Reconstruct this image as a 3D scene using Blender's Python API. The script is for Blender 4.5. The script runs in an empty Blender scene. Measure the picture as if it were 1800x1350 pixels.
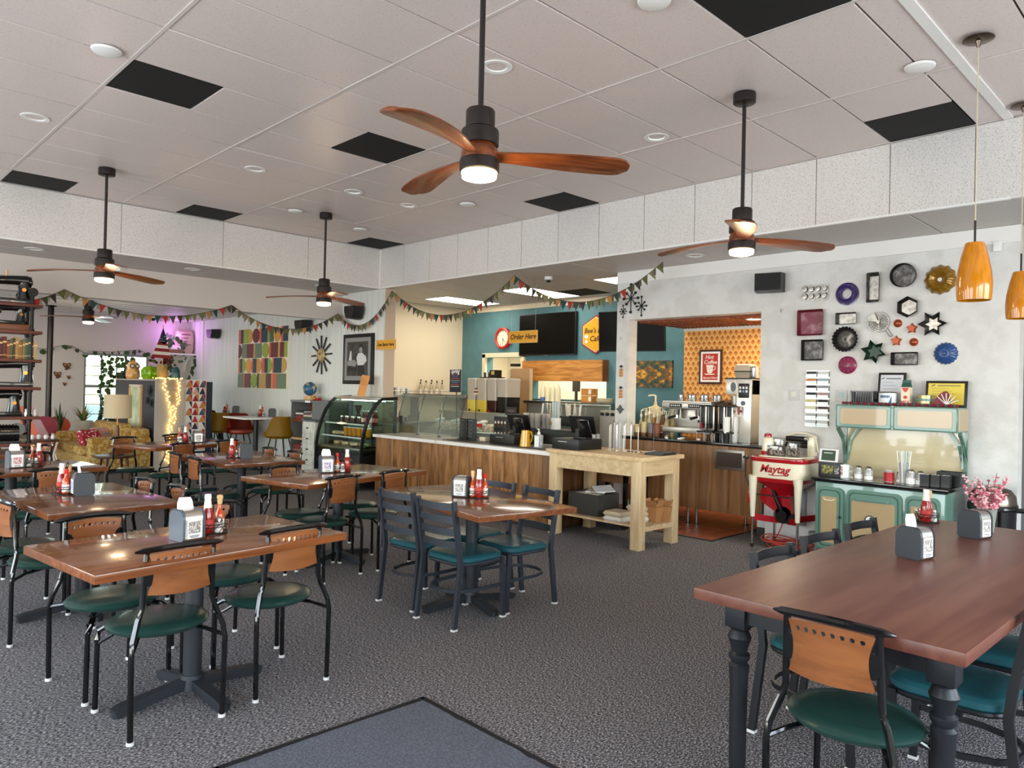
import bpy, bmesh, math, random
from mathutils import Vector, Matrix
S = bpy.context.scene
COL = S.collection
rnd = random.Random(11)
PI = math.pi
R = math.radians

# ------------------------------------------------------------------ camera
cam = bpy.data.cameras.new('camera')
cam.sensor_width = 36.0
cam.lens = 1290.09 / 1800 * 36
cam.clip_start = .05
cam.clip_end = 300
co = bpy.data.objects.new('camera', cam)
COL.objects.link(co)
yaw, pitch, roll = .77818, .0071047, .0223073
f_ = Vector((math.sin(yaw) * math.cos(pitch), math.cos(yaw) * math.cos(pitch), math.sin(pitch)))
r_ = Vector((math.cos(yaw), -math.sin(yaw), 0))
u_ = r_.cross(f_)
r2 = r_ * math.cos(roll) + u_ * math.sin(roll)
u2 = -r_ * math.sin(roll) + u_ * math.cos(roll)
cm = Matrix((r2, u2, -f_)).transposed().to_4x4()
cm.translation = (0, 0, 1.51)
co.matrix_world = cm
S.camera = co

# ------------------------------------------------------------------ world, daylight, exposure
S.view_settings.view_transform = 'Standard'
S.view_settings.look = 'None'
S.view_settings.gamma = 1
S.view_settings.exposure = -0.08
S.view_settings.use_curve_mapping = False
W = bpy.data.worlds.new('sky')
S.world = W
W.use_nodes = True
wn = W.node_tree.nodes
sky = wn.new('ShaderNodeTexSky')
sky.sky_type = 'NISHITA'
sky.sun_elevation = R(48)
sky.sun_rotation = R(200)
sky.sun_disc = False
sky.air_density = 1.2
W.node_tree.links.new(sky.outputs[0], wn['Background'].inputs[0])
wn['Background'].inputs[1].default_value = .9

def area(name, loc, look, sx, sy, power, col):
    l = bpy.data.lights.new(name, 'AREA')
    l.shape = 'RECTANGLE'
    l.size = sx
    l.size_y = sy
    l.energy = power
    l.color = col
    o = bpy.data.objects.new(name, l)
    COL.objects.link(o)
    o.location = loc
    o.rotation_euler = (Vector(look)).to_track_quat('-Z', 'Y').to_euler()
    return o
DAY = (.93, .97, 1.0)
# daylight in the window openings behind and left of the camera, and in the lounge window
for y in (1.6, 4.7, 7.8):
    area('window_daylight', (-2.95, y, 1.45), (1, 0, 0), 2.3, 2.3, 120, DAY)
area('window_daylight', (-2.95, 13.2, 1.5), (1, 0, 0), 4.2, 2.2, 95, DAY)
for x in (-.8, 2.4, 5.6):
    area('window_daylight', (x, -2.35, 1.75), (0, 1, 0), 2.5, 1.8, 82, DAY)
area('window_daylight', (4.95, 17.25, 1.35), (0, -1, 0), 1.15, 1.3, 30, DAY)

# ------------------------------------------------------------------ helpers
def lin(h):
    if isinstance(h, str):
        h = h.lstrip('#')
        c = [int(h[i:i + 2], 16) / 255 for i in (0, 2, 4)]
    else:
        c = [x / 255 for x in h]
    return tuple(x / 12.92 if x <= .04045 else ((x + .055) / 1.055) ** 2.4 for x in c) + (1,)

MATS = {}
def mat(name, col, rough=.5, metal=0, emit=0, trans=0, nz=None, bump=None, coat=0, alpha=1, ior=1.45, spec=.5):
    """nz=(scale xyz or number, colour2, lo, hi): noise mix to a second colour; bump=(scale, strength)"""
    if name in MATS:
        return MATS[name]
    m = bpy.data.materials.new(name)
    MATS[name] = m
    m.use_nodes = True
    N, L = m.node_tree.nodes, m.node_tree.links
    b = N['Principled BSDF']
    c = lin(col)
    b.inputs['Base Color'].default_value = c
    b.inputs['Roughness'].default_value = rough
    b.inputs['Metallic'].default_value = metal
    b.inputs['Transmission Weight'].default_value = trans
    b.inputs['Coat Weight'].default_value = coat
    b.inputs['IOR'].default_value = ior
    b.inputs['Alpha'].default_value = alpha
    b.inputs['Specular IOR Level'].default_value = spec
    if emit:
        b.inputs['Emission Color'].default_value = c
        b.inputs['Emission Strength'].default_value = emit
    if nz or bump:
        tc = N.new('ShaderNodeTexCoord')
    if nz:
        sc, c2, lo, hi = nz
        mp = N.new('ShaderNodeMapping')
        mp.inputs['Scale'].default_value = sc if isinstance(sc, tuple) else (sc,) * 3
        L.new(tc.outputs['Object'], mp.inputs[0])
        t = N.new('ShaderNodeTexNoise')
        t.inputs['Scale'].default_value = 1
        t.inputs['Detail'].default_value = 4
        L.new(mp.outputs[0], t.inputs[0])
        rp = N.new('ShaderNodeValToRGB')
        rp.color_ramp.elements[0].position = lo
        rp.color_ramp.elements[1].position = hi
        rp.color_ramp.elements[0].color = c
        rp.color_ramp.elements[1].color = lin(c2)
        L.new(t.outputs['Fac'], rp.inputs[0])
        L.new(rp.outputs[0], b.inputs['Base Color'])
    if bump:
        t = N.new('ShaderNodeTexNoise')
        t.inputs['Scale'].default_value = bump[0]
        t.inputs['Detail'].default_value = 3
        L.new(tc.outputs['Object'], t.inputs[0])
        bp = N.new('ShaderNodeBump')
        bp.inputs['Strength'].default_value = bump[1]
        bp.inputs['Distance'].default_value = .01
        L.new(t.outputs['Fac'], bp.inputs['Height'])
        L.new(bp.outputs[0], b.inputs['Normal'])
    return m

def wood(name, dark, light, scale, rough=.35, vary=.25, coat=0, big=2.0, knots=False):
    """grain stretched along the axis with the small scale; every object gets its own shade and offset"""
    if name in MATS:
        return MATS[name]
    m = mat(name, dark, rough, coat=coat)
    N, L = m.node_tree.nodes, m.node_tree.links
    b = N['Principled BSDF']
    tc = N.new('ShaderNodeTexCoord')
    oi = N.new('ShaderNodeObjectInfo')
    mp = N.new('ShaderNodeMapping')
    mp.inputs['Scale'].default_value = scale
    ml = N.new('ShaderNodeMath')
    ml.operation = 'MULTIPLY'
    ml.inputs[1].default_value = 37
    L.new(oi.outputs['Random'], ml.inputs[0])
    L.new(tc.outputs['Object'], mp.inputs[0])
    L.new(ml.outputs[0], mp.inputs['Location'])
    t = N.new('ShaderNodeTexNoise')
    t.inputs['Scale'].default_value = 1
    t.inputs['Detail'].default_value = 7
    t.inputs['Roughness'].default_value = .62
    t.inputs['Distortion'].default_value = .9 if knots else .35
    L.new(mp.outputs[0], t.inputs[0])
    rp = N.new('ShaderNodeValToRGB')
    rp.color_ramp.elements[0].position = .36
    rp.color_ramp.elements[1].position = .64
    rp.color_ramp.elements[0].color = lin(dark)
    rp.color_ramp.elements[1].color = lin(light)
    L.new(t.outputs['Fac'], rp.inputs[0])
    hs = N.new('ShaderNodeHueSaturation')
    mr = N.new('ShaderNodeMapRange')
    mr.inputs['To Min'].default_value = 1 - vary
    mr.inputs['To Max'].default_value = 1 + vary
    L.new(oi.outputs['Random'], mr.inputs[0])
    L.new(mr.outputs[0], hs.inputs['Value'])
    L.new(rp.outputs[0], hs.inputs['Color'])
    L.new(hs.outputs[0], b.inputs['Base Color'])
    bp = N.new('ShaderNodeBump')
    bp.inputs['Strength'].default_value = .08
    L.new(t.outputs['Fac'], bp.inputs['Height'])
    L.new(bp.outputs[0], b.inputs['Normal'])
    return m

class MB:
    def __init__(s):
        s.bm = bmesh.new()
        s.mi = 0
    def _fin(s, vs, M=None):
        if M is not None:
            bmesh.ops.transform(s.bm, matrix=M, verts=vs)
        fs = set()
        for v in vs:
            for f in v.link_faces:
                fs.add(f)
        for f in fs:
            f.material_index = s.mi
        return s
    def box(s, c, d, rot=None, bev=0, seg=2):
        vs = bmesh.ops.create_cube(s.bm, size=1)['verts']
        bmesh.ops.scale(s.bm, vec=d, verts=vs)
        if bev:
            es = list({e for v in vs for e in v.link_edges})
            g = bmesh.ops.bevel(s.bm, geom=es, offset=bev, segments=seg, affect='EDGES', profile=.6)
            vs = list({v for f in g['faces'] for v in f.verts})
            seen = set(vs)
            st = list(vs)
            while st:
                v = st.pop()
                for e in v.link_edges:
                    o = e.other_vert(v)
                    if o not in seen:
                        seen.add(o)
                        st.append(o)
            vs = list(seen)
        M = Matrix.Translation(c)
        if rot:
            M = M @ (Matrix.Rotation(rot[2], 4, 'Z') @ Matrix.Rotation(rot[1], 4, 'Y') @ Matrix.Rotation(rot[0], 4, 'X'))
        return s._fin(vs, M)
    def bb(s, x0, x1, y0, y1, z0, z1, bev=0):
        return s.box(((x0 + x1) / 2, (y0 + y1) / 2, (z0 + z1) / 2), (x1 - x0, y1 - y0, z1 - z0), None, bev)
    def cyl(s, p0, p1, r0, r1=None, seg=12):
        p0, p1 = Vector(p0), Vector(p1)
        d = p1 - p0
        vs = bmesh.ops.create_cone(s.bm, cap_ends=True, segments=seg, radius1=r0, radius2=r0 if r1 is None else r1, depth=d.length)['verts']
        M = Matrix.Translation((p0 + p1) / 2) @ d.to_track_quat('Z', 'Y').to_matrix().to_4x4()
        return s._fin(vs, M)
    def lathe(s, prof, c=(0, 0, 0), seg=20, M=None, wav=None):
        """prof = [(r, z)...]; wav(angle, i) scales the radius"""
        rings, vs = [], []
        for i, (r, z) in enumerate(prof):
            if r < 1e-6:
                v = s.bm.verts.new((0, 0, z))
                rings.append([v])
                vs.append(v)
            else:
                rg = []
                for k in range(seg):
                    a = 2 * PI * k / seg
                    q = r * (wav(a, i) if wav else 1)
                    v = s.bm.verts.new((q * math.cos(a), q * math.sin(a), z))
                    rg.append(v)
                rings.append(rg)
                vs += rg
        for a, b in zip(rings, rings[1:]):
            for k in range(seg):
                k2 = (k + 1) % seg
                q = []
                for v in (a[k % len(a)], a[k2 % len(a)], b[k2 % len(b)], b[k % len(b)]):
                    if v not in q:
                        q.append(v)
                if len(q) > 2:
                    s.bm.faces.new(q)
        T = Matrix.Translation(c)
        return s._fin(vs, T @ M if M is not None else T)
    def tube(s, pts, r, seg=8, closed=False, sq=None):
        """sq=(w, h): rectangular section instead of round"""
        pts = [Vector(p) for p in pts]
        n = len(pts)
        rings, vs = [], []
        up = Vector((0, 0, 1))
        for i, p in enumerate(pts):
            a = pts[i - 1] if (i > 0 or closed) else p
            b = pts[(i + 1) % n] if (i < n - 1 or closed) else p
            t = (b - a).normalized()
            if abs(t.dot(up)) > .95:
                x = Vector((1, 0, 0)) - t * t.x
            else:
                x = t.cross(up)
            x.normalize()
            y = x.cross(t)
            rg = []
            rr = r[i] if isinstance(r, (list, tuple)) else r
            if sq:
                for sx, sy in ((-1, -1), (1, -1), (1, 1), (-1, 1)):
                    rg.append(s.bm.verts.new(p + x * sx * sq[0] / 2 + y * sy * sq[1] / 2))
            else:
                for k in range(seg):
                    an = 2 * PI * k / seg
                    rg.append(s.bm.verts.new(p + x * rr * math.cos(an) + y * rr * math.sin(an)))
            rings.append(rg)
            vs += rg
        m = len(rings[0])
        for i in range(n if closed else n - 1):
            a, b = rings[i], rings[(i + 1) % n]
            for k in range(m):
                s.bm.faces.new((a[k], a[(k + 1) % m], b[(k + 1) % m], b[k]))
        if not closed:
            s.bm.faces.new(rings[0])
            s.bm.faces.new(rings[-1])
        return s._fin(vs)
    def prism(s, poly, z0, z1, M=None, top=1.0):
        """extrude a 2-D outline from z0 to z1 (top scales the far outline)"""
        a = [s.bm.verts.new((x, y, z0)) for x, y in poly]
        b = [s.bm.verts.new((x * top, y * top, z1)) for x, y in poly]
        n = len(poly)
        s.bm.faces.new(a)
        s.bm.faces.new(b)
        for k in range(n):
            s.bm.faces.new((a[k], a[(k + 1) % n], b[(k + 1) % n], b[k]))
        return s._fin(a + b, M)
    def sph(s, c, r, sc=(1, 1, 1), seg=12, rot=None):
        vs = bmesh.ops.create_uvsphere(s.bm, u_segments=seg, v_segments=max(4, seg * 2 // 3), radius=r)['verts']
        M = Matrix.Translation(c)
        if rot:
            M = M @ (Matrix.Rotation(rot[2], 4, 'Z') @ Matrix.Rotation(rot[1], 4, 'Y') @ Matrix.Rotation(rot[0], 4, 'X'))
        return s._fin(vs, M @ Matrix.Diagonal((*sc, 1)))
    def face(s, pts):
        vs = [s.bm.verts.new(p) for p in pts]
        s.bm.faces.new(vs)
        return s._fin(vs)
    def mesh(s, name, m, smooth=True):
        bmesh.ops.recalc_face_normals(s.bm, faces=s.bm.faces)
        me = bpy.data.meshes.new(name)
        s.bm.to_mesh(me)
        s.bm.free()
        for x in (m if isinstance(m, (list, tuple)) else [m]):
            me.materials.append(x)
        if smooth:
            me.shade_smooth()
            me.set_sharp_from_angle(angle=R(38))
        return me
    def build(s, name, m, parent=None, smooth=True, loc=None, label=None):
        return put(name, s.mesh(name, m, smooth), parent, loc, label)

def put(name, me, parent=None, loc=None, label=None):
    o = bpy.data.objects.new(name, me)
    COL.objects.link(o)
    if parent is not None:
        o.parent = parent
    if loc is not None:
        o.location = loc
    if label:
        o['label'] = label
    return o

def tag(o, label, cat, group=None):
    o['label'] = label
    o['category'] = cat
    if group:
        o['group'] = group
    return o

def thing(name, label, cat, loc=(0, 0, 0), rz=0, group=None):
    o = bpy.data.objects.new(name, None)
    COL.objects.link(o)
    o.empty_display_size = .05
    o.location = loc
    o.rotation_euler = (0, 0, R(rz))
    return tag(o, label, cat, group)

# frames for things hung on walls: local x = right, y = up, z = out of the wall
WX = Matrix(((0, 0, -1), (-1, 0, 0), (0, 1, 0))).to_4x4()     # wall facing -X (right and rear walls)
WY = Matrix(((1, 0, 0), (0, 0, -1), (0, 1, 0))).to_4x4()      # wall facing -Y (lounge wall)
def hung(name, label, cat, loc, fr=WX, group=None, spin=0):
    o = thing(name, label, cat, loc, 0, group)
    o.rotation_euler = (fr.to_3x3() @ Matrix.Rotation(R(spin), 3, 'Z')).to_euler()
    return o

def struct(name, mb, m, parent=None):
    o = mb.build(name, m, parent, smooth=False)
    if parent is None:
        o['kind'] = 'structure'
    return o

def dup(root, loc, rz=0, label=None, group=None, cat=None):
    c = root.copy()
    COL.objects.link(c)
    c.location = loc
    c.rotation_euler = (root.rotation_euler[0], root.rotation_euler[1], R(rz))
    if label:
        c['label'] = label
    if group:
        c['group'] = group
    for ch in list(root.children):
        d = ch.copy()
        COL.objects.link(d)
        d.parent = c
        for g in list(ch.children):
            e = g.copy()
            COL.objects.link(e)
            e.parent = d
    return c

def text(body, size, m, parent, M, name='lettering', depth=.0015, shear=0, bold=0, align='CENTER', sx=1.0, space=1.0):
    cu = bpy.data.curves.new(name, 'FONT')
    cu.body = body
    cu.size = size
    cu.extrude = depth
    cu.shear = shear
    cu.offset = bold
    cu.align_x = align
    cu.align_y = 'CENTER'
    cu.resolution_u = 2
    cu.space_character = space
    o = bpy.data.objects.new(name, cu)
    COL.objects.link(o)
    dg = bpy.context.evaluated_depsgraph_get()
    me = bpy.data.meshes.new_from_object(o.evaluated_get(dg))
    bpy.data.objects.remove(o)
    bpy.data.curves.remove(cu)
    me.transform(M @ Matrix.Diagonal((sx, 1, 1, 1)))
    me.materials.clear()
    me.materials.append(m)
    return put(name, me, parent)

def arc(cx, cy, r, a0, a1, n):
    return [(cx + r * math.cos(a0 + (a1 - a0) * i / n), cy + r * math.sin(a0 + (a1 - a0) * i / n)) for i in range(n + 1)]
def ngon(n, r, ph=0):
    return [(r * math.cos(ph + 2 * PI * k / n), r * math.sin(ph + 2 * PI * k / n)) for k in range(n)]
def star(n, r0, r1, ph=PI / 2):
    return [((r0 if k % 2 == 0 else r1) * math.cos(ph + PI * k / n), (r0 if k % 2 == 0 else r1) * math.sin(ph + PI * k / n)) for k in range(2 * n)]
def rrect(w, h, r, n=4):
    p = []
    for cx, cy, a in ((w / 2 - r, h / 2 - r, 0), (-w / 2 + r, h / 2 - r, PI / 2), (-w / 2 + r, -h / 2 + r, PI), (w / 2 - r, -h / 2 + r, 1.5 * PI)):
        p += arc(cx, cy, r, a, a + PI / 2, n)
    return p
ORD = 'first second third fourth fifth sixth seventh eighth ninth tenth eleventh twelfth thirteenth fourteenth fifteenth sixteenth seventeenth eighteenth nineteenth twentieth'.split()
ORD += ['twenty-' + q for q in ORD[:9]] + ['thirtieth'] + ['thirty-' + q for q in ORD[:9]] + ['fortieth'] + ['forty-' + q for q in ORD[:9]]
def T(x, y, z):
    return Matrix.Translation((x, y, z))

# ------------------------------------------------------------------ common materials
white = mat('white_paint', '#eceae6', .6)
wallwhite = mat('textured_white_wall', '#dcdbd8', .62, nz=((1, 5, 5), '#d2d1cc', .45, .6), bump=(16, .6))  # tone mottling painted in for plaster relief shading the bump barely shows
wallart = mat('whitewashed_panel_wall', '#e4e5e0', .6, nz=((3, 26, .6), '#d2d6cc', .45, .75))
walltan = mat('warm_grey_wall', '#cfc6c0', .7)
beige = mat('cream_wall', '#f6e7cb', .6)
teal = mat('teal_wall', '#55818a', .55, nz=(6, '#5d8a92', .4, .7))
black = mat('black_plastic', '#151515', .38)
blackgloss = mat('black_enamel', '#0b0b0c', .16, coat=.5)
charcoal = mat('charcoal_metal', '#33373e', .42, metal=.25)
pedestal = mat('pedestal_iron', '#24272b', .45)
chrome = mat('chrome', '#d8d8d8', .14, metal=1)
steel = mat('brushed_steel', '#bdb9b2', .3, metal=1, bump=(60, .05))
darksteel = mat('dark_steel', '#5a5a5a', .4, metal=.9)
grey = mat('grey_plastic', '#5d646c', .4)
paper = mat('white_paper', '#f4f3f0', .7)
whiteplastic = mat('white_plastic', '#ebebe8', .35)
cream = mat('cream_enamel', '#e9dfc4', .16, coat=.6)
redpaint = mat('red_enamel', '#a8121c', .18, coat=.6)
def thin_glass(name, tint, gloss=.06, rough=.02):
    """thin pane: mostly see-through, a little mirror reflection growing towards grazing angles"""
    m = bpy.data.materials.new(name)
    MATS[name] = m
    m.use_nodes = True
    N, L = m.node_tree.nodes, m.node_tree.links
    N.remove(N['Principled BSDF'])
    t = N.new('ShaderNodeBsdfTransparent')
    t.inputs[0].default_value = lin(tint)
    g = N.new('ShaderNodeBsdfGlossy')
    g.inputs['Roughness'].default_value = rough
    lw = N.new('ShaderNodeLayerWeight')
    lw.inputs[0].default_value = .25
    mx = N.new('ShaderNodeMath')
    mx.operation = 'MULTIPLY_ADD'
    mx.inputs[1].default_value = .5
    mx.inputs[2].default_value = gloss
    L.new(lw.outputs['Fresnel'], mx.inputs[0])
    x = N.new('ShaderNodeMixShader')
    L.new(mx.outputs[0], x.inputs[0])
    L.new(t.outputs[0], x.inputs[1])
    L.new(g.outputs[0], x.inputs[2])
    L.new(x.outputs[0], N['Material Output'].inputs[0])
    return m
glass = thin_glass('clear_glass', '#f4fbf8')
thin_glass('guard_glass', '#e9f2ec', .03)
thin_glass('clear_acrylic', '#e6e9e6', .08, .1)
brownink = mat('dark_ink', '#20140e', .6)
red = mat('red_plastic', '#c8231c', .35)
amber = mat('warm_wood_light', '#d9b27c', .5)
# ------------------------------------------------------------------ the room
def carpet_mat():
    m = mat('speckled_carpet', '#4a4644', .95)
    N, L = m.node_tree.nodes, m.node_tree.links
    b = N['Principled BSDF']
    tc = N.new('ShaderNodeTexCoord')
    mp = N.new('ShaderNodeMapping')
    mp.inputs['Rotation'].default_value = (0, 0, R(8))
    mp.inputs['Scale'].default_value = (70, 150, 1)
    L.new(tc.outputs['Object'], mp.inputs[0])
    n = N.new('ShaderNodeTexNoise')
    n.inputs['Scale'].default_value = 1
    n.inputs['Detail'].default_value = 3
    n.inputs['Roughness'].default_value = .7
    L.new(mp.outputs[0], n.inputs[0])
    rp = N.new('ShaderNodeValToRGB')
    e = rp.color_ramp.elements
    e[0].position = .38
    e[0].color = lin('#2b2a2c')
    e[1].position = .66
    e[1].color = lin('#c4c1c0')
    x = e.new(.5)
    x.color = lin('#605e5f')
    L.new(n.outputs['Fac'], rp.inputs[0])
    L.new(rp.outputs[0], b.inputs['Base Color'])
    bp = N.new('ShaderNodeBump')
    bp.inputs['Strength'].default_value = .6
    bp.inputs['Distance'].default_value = .006
    L.new(n.outputs['Fac'], bp.inputs['Height'])
    L.new(bp.outputs[0], b.inputs['Normal'])
    b.inputs['Specular IOR Level'].default_value = .15
    return m

def speck_mat(name, base, dot, scale, lo, rough):
    m = mat(name, base, rough)
    N, L = m.node_tree.nodes, m.node_tree.links
    b = N['Principled BSDF']
    tc = N.new('ShaderNodeTexCoord')
    n = N.new('ShaderNodeTexNoise')
    n.inputs['Scale'].default_value = scale
    n.inputs['Detail'].default_value = 3
    n.inputs['Distortion'].default_value = 1.2
    L.new(tc.outputs['Object'], n.inputs[0])
    rp = N.new('ShaderNodeValToRGB')
    rp.color_ramp.elements[0].position = lo
    rp.color_ramp.elements[1].position = lo + .05
    rp.color_ramp.elements[0].color = lin(dot)
    rp.color_ramp.elements[1].color = lin(base)
    L.new(n.outputs['Fac'], rp.inputs[0])
    L.new(rp.outputs[0], b.inputs['Base Color'])
    bp = N.new('ShaderNodeBump')
    bp.inputs['Strength'].default_value = .25
    bp.inputs['Distance'].default_value = .004
    L.new(n.outputs['Fac'], bp.inputs['Height'])
    L.new(bp.outputs[0], b.inputs['Normal'])
    return m

carpet = carpet_mat()
tilem = speck_mat('ceiling_tile', '#dccfca', '#c6b9b3', 95, .36, .33)
soffm = speck_mat('fissured_tile', '#e2ddd8', '#b9b2ab', 120, .4, .6)
lowtile = speck_mat('lower_ceiling_tile', '#cfc8c2', '#bab2ab', 95, .36, .5)
gridm = mat('ceiling_grid', '#cfc6c1', .5)
darkgap = mat('dark_joint', '#4a4644', .9)
blackpanel = mat('black_ceiling_panel', '#131312', .8)
quarry = mat('quarry_tile', '#8a4a30', .4, nz=(7, '#a05a3a', .4, .65))
grout = mat('tile_grout', '#4a3226', .9)

fl = struct('floor', MB().bb(-3.2, 9.4, -2.6, 17.1, -.1, 0), carpet)
struct('tile_bed', MB().bb(6.75, 9.15, 3.9, 10.6, -.05, .003), grout, fl)
tm = MB().box((0, 0, .0045), (.193, .193, .009), None, .002, 1).mesh('tile', quarry)
for i in range(12):
    for j in range(10):
        put('tile', tm, fl, (6.85 + .2 * i, 4.0 + .2 * j, .003))
MB().bb(6.735, 6.75, 3.88, 10.6, 0, .012).bb(6.735, 7.4, 3.885, 3.9, 0, .012).build('edge_strip', darksteel, fl)

# tray ceiling: 1.22 x 0.61 m tiles in a grid, some replaced by black half panels
ce = struct('ceiling', MB().bb(-3.2, 6.6, -2.6, 9.62, 3.635, 3.75), darkgap)
LX, LY, TW, TH = .334, 4.576, 1.2192, .6096
blacks = {(1, 1, 0), (2, 1, 1), (4, -5, 1), (4, 1, 1), (2, -5, 1), (1, 7, 0), (2, 7, 1), (4, 7, 1)}
def tile_mesh(w, h, m, name):
    return MB().box((0, 0, .008), (w - .012, h - .012, .016), None, .002, 1).mesh(name, m)
full = tile_mesh(TW, TH, tilem, 'ceiling_tile')
half = tile_mesh(TW / 2, TH, tilem, 'ceiling_tile')
hblk = tile_mesh(TW / 2, TH, blackpanel, 'black_panel')
def tilt(o):
    o.rotation_euler = (rnd.uniform(-.004, .004), rnd.uniform(-.002, .002), 0)
for j in range(-3, 5):
    for i in range(-11, 8):
        if i < -5 and j < 1:
            continue
        x0, y0 = LX + TW * j, LY + TH * i
        if (j, i, 0) in blacks or (j, i, 1) in blacks:
            for h in (0, 1):
                isb = (j, i, h) in blacks
                put('black_panel' if isb else 'ceiling_tile', hblk if isb else half, ce, (x0 + TW * (.25 + .5 * h), y0 + TH / 2, 3.612))
        else:
            o = put('ceiling_tile', full, ce, (x0 + TW / 2, y0 + TH / 2, 3.612 + rnd.uniform(-.002, .002)))
            tilt(o)
g = MB()
for j in range(-3, 6):
    g.bb(LX + TW * j - .011, LX + TW * j + .011, 1.3, 9.44, 3.608, 3.616)
g.build('grid_bar', gridm, ce)
MB().bb(-3.2, 6.42, 1.285, 1.345, 3.6, 3.63).build('ceiling_trim', white, ce)

# soffits around the tray, faced with 2 ft tiles
XS, YS, ZL = 6.42, 9.45, 3.005
so = struct('trim_1', MB().bb(XS + .014, XS + .15, -2.6, YS + .15, ZL + .012, 3.7).bb(-3.2, XS + .15, YS + .014, YS + .15, ZL + .012, 3.7), mat('soffit_joint', '#b9b4af', .7))
sm = MB().box((.007, 0, 0), (.014, TH - .006, 3.6 - ZL), None, .002, 1).mesh('soffit_tile', soffm)
for i in range(-11, 8):
    put('soffit_tile', sm, so, (XS, LY + TH * (i + .5), (3.6 + ZL) / 2))
sm2 = MB().box((0, .007, 0), (TW - .006, .014, 3.6 - ZL), None, .002, 1).mesh('soffit_tile', soffm)
for j in range(-3, 5):
    put('soffit_tile', sm2, so, (LX + TW * (j + .5) - .004, YS, (3.6 + ZL) / 2))
MB().bb(XS - .006, XS + .03, 1.3, YS, ZL - .004, ZL + .014).bb(-3.2, XS + .03, YS - .006, YS + .03, ZL - .004, ZL + .014).bb(XS - .012, XS, YS - .012, YS, ZL, 3.6).build('edge_bead', white, so)

# lower ceilings
lc = struct('ceiling_lower', MB().bb(XS + .03, 9.4, -2.6, 10.8, ZL + .02, ZL + .15).bb(-3.2, XS + .03, YS + .03, 10.6, ZL + .02, ZL + .15), darkgap)
lt = MB().box((0, 0, .008), (.966, TW - .012, .016), None, .002, 1).mesh('ceiling_tile', lowtile)
for i in range(-3, 4):
    put('ceiling_tile', lt, lc, (6.925, .785 + TW * (i + .5), ZL))
for i in range(-3, 1):
    put('ceiling_tile', lt, lc, (7.9, .785 + TW * (i + .5) - .6, ZL))
lt2 = MB().box((0, 0, .008), (TW - .012, .55, .016), None, .002, 1).mesh('ceiling_tile', lowtile)
for j in range(-3, 5):
    for k in (0, 1):
        put('ceiling_tile', lt2, lc, (LX + TW * (j + .5), 9.745 + .555 * k, ZL))
kt = MB().box((0, 0, .008), (TW - .012, TH - .012, .016), None, .002, 1).mesh('ceiling_tile', lowtile)
kh = MB().box((0, 0, .008), (TH - .012, TH - .012, .016), None, .002, 1).mesh('ceiling_tile', lowtile)
kb = MB().box((0, 0, .008), (TH - .012, TH - .012, .016), None, .002, 1).mesh('black_panel', blackpanel)
lamp_w = mat('fluorescent_diffuser', '#fff4e0', .5, emit=10)
KX = 6.43
where_l = {(1, 6): 'nearest the cream wall', (1, 3): 'left of the black panel above the order sign', (1, 0): 'beside the top of the white post'}
for i in range(3):
    for j in range(9):
        x, y = KX + TW * (i + .5), 5.665 + TH * (j + .5)
        if y > 10.95 or (j == 8 and i == 0) or y > 10.6:
            continue
        if (i, j) in where_l:
            d = thing('ceiling_light', 'flush white ceiling light panel ' + where_l[(i, j)], 'ceiling light', (x, y, ZL), 0, 'fluorescent panels above the kitchen')
            MB().box((0, 0, .006), (TW - .03, TH - .03, .012)).build('diffuser', lamp_w, d)
            MB().bb(-TW / 2, -TW / 2 + .015, -TH / 2, TH / 2, -.003, .016).bb(TW / 2 - .015, TW / 2, -TH / 2, TH / 2, -.003, .016).bb(-TW / 2, TW / 2, -TH / 2, -TH / 2 + .015, -.003, .016).bb(-TW / 2, TW / 2, TH / 2 - .015, TH / 2, -.003, .016).build('frame', white, d)
        elif i == 2:
            put('ceiling_tile', kh, lc, (x - TW / 4, y, ZL))
        elif (i, j) == (1, 2):
            put('ceiling_tile', kh, lc, (x - TW / 4, y, ZL))
            put('black_panel', kb, lc, (x + TW / 4, y, ZL))
        else:
            put('ceiling_tile', kt, lc, (x, y, ZL))
struct('ceiling_lounge', MB().bb(-3.2, 6.47, 10.72, 17, 2.86, 3.0), mat('lounge_ceiling', '#e9e4de', .5, nz=((.2, 3.2, 1), '#d8d2cb', .45, .6)))
bb_ = MB()
for i in range(16):
    bb_.bb(-3.2, 6.47, 10.9 + .4 * i, 10.915 + .4 * i, 2.852, 2.862)
bb_.build('grid_bar', gridm, bpy.data.objects['ceiling_lounge'])

# header beam over the way into the lounge
struct('wall_header', MB().bb(-3.2, 6.47, 10.57, 10.72, 2.572, 3.03), walltan)
# right wall with the bar opening
w = MB().bb(7.4, 7.57, 1.41, 3.732, 0, 3.02).bb(7.4, 7.57, 5.465, 5.652, 0, 3.02).bb(7.4, 7.57, 3.732, 5.465, 2.4, 3.02)
wr = struct('wall_right', w, wallwhite)
MB().bb(7.388, 7.4, 1.41, 5.652, 2.87, 3.0).bb(7.38, 7.4, 1.41, 5.652, 2.855, 2.872).build('crown_moulding', white, wr)
MB().bb(7.386, 7.4, 1.41, 3.73, 0, .1).build('baseboard', mat('dark_baseboard', '#3a3633', .6), wr)
struct('wall_right_rear', MB().bb(7.9, 8.0, -2.6, 3.6, 0, 3.02), mat('grey_wall', '#85827f', .7))
struct('wall_alcove', MB().bb(7.57, 9.4, 3.6, 3.732, 0, 3.02), white)
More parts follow.
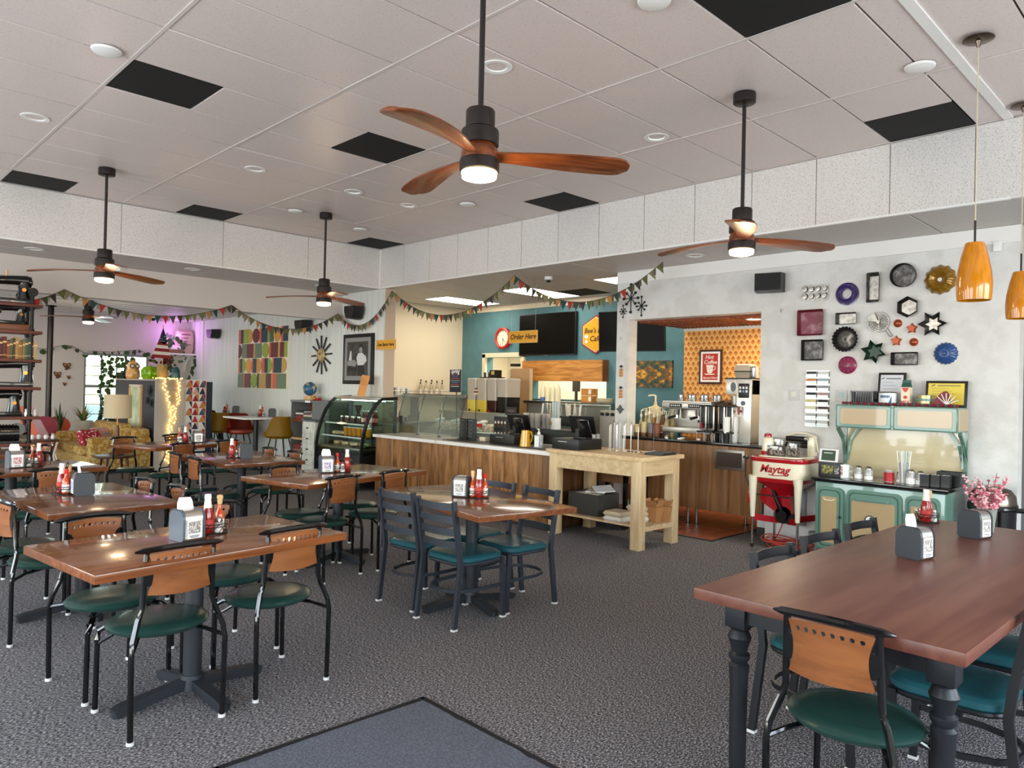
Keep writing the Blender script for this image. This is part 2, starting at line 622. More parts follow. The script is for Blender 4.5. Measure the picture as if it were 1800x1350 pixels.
# rear wall (art wall) and the cream and teal kitchen walls
wb = struct('wall_rear', MB().bb(6.47, 6.64, 9.35, 17, 0, 3.02), wallart)
pm = MB().box((0, 0, 0), (.012, 1.2055, 2.99), None, .001, 1).mesh('wall_panel', wallart)
for i in range(6):
    put('wall_panel', pm, wb, (6.466, 9.965 + 1.208 * i, 1.495))
MB().bb(6.44, 6.47, 16.2, 16.28, 0, 2.86).build('conduit', white, wb)
MB().bb(6.462, 6.64, 9.33, 9.35, 0, 3.0).build('corner_board', mat('tan_paint', '#cdb8a4', .6), wb)
struct('wall_cream', MB().bb(6.64, 9.4, 10.66, 10.8, 0, 3.02), beige)
wk = MB()
wk.bb(9.15, 9.3, 3.6, 7.17, 0, 3.02).bb(9.15, 9.3, 8.78, 9.03, 0, 3.02).bb(9.15, 9.3, 9.95, 10.66, 0, 3.02)
wk.bb(9.15, 9.3, 7.17, 8.78, 1.68, 3.02).bb(9.15, 9.3, 7.17, 8.78, 0, 1.36).bb(9.15, 9.3, 9.03, 9.95, 2.08, 3.02)
wt = struct('wall_kitchen', wk, teal)
MB().bb(9.142, 9.15, 3.73, 10.66, 2.92, 3.005).build('cream_band', beige, wt)
# room behind the pass-through
struct('wall_backroom', MB().bb(10.6, 10.7, 6.5, 11, 0, 3.0).bb(9.3, 10.6, 6.4, 6.5, 0, 3).bb(9.3, 10.6, 10.9, 11, 0, 3).bb(9.3, 10.7, 6.5, 11, 2.6, 2.7), beige)
area('backroom_fill', (9.9, 8.6, 2.55), (0, 0, -1), .6, 2.4, 70, (1, .93, .8))  # unseen area light added to brighten the back room, no fixture there
# lounge end wall with its window opening
lw = MB().bb(-3.2, 4.33, 16.95, 17.1, 0, 3).bb(5.58, 6.64, 16.95, 17.1, 0, 3).bb(4.33, 5.58, 16.95, 17.1, 2.02, 3).bb(4.33, 5.58, 16.95, 17.1, 0, .55)
struct('wall_left', lw, walltan)
wf = struct('window_1', MB().bb(4.29, 5.62, 16.9, 16.95, 2.02, 2.07).bb(4.33, 5.58, 16.98, 17.02, .55, .6).bb(4.33, 4.37, 16.98, 17.02, .55, 2.02).bb(5.54, 5.58, 16.98, 17.02, .55, 2.02).bb(4.33, 5.58, 16.97, 17.03, 1.35, 1.41), mat('window_frame_grey', '#8f9496', .5))
for i in range(4):
    for k in range(2):
        MB().bb(4.375 + .292 * i, 4.375 + .287 + .292 * i, 16.998, 17.002, (.605, 1.415)[k], (1.345, 2.015)[k]).build('pane', glass, wf)
mt = MB()
for i in range(1, 4):
    mt.bb(4.371 + .292 * i - .01, 4.371 + .292 * i + .01, 16.985, 17.015, .6, 2.02)
for z in (.8, 1.0, 1.2, 1.6, 1.8):
    mt.bb(4.35, 5.56, 16.99, 17.01, z - .008, z + .008)
mt.build('muntin', mat('lead_grey', '#6d7478', .5), wf)
# unseen sides of the room: window walls left and behind the camera
lwm = MB().bb(-3.2, -3.05, -2.6, 17.1, 0, .2).bb(-3.2, -3.05, -2.6, 17.1, 2.7, 3.75)
for a, b in ((-2.6, .4), (2.8, 3.5), (5.9, 6.6), (9.0, 10.9), (15.4, 17.1)):
    lwm.bb(-3.2, -3.05, a, b, .2, 2.7)
struct('wall_front_left', lwm, white)
fwm = MB().bb(-3.2, 8, -2.6, -2.45, 0, .8).bb(-3.2, 8, -2.6, -2.45, 2.7, 3.75)
for a, b in ((-3.2, -2.1), (.5, 1.1), (3.7, 4.3), (6.9, 8)):
    fwm.bb(a, b, -2.6, -2.45, .8, 2.7)
struct('wall_front', fwm, white)
struct('ground', MB().bb(-40, 40, -40, 60, -.5, -.35), mat('outside_ground', '#a7ab98', .9))

# bar alcove: dropped wood ceiling and wallpapered wall
def weave_ceiling():
    m = wood('woven_wood_ceiling', '#5b2412', '#8a4524', (2, 30, 30), .45, .05)
    return m
ca = struct('ceiling_alcove', MB().bb(7.57, 8.62, 3.732, 5.45, 2.38, 2.5), weave_ceiling())
mm = MB().box((0, 0, 0), (.1, .016, .008)).mesh('slat', wood('slat_wood', '#6a2d16', '#a2562c', (12, 60, 60), .45, .3))
for i in range(10):
    for k in range(30):
        o = put('slat', mm, ca, (7.62 + .105 * i, 3.76 + .0565 * k, 2.376))
        o.rotation_euler = (0, 0, R(28 if i % 2 else -28))
def wallpaper_mat():
    m = mat('retro_wallpaper', '#e3a553', .6)
    N, L = m.node_tree.nodes, m.node_tree.links
    b = N['Principled BSDF']
    tc = N.new('ShaderNodeTexCoord')
    sp = N.new('ShaderNodeSeparateXYZ')
    L.new(tc.outputs['Object'], sp.inputs[0])
    def mth(op, a, bv=None, c=None):
        n = N.new('ShaderNodeMath')
        n.operation = op
        for i, v in enumerate((a, bv, c)):
            if v is None:
                continue
            if hasattr(v, 'is_output'):
                L.new(v, n.inputs[i])
            else:
                n.inputs[i].default_value = v
        return n.outputs[0]
    ax = mth('ADD', sp.outputs['X'], sp.outputs['Y'])
    u = mth('MULTIPLY', ax, 13)
    v = mth('MULTIPLY', sp.outputs['Z'], 15)
    row = mth('FLOOR', v)
    sh = mth('MULTIPLY', mth('MODULO', row, 2.0), .5)
    fu = mth('SUBTRACT', mth('FRACT', mth('ADD', u, sh)), .5)
    fv = mth('SUBTRACT', mth('FRACT', v), .5)
    w2 = mth('SUBTRACT', .42, mth('MULTIPLY', mth('ABSOLUTE', fv), .8))
    inside = mth('LESS_THAN', mth('ABSOLUTE', fu), w2)
    top = mth('GREATER_THAN', fv, .05)
    c1 = N.new('ShaderNodeMix')
    c1.data_type = 'RGBA'
    c1.inputs[6].default_value = lin('#e6b268')
    c1.inputs[7].default_value = lin('#cf8436')
    L.new(inside, c1.inputs[0])
    c2 = N.new('ShaderNodeMix')
    c2.data_type = 'RGBA'
    L.new(c1.outputs[2], c2.inputs[6])
    c2.inputs[7].default_value = lin('#a4562a')
    L.new(mth('MULTIPLY', inside, mth('MULTIPLY', top, mth('LESS_THAN', mth('ABSOLUTE', fu), mth('MULTIPLY', w2, .6)))), c2.inputs[0])
    L.new(c2.outputs[2], b.inputs['Base Color'])
    return m
wp = struct('wall_wallpaper', MB().bb(8.6, 8.75, 3.732, 5.43, 0, 2.38), wallpaper_mat())
MB().bb(8.585, 8.6, 3.732, 5.43, 2.34, 2.38).build('crown_moulding', white, wp)
d = thing('ceiling_light', 'round recessed light in the wooden alcove ceiling', 'ceiling light', (7.86, 4.05, 2.372))
MB().lathe([(.075, .006), (.095, .006), (.1, 0), (.08, -.004), (.075, 0)]).build('trim_ring', white, d)
MB().cyl((0, 0, 0), (0, 0, .006), .077, seg=20).build('diffuser', mat('warm_lamp', '#ffe6c0', .5, emit=18), d)
area('alcove_lamp', (7.86, 4.05, 2.364), (0, 0, -1), .14, .14, 20, (1, .84, .6))
# ------------------------------------------------------------------ dining furniture
green = mat('dark_green_vinyl', '#1f3c36', .27, bump=(120, .04))
tealv = mat('teal_vinyl', '#24535a', .27, bump=(120, .04))
plyb = wood('back_plywood', '#754220', '#8f562d', (3, 18, 18), .35, .12)
tabletop = wood('walnut_tabletop', '#693a1c', '#854e29', (1.6, 30, 30), .17, .1, coat=.3)
tabletop_y = wood('walnut_tabletop_y', '#61371f', '#7c4b2e', (30, 1.6, 30), .15, .1, coat=.35)
bigtop = wood('red_brown_tabletop', '#5f3328', '#714536', (1.2, 14, 14), .36, .05)
blackwood = mat('black_painted_wood', '#1c1e22', .4, bump=(40, .05))
glide = mat('white_glide', '#d9d7d2', .35)

def diner_chair(label, group):
    t = thing('dining_chair', label, 'chair', (0, 0, 0), 0, group)
    m = MB()
    prof = [(0, .40), (.19, .40), (.212, .412), (.218, .425), (.205, .438), (.15, .447), (0, .45)]
    m.lathe(prof, (0, .01, 0), 28, Matrix.Diagonal((1, .95, 1, 1)))
    m.build('seat', green, t)
    for s in (-1, 1):
        m = MB()
        m.tube([(s * .195, -.235, .012), (s * .198, -.235, .2), (s * .2, -.236, .36), (s * .192, -.228, .42), (s * .165, -.205, .5), (s * .15, -.203, .55), (s * .142, -.22, .79)], .0125, 8)
        l = m.build('rear_leg', blackgloss, t)
        MB().cyl((s * .195, -.235, 0), (s * .195, -.235, .014), .016, seg=10).build('glide', glide, l)
        m = MB()
        m.tube([(s * .195, .2, .012), (s * .192, .2, .33), (s * .186, .194, .37), (s * .165, .165, .392), (s * .11, .09, .396), (s * .08, .0, .396)], .0125, 8)
        l = m.build('front_leg', blackgloss, t)
        MB().cyl((s * .195, .2, 0), (s * .195, .2, .014), .016, seg=10).build('glide', glide, l)
        MB().tube([(s * .198, -.234, .37), (s * .15, -.15, .39), (s * .09, -.02, .393)], .009, 6).tube([(s * .19, .198, .31), (s * .12, .1, .385)], .008, 6).build('seat_rail', blackgloss, t)
        MB().lathe([(0, 0), (.033, 0), (.033, .004), (0, .004)], seg=16, M=T(s * .128, -.222, .685) @ Matrix.Rotation(R(90), 4, 'X') @ Matrix.Diagonal((.8, 1.25, 1, 1))).build('back_bracket', blackgloss, t)
    # perforated plywood back: outline with a waist, eight holes, bent backwards
    bm = bmesh.new()
    out = []
    for i in range(17):
        x = -.136 + .272 * i / 16
        out.append((x, .775 + .012 * (1 - (x / .136) ** 2)))
    for i in range(1, 8):
        z = .775 - .17 * i / 8
        out.append((.136 - .02 * math.sin(PI * i / 8), z))
    for i in range(17):
        x = .134 - .268 * i / 16
        out.append((x, .605 - .008 * (1 - (x / .134) ** 2)))
    for i in range(1, 8):
        z = .605 + .17 * i / 8
        out.append((-.136 + .02 * math.sin(PI * i / 8), z))
    es = []
    def loop(pts):
        vs = [bm.verts.new((x, 0, z)) for x, z in pts]
        for a, b in zip(vs, vs[1:] + vs[:1]):
            es.append(bm.edges.new((a, b)))
    loop(out)
    for k in range(8):
        cx = -.1 + .0286 * k
        cz = .748 + .009 * (1 - (cx / .15) ** 2)
        loop([(cx + .0085 * math.cos(a * PI / 4), cz + .0085 * math.sin(a * PI / 4)) for a in range(8)])
    bmesh.ops.triangle_fill(bm, use_beauty=True, edges=es)
    ex = bmesh.ops.extrude_face_region(bm, geom=bm.faces[:])
    bmesh.ops.translate(bm, vec=(0, .009, 0), verts=[v for v in ex['geom'] if isinstance(v, bmesh.types.BMVert)])
    for v in bm.verts:
        v.co.y += -.222 - .026 * (1 - (v.co.x / .136) ** 2) - .05 * (v.co.z - .66)
    m = MB()
    m.bm.free()
    m.bm = bm
    m.build('backrest', plyb, t)
    pts = []
    for i in range(13):
        x = -.19 + .38 * i / 12
        pts.append((x, -.218 - .03 * (1 - (x / .19) ** 2), .792 + .012 * (1 - (x / .19) ** 2)))
    MB().tube(pts, [.004] + [.0135] * 11 + [.004], 8).build('top_rail', blackgloss, t)
    return t

def ladder_chair(label, group, seatm=None, metal=None):
    t = thing('ladder_back_chair', label, 'chair', (0, 0, 0), 0, group)
    metal = metal or charcoal
    m = MB()
    poly = []
    for x, y in rrect(.4, .4, .1, 6):
        poly.append((x * (1 + .12 * y), y))
    for z0, z1, s0, s1 in ((.395, .41, .92, 1), (.41, .432, 1, 1.0), (.432, .446, 1, .9), (.446, .45, .9, .6)):
        a = [(x * s0, y * s0) for x, y in poly]
        m.prism(a, z0, z1, T(0, .0, 0), s1 / s0)
    m.build('seat', seatm or tealv, t)
    MB().tube([(x * .95, y * .95, .392) for x, y in poly], .01, 6, closed=True).build('seat_frame', metal, t)
    for s in (-1, 1):
        l = MB().tube([(s * .183, -.245, .01), (s * .18, -.2, .4), (s * .178, -.212, .5), (s * .175, -.262, .8)], .015, sq=(.024, .032)).build('rear_leg', metal, t)
        MB().box((s * .183, -.245, .006), (.03, .036, .012)).build('glide', glide, l)
        l = MB().tube([(s * .183, .19, .01), (s * .178, .175, .4)], .015, sq=(.024, .03)).build('front_leg', metal, t)
        MB().box((s * .183, .19, .006), (.03, .036, .012)).build('glide', glide, l)
    for z, y in ((.765, -.256), (.685, -.243), (.605, -.23), (.525, -.217)):
        pts = [(-.175 + .35 * i / 8, y - .035 * (1 - (2 * i / 8 - 1) ** 2), z) for i in range(9)]
        MB().tube(pts, .01, sq=(.008, .045)).build('back_slat', metal, t)
    pts = [(.182, .182, .22)] + [(.182 - .004 * i, .1 - .08 * i, .22) for i in range(3)] + [(.15 * math.cos(a), -.12 - .1 * math.sin(a), .22) for a in [PI * i / 8 for i in range(9)]] + [(-.174 - .004 * i, -.06 + .08 * i, .22) for i in range(3)] + [(-.182, .182, .22)]
    MB().tube(pts, .01, sq=(.012, .022)).build('foot_ring', metal, t)
    return t

def dining_table(label, loc, rz, lx, ly, m, group=None, h=.75):
    t = thing('dining_table', label, 'table', loc, rz, group)
    MB().box((0, 0, h - .019), (lx, ly, .038), None, .004, 2).build('tabletop', m, t)
    MB().cyl((0, 0, .06), (0, 0, h - .045), .043, seg=16).build('column', pedestal, t)
    MB().box((0, 0, h - .047), (.36, .36, .018), None, .004).build('top_plate', pedestal, t)
    MB().cyl((0, 0, .03), (0, 0, .1), .06, .05, seg=16).build('base_hub', pedestal, t)
    for k, L_ in enumerate((.36, .3, .36, .3)):
        a = k * PI / 2
        d = Vector((math.cos(a), math.sin(a), 0))
        mm = MB().tube([d * .03 + Vector((0, 0, .06)), d * L_ * .9 + Vector((0, 0, .028)), d * L_ + Vector((0, 0, .016))], [.038, .03, .02], sq=(.055, .045))
        mm.cyl(d * L_ * .96 + Vector((0, 0, 0)), d * L_ * .96 + Vector((0, 0, .03)), .022, seg=10)
        mm.build('base_arm', pedestal, t)
    return t

# --- tabletop things
holderm = mat('slate_plastic', '#4b545e', .35)
holderd = mat('charcoal_plastic', '#2f343a', .4)
CARDS = {'grey': ('#cfcac4', '#6b6864'), 'red': ('#e9dcd8', '#a3283c'), 'violet': ('#e4dde8', '#6f5a94')}
def cardm(k):
    a, b = CARDS[k]
    return mat('advert_print_' + k, a, .4, nz=(110, b, .4, .6))
def napkin_holder(label, loc, rz, kind='grey', napkin=True, dark=False, group=None):
    """the card faces local -Y; side shells at +-X"""
    t = thing('napkin_holder', label, 'napkin holder', loc, rz, group)
    h, dp = .15, .062
    prof = [(-dp, .012), (-dp, h * .55)] + [(-dp + .03 - .03 * math.cos(a), h * .68 + (h * .3) * math.sin(a)) for a in [PI / 2 * i / 6 for i in range(7)]] + [(dp - .03 + .03 * math.sin(a), h * .68 + (h * .3) * math.cos(a)) for a in [PI / 2 * i / 6 for i in range(7)]] + [(dp, .012), (dp - .01, 0), (-dp + .01, 0)]
    for s in (-1, 1):
        m = MB()
        M = Matrix(((0, 0, s, 0), (1, 0, 0, 0), (0, 1, 0, 0), (0, 0, 0, 1)))
        m.prism([(y * 1.03, z * 1.02) for y, z in prof], .046, .058, M, .96)
        m.build('side_shell', holderd if dark else holderm, t)
    m = MB()
    M = Matrix(((0, 0, 1, 0), (1, 0, 0, 0), (0, 1, 0, 0), (0, 0, 0, 1)))
    m.prism([(y * .96, z * .97 + .002) for y, z in prof], -.047, .047, M)
    m.build('body', mat('satin_steel', '#b9b4ae', .28, metal=.85), t)
    for s in (-1, 1):
        c = MB().box((0, s * (dp * .96 + .002), .058), (.074, .003, .09)).build('display_card', paper, t)
        MB().box((0, s * (dp * .96 + .004), .066), (.062, .002, .058)).build('card_picture', cardm(kind), c)
        MB().box((0, s * (dp * .96 + .004), .026), (.05, .002, .004)).box((0, s * (dp * .96 + .004), .019), (.04, .002, .003)).build('card_text', grey, c)
    if napkin:
        m = MB()
        m.prism([(-.042, h - .01), (.042, h - .01), (.038, h + .03), (.03, h + .05), (-.028, h + .054), (-.038, h + .03)], -.002, .002, Matrix(((1, 0, 0, 0), (0, 0, 1, .0), (0, 1, 0, 0), (0, 0, 0, 1))) @ Matrix.Rotation(R(8), 4, 'X'))
        m.build('napkin', paper, t)
    return t

ketchup_r = mat('ketchup_red', '#8d1a12', .15, coat=.5)
sauce_o = mat('hot_sauce_orange', '#c4491a', .15, coat=.5)
labelm = mat('bottle_label_white', '#eee5d8', .5)
labelr = mat('bottle_label_red', '#b5322a', .5)
def ketchup(label, loc, group=None):
    t = thing('ketchup_bottle', label, 'bottle', loc, rnd.uniform(0, 360), group)
    MB().lathe([(0, 0), (.027, 0), (.03, .008), (.03, .08), (.026, .105), (.017, .135), (.0135, .16), (.0135, .172), (0, .172)], seg=14).build('bottle', ketchup_r, t)
    MB().lathe([(.0304, .03), (.0308, .03), (.0308, .07), (.0304, .07)], seg=14).build('label', labelr, t)
    MB().lathe([(.0145, .135), (.02, .128), (.0145, .172), (.0145, .165)], seg=14).build('neck_label', labelm, t)
    MB().lathe([(0, .196), (.015, .195), (.0165, .19), (.0165, .172), (0, .172)], seg=14).build('cap', whiteplastic, t)
    return t
def hot_sauce(label, loc, cap='wood', group=None):
    t = thing('hot_sauce_bottle', label, 'bottle', loc, rnd.uniform(0, 360), group)
    MB().lathe([(0, 0), (.021, 0), (.023, .006), (.023, .075), (.018, .095), (.0095, .112), (.0095, .14), (0, .14)], seg=12).build('bottle', sauce_o, t)
    MB().lathe([(.0234, .012), (.0237, .012), (.0237, .062), (.0234, .062)], seg=12).build('label', labelm, t)
    cm_ = amber if cap == 'wood' else red
    if cap == 'wood':
        MB().lathe([(.011, .135), (.013, .15), (.0125, .158), (.016, .168), (.014, .18), (0, .184)], seg=12).build('cap', cm_, t)
    else:
        MB().lathe([(.012, .13), (.013, .132), (.013, .16), (.008, .164), (0, .166)], seg=12).build('cap', cm_, t)
    return t
shaker_g = mat('shaker_glass', '#d9d9d6', .1, trans=.5)
def shaker(label, loc, fill, group=None):
    t = thing('shaker', label, 'shaker', loc, 0, group)
    MB().lathe([(0, 0), (.019, 0), (.02, .004), (.018, .055), (0, .055)], seg=12).build('jar', shaker_g, t)
    MB().lathe([(0, .002), (.0205, .003), (.0198, .03), (0, .03)], seg=12).build('contents', fill, t)
    MB().lathe([(.0185, .052), (.0195, .056), (.018, .07), (.01, .078), (0, .079)], seg=12).build('lid', steel, t)
    return t
saltm = mat('salt_white', '#f2f0ea', .8)
pepperm = mat('pepper_grey', '#4a443e', .8)
def caddy(where, loc, rz=0, order=('k', 's', 'p', 'h'), hcap='wood', group='condiment caddies'):
    t = thing('condiment_caddy', 'black wire condiment caddy with loop handle ' + where, 'caddy', loc, rz, group)
    m = MB()
    for z in (.004, .035, .05):
        m.tube([(.075 * math.cos(a), .065 * math.sin(a), z) for a in [2 * PI * k / 20 for k in range(20)]], .0022, 5, closed=True)
    for k in range(10):
        a, b = 2 * PI * k / 10, 2 * PI * (k + 1.2) / 10
        m.tube([(.075 * math.cos(a), .065 * math.sin(a), .004), (.075 * math.cos(b), .065 * math.sin(b), .05)], .0018, 5)
    m.build('wire_basket', black, t)
    MB().lathe([(0, 0), (.074, 0), (.074, .004), (0, .004)], seg=20, M=Matrix.Diagonal((1, .87, 1, 1))).build('base_plate', black, t)
    m = MB().tube([(0, 0, .004), (0, 0, .17)], .003, 6)
    m.tube([(.018 * math.sin(a), 0, .188 - .018 * math.cos(a)) for a in [2 * PI * k / 14 for k in range(14)]], .003, 6, closed=True)
    m.build('handle', black, t)
    c, s = math.cos(R(rz)), math.sin(R(rz))
    spots = [(-.04, -.005), (.005, -.033), (.008, .034), (.043, .002)]
    for k, (x, y) in zip(order, spots):
        p = (loc[0] + x * c - y * s, loc[1] + x * s + y * c, loc[2] + .0045)
        if k == 'k':
            ketchup('ketchup bottle with white cap in the caddy ' + where, p, 'ketchup bottles on the tables')
        elif k == 'h':
            hot_sauce('hot sauce bottle with %s cap in the caddy %s' % ('round wooden' if hcap == 'wood' else 'red', where), p, hcap, 'hot sauce bottles on the tables')
        elif k == 'r':
            hot_sauce('small hot sauce bottle with red cap in the caddy ' + where, p, 'red', 'hot sauce bottles on the tables')
        elif k == 's':
            shaker('glass salt shaker in the caddy ' + where, p, saltm, 'shakers on the tables')
        else:
            shaker('glass pepper shaker in the caddy ' + where, p, pepperm, 'shakers on the tables')
    return t

# --- the tables
dining_table('brown wooden pedestal table nearest the camera at lower left', (1.424, 3.61, 0), 6.5, 1.22, .77, tabletop)
dining_table('glossy brown pedestal table behind the nearest left table, long side facing away', (1.395, 5.37, 0), 3, .75, 1.2, tabletop_y)
dining_table('pale-reflecting brown pedestal table ringed by four charcoal ladder-back chairs', (3.415, 3.83, 0), -9.5, .76, 1.35, tabletop_y)
dining_table('brown pedestal table in front of the wood-fronted order counter, its end by the counter', (3.412, 5.57, 0), 12.5, 1.4, .8, tabletop)
dining_table('brown pedestal table in front of the glass display case, reflecting yellow and red', (3.345, 7.33, 0), -3.5, .8, 1.24, tabletop_y)
dining_table('brown pedestal table beside the fairy-lit panel and the round-topped lamp table', (3.5, 9.38, 0), 20, 1.38, .78, tabletop)
dining_table('brown pedestal table cut by the left edge, before the sewing machine shelf', (1.36, 7.4, 0), 6, 1.25, .78, tabletop)
dining_table('dark little pedestal table end peeking out in front of the sofa at far left', (1.3, 9.0, 0), 5, 1.15, .75, tabletop)

G1 = 'green-seated diner chairs'
base = diner_chair('x', G1)
first = [True]
def dc(x, y, rz, label):
    if first[0]:
        first[0] = False
        base.location = (x, y, 0)
        base.rotation_euler = (0, 0, R(rz))
        base['label'] = label
        return base
    return dup(base, (x, y, 0), rz, label)
dc(1.225, 3.50, 2, 'green-seated diner chair closest to the camera at lower left, back towards us')
dc(1.79, 3.56, 3, 'green-seated diner chair on the near right side of the nearest left table')
dc(1.18, 4.02, 187, 'green-seated diner chair on the far left side of the nearest left table, facing us')
dc(1.80, 4.09, 187, 'green-seated diner chair on the far right side of the nearest left table')
dc(1.13, 5.12, -84, 'diner chair at the left end of the second left table, nearer of two')
dc(1.10, 5.62, -88, 'diner chair at the left end of the second left table, farther of two')
dc(1.62, 5.60, 92, 'diner chair at the right side of the second left table, farther of the two')
dc(1.66, 5.10, 88, 'diner chair at the right side of the second left table, nearer of the two')
dc(1.50, 6.88, 5, 'diner chair with brown back to us behind the second left table napkin holder')
dc(.97, 6.80, 3, 'diner chair with brown back cut off by the left edge of the photo')
dc(3.06, 5.22, 12, 'diner chair with back to us, left of two at the order counter table')
dc(3.60, 5.30, 13, 'diner chair with back to us, right of the two beside the ladder-back chairs')
dc(3.10, 5.66, 192, 'diner chair facing us across the order counter table, left one')
dc(3.72, 5.82, 192, 'diner chair facing us across the order counter table, hidden right one')
dc(2.99, 7.58, -92, 'diner chair seen side-on at the left of the display case table, farther one')
dc(2.96, 7.02, -92, 'diner chair seen side-on at the left of the display case table, nearer one')
dc(3.56, 7.62, 88, 'diner chair at the right of the display case table, farther one')
dc(3.58, 7.10, 86, 'diner chair at the right of the display case table, nearer one')
dc(3.20, 8.92, 20, 'diner chair with back to us glinting in front of the fairy lights')
dc(3.80, 9.12, 20, 'diner chair with back to us between the fairy lights and the bar stools')
dc(3.06, 9.68, 200, 'diner chair facing us beside the round lamp table')
dc(3.75, 9.92, 200, 'diner chair facing us hidden behind the table by the fairy lights')
dc(1.66, 7.98, 186, 'black-framed diner chair behind the left-edge table, facing us, at its right end')
dc(1.15, 7.95, 186, 'black-framed diner chair behind the left-edge table, at its left end')
dc(1.75, 9.02, 95, 'black diner chair at the end of the small table before the sofa')

G2 = 'teal-seated ladder-back chairs'
lbase = ladder_chair('charcoal ladder-back chair with teal seat nearest the camera at the centre table', G2)
lbase.location = (3.21, 3.67, 0)
lbase.rotation_euler = (0, 0, R(-88))
dup(lbase, (3.25, 4.16, 0), -86, 'charcoal ladder-back chair with teal seat, left one of the centre table')
dup(lbase, (3.67, 3.68, 0), 84, 'charcoal ladder-back chair on the right side of the centre table, nearer one')
dup(lbase, (3.68, 4.12, 0), 91, 'charcoal ladder-back chair on the far side of the centre table, showing only its top slat')
lblk = ladder_chair('x', G2, None, mat('black_metal', '#1b1c1f', .4))
lblk.location = (3.28, 1.32, 0)
lblk.rotation_euler = (0, 0, R(178))
lblk['label'] = ('black ladder-back chair on the far side of the big table, nearest its left corner')
dup(lblk, (3.83, 1.33, 0), 176, 'black ladder-back chair on the far side of the big table, middle of three')
dup(lblk, (4.39, 1.33, 0), 177, 'black ladder-back chair at the big table, right in front of the green stove')
dup(lblk, (3.22, .80, 0), 2, 'ladder-back chair with teal seat at the right edge of the photo under the big table')
dup(lblk, (3.80, .78, 0), 1, 'second teal-seated ladder-back chair under the big table, partly hidden')
dup(base, (2.60, .95, 0), -88, 'green-seated diner chair at the near end of the big red-brown table')

# --- the big right-hand table with turned legs
bt = thing('farmhouse_table', 'large red-brown table on black turned legs at the right', 'table', (3.8, 1.03, 0), -1.2)
MB().box((0, 0, .738), (2.6, .93, .044), None, .006, 2).build('tabletop', bigtop, bt)
legp = [(0, 0), (.022, 0), (.03, .02), (.033, .12), (.034, .36), (.037, .42), (.04, .45), (.03, .462), (.041, .48), (.041, .495), (.03, .505), (.036, .53), (.046, .56), (.036, .585), (.033, .59), (.045, .6), (0, .6)]
for x in (-1.13, 1.13):
    for y in (-.36, .36):
        MB().lathe(legp, (x, y, 0), 18).box((x, y, .66), (.085, .085, .12), None, .005).build('turned_leg', blackwood, bt)
for y in (-.37, .37):
    MB().box((0, y, .668), (2.2, .025, .095)).build('apron', blackwood, bt)
for x in (-1.14, 1.14):
    MB().box((x, 0, .668), (.025, .68, .095)).build('apron', blackwood, bt)
fc = thing('bistro_chair', 'black round-backed chair beyond the far end of the big table', 'chair', (5.45, .98, 0), 90)
MB().tube([(.19 * math.cos(a), -.03 - .19 * math.sin(a), .8) for a in [PI * k / 10 for k in range(11)]], .016, 8).build('top_rail', blackgloss, fc)
MB().lathe([(0, .42), (.19, .42), (.2, .44), (.17, .455), (0, .46)], seg=20).build('seat', green, fc)
for x, y in ((-.17, -.1), (.17, -.1), (-.15, .15), (.15, .15)):
    MB().tube([(x, y, 0), (x, y, .8 if y < 0 else .43)], .012, 8).build('leg', blackgloss, fc)

# --- napkin holders and caddies on the tables
Z_ = .751
napkin_holder('grey napkin holder with a black-and-white advert on the nearest left table', (1.385, 3.615, Z_), 10, 'grey')
caddy('on the nearest left table', (1.545, 3.70, Z_), 20, ('k', 's', 'p', 'h'))
napkin_holder('charcoal napkin holder seen from its blank side on the second left table', (1.40, 5.44, Z_), 86, 'violet', True, True)
caddy('on the second left table', (1.335, 5.55, Z_), 60, ('r', 's', 'k', 'h'))
napkin_holder('grey napkin holder with a red berry advert at the left edge', (1.38, 7.37, Z_), 5, 'red')
caddy('on the left-edge table', (1.52, 7.40, Z_), 15, ('s', 'p', 'h', 'k'))
napkin_holder('grey napkin holder with a violet advert in front of the display case', (3.345, 5.67, Z_), -20, 'violet')
caddy('on the table before the display case', (3.47, 5.62, Z_), -30, ('h', 's', 'p', 'k'), 'red')
napkin_holder('steel napkin holder turned sideways on the centre table', (3.385, 3.905, Z_), -62, 'grey', False, True)
caddy('on the centre table', (3.44, 3.80, Z_), -45, ('h', 'k', 's', 'r'))
napkin_holder('charcoal napkin holder on the table reflecting yellow', (3.33, 7.22, Z_), 74, 'red', False, True)
caddy('on the yellow-reflecting table', (3.235, 7.30, Z_), 40, ('k', 's', 'p', 'r'))
napkin_holder('small grey napkin holder on the table by the fairy lights', (3.69, 9.36, Z_), -15, 'grey', False)
caddy('on the fairy-light table', (3.52, 9.42, Z_), -60, ('h', 's', 'p', 'k'))
napkin_holder('charcoal napkin holder with loose napkin on the middle of the big table', (3.79, 1.12, .761), -14, 'grey', True, True)
napkin_holder('charcoal napkin holder with a dark advert near the pink flowers on the big table', (4.62, 1.07, .761), -17, 'grey', False, True)
caddy('on the big table', (4.95, 1.40, .761), 0, ('k', 's', 'p', 'h'))
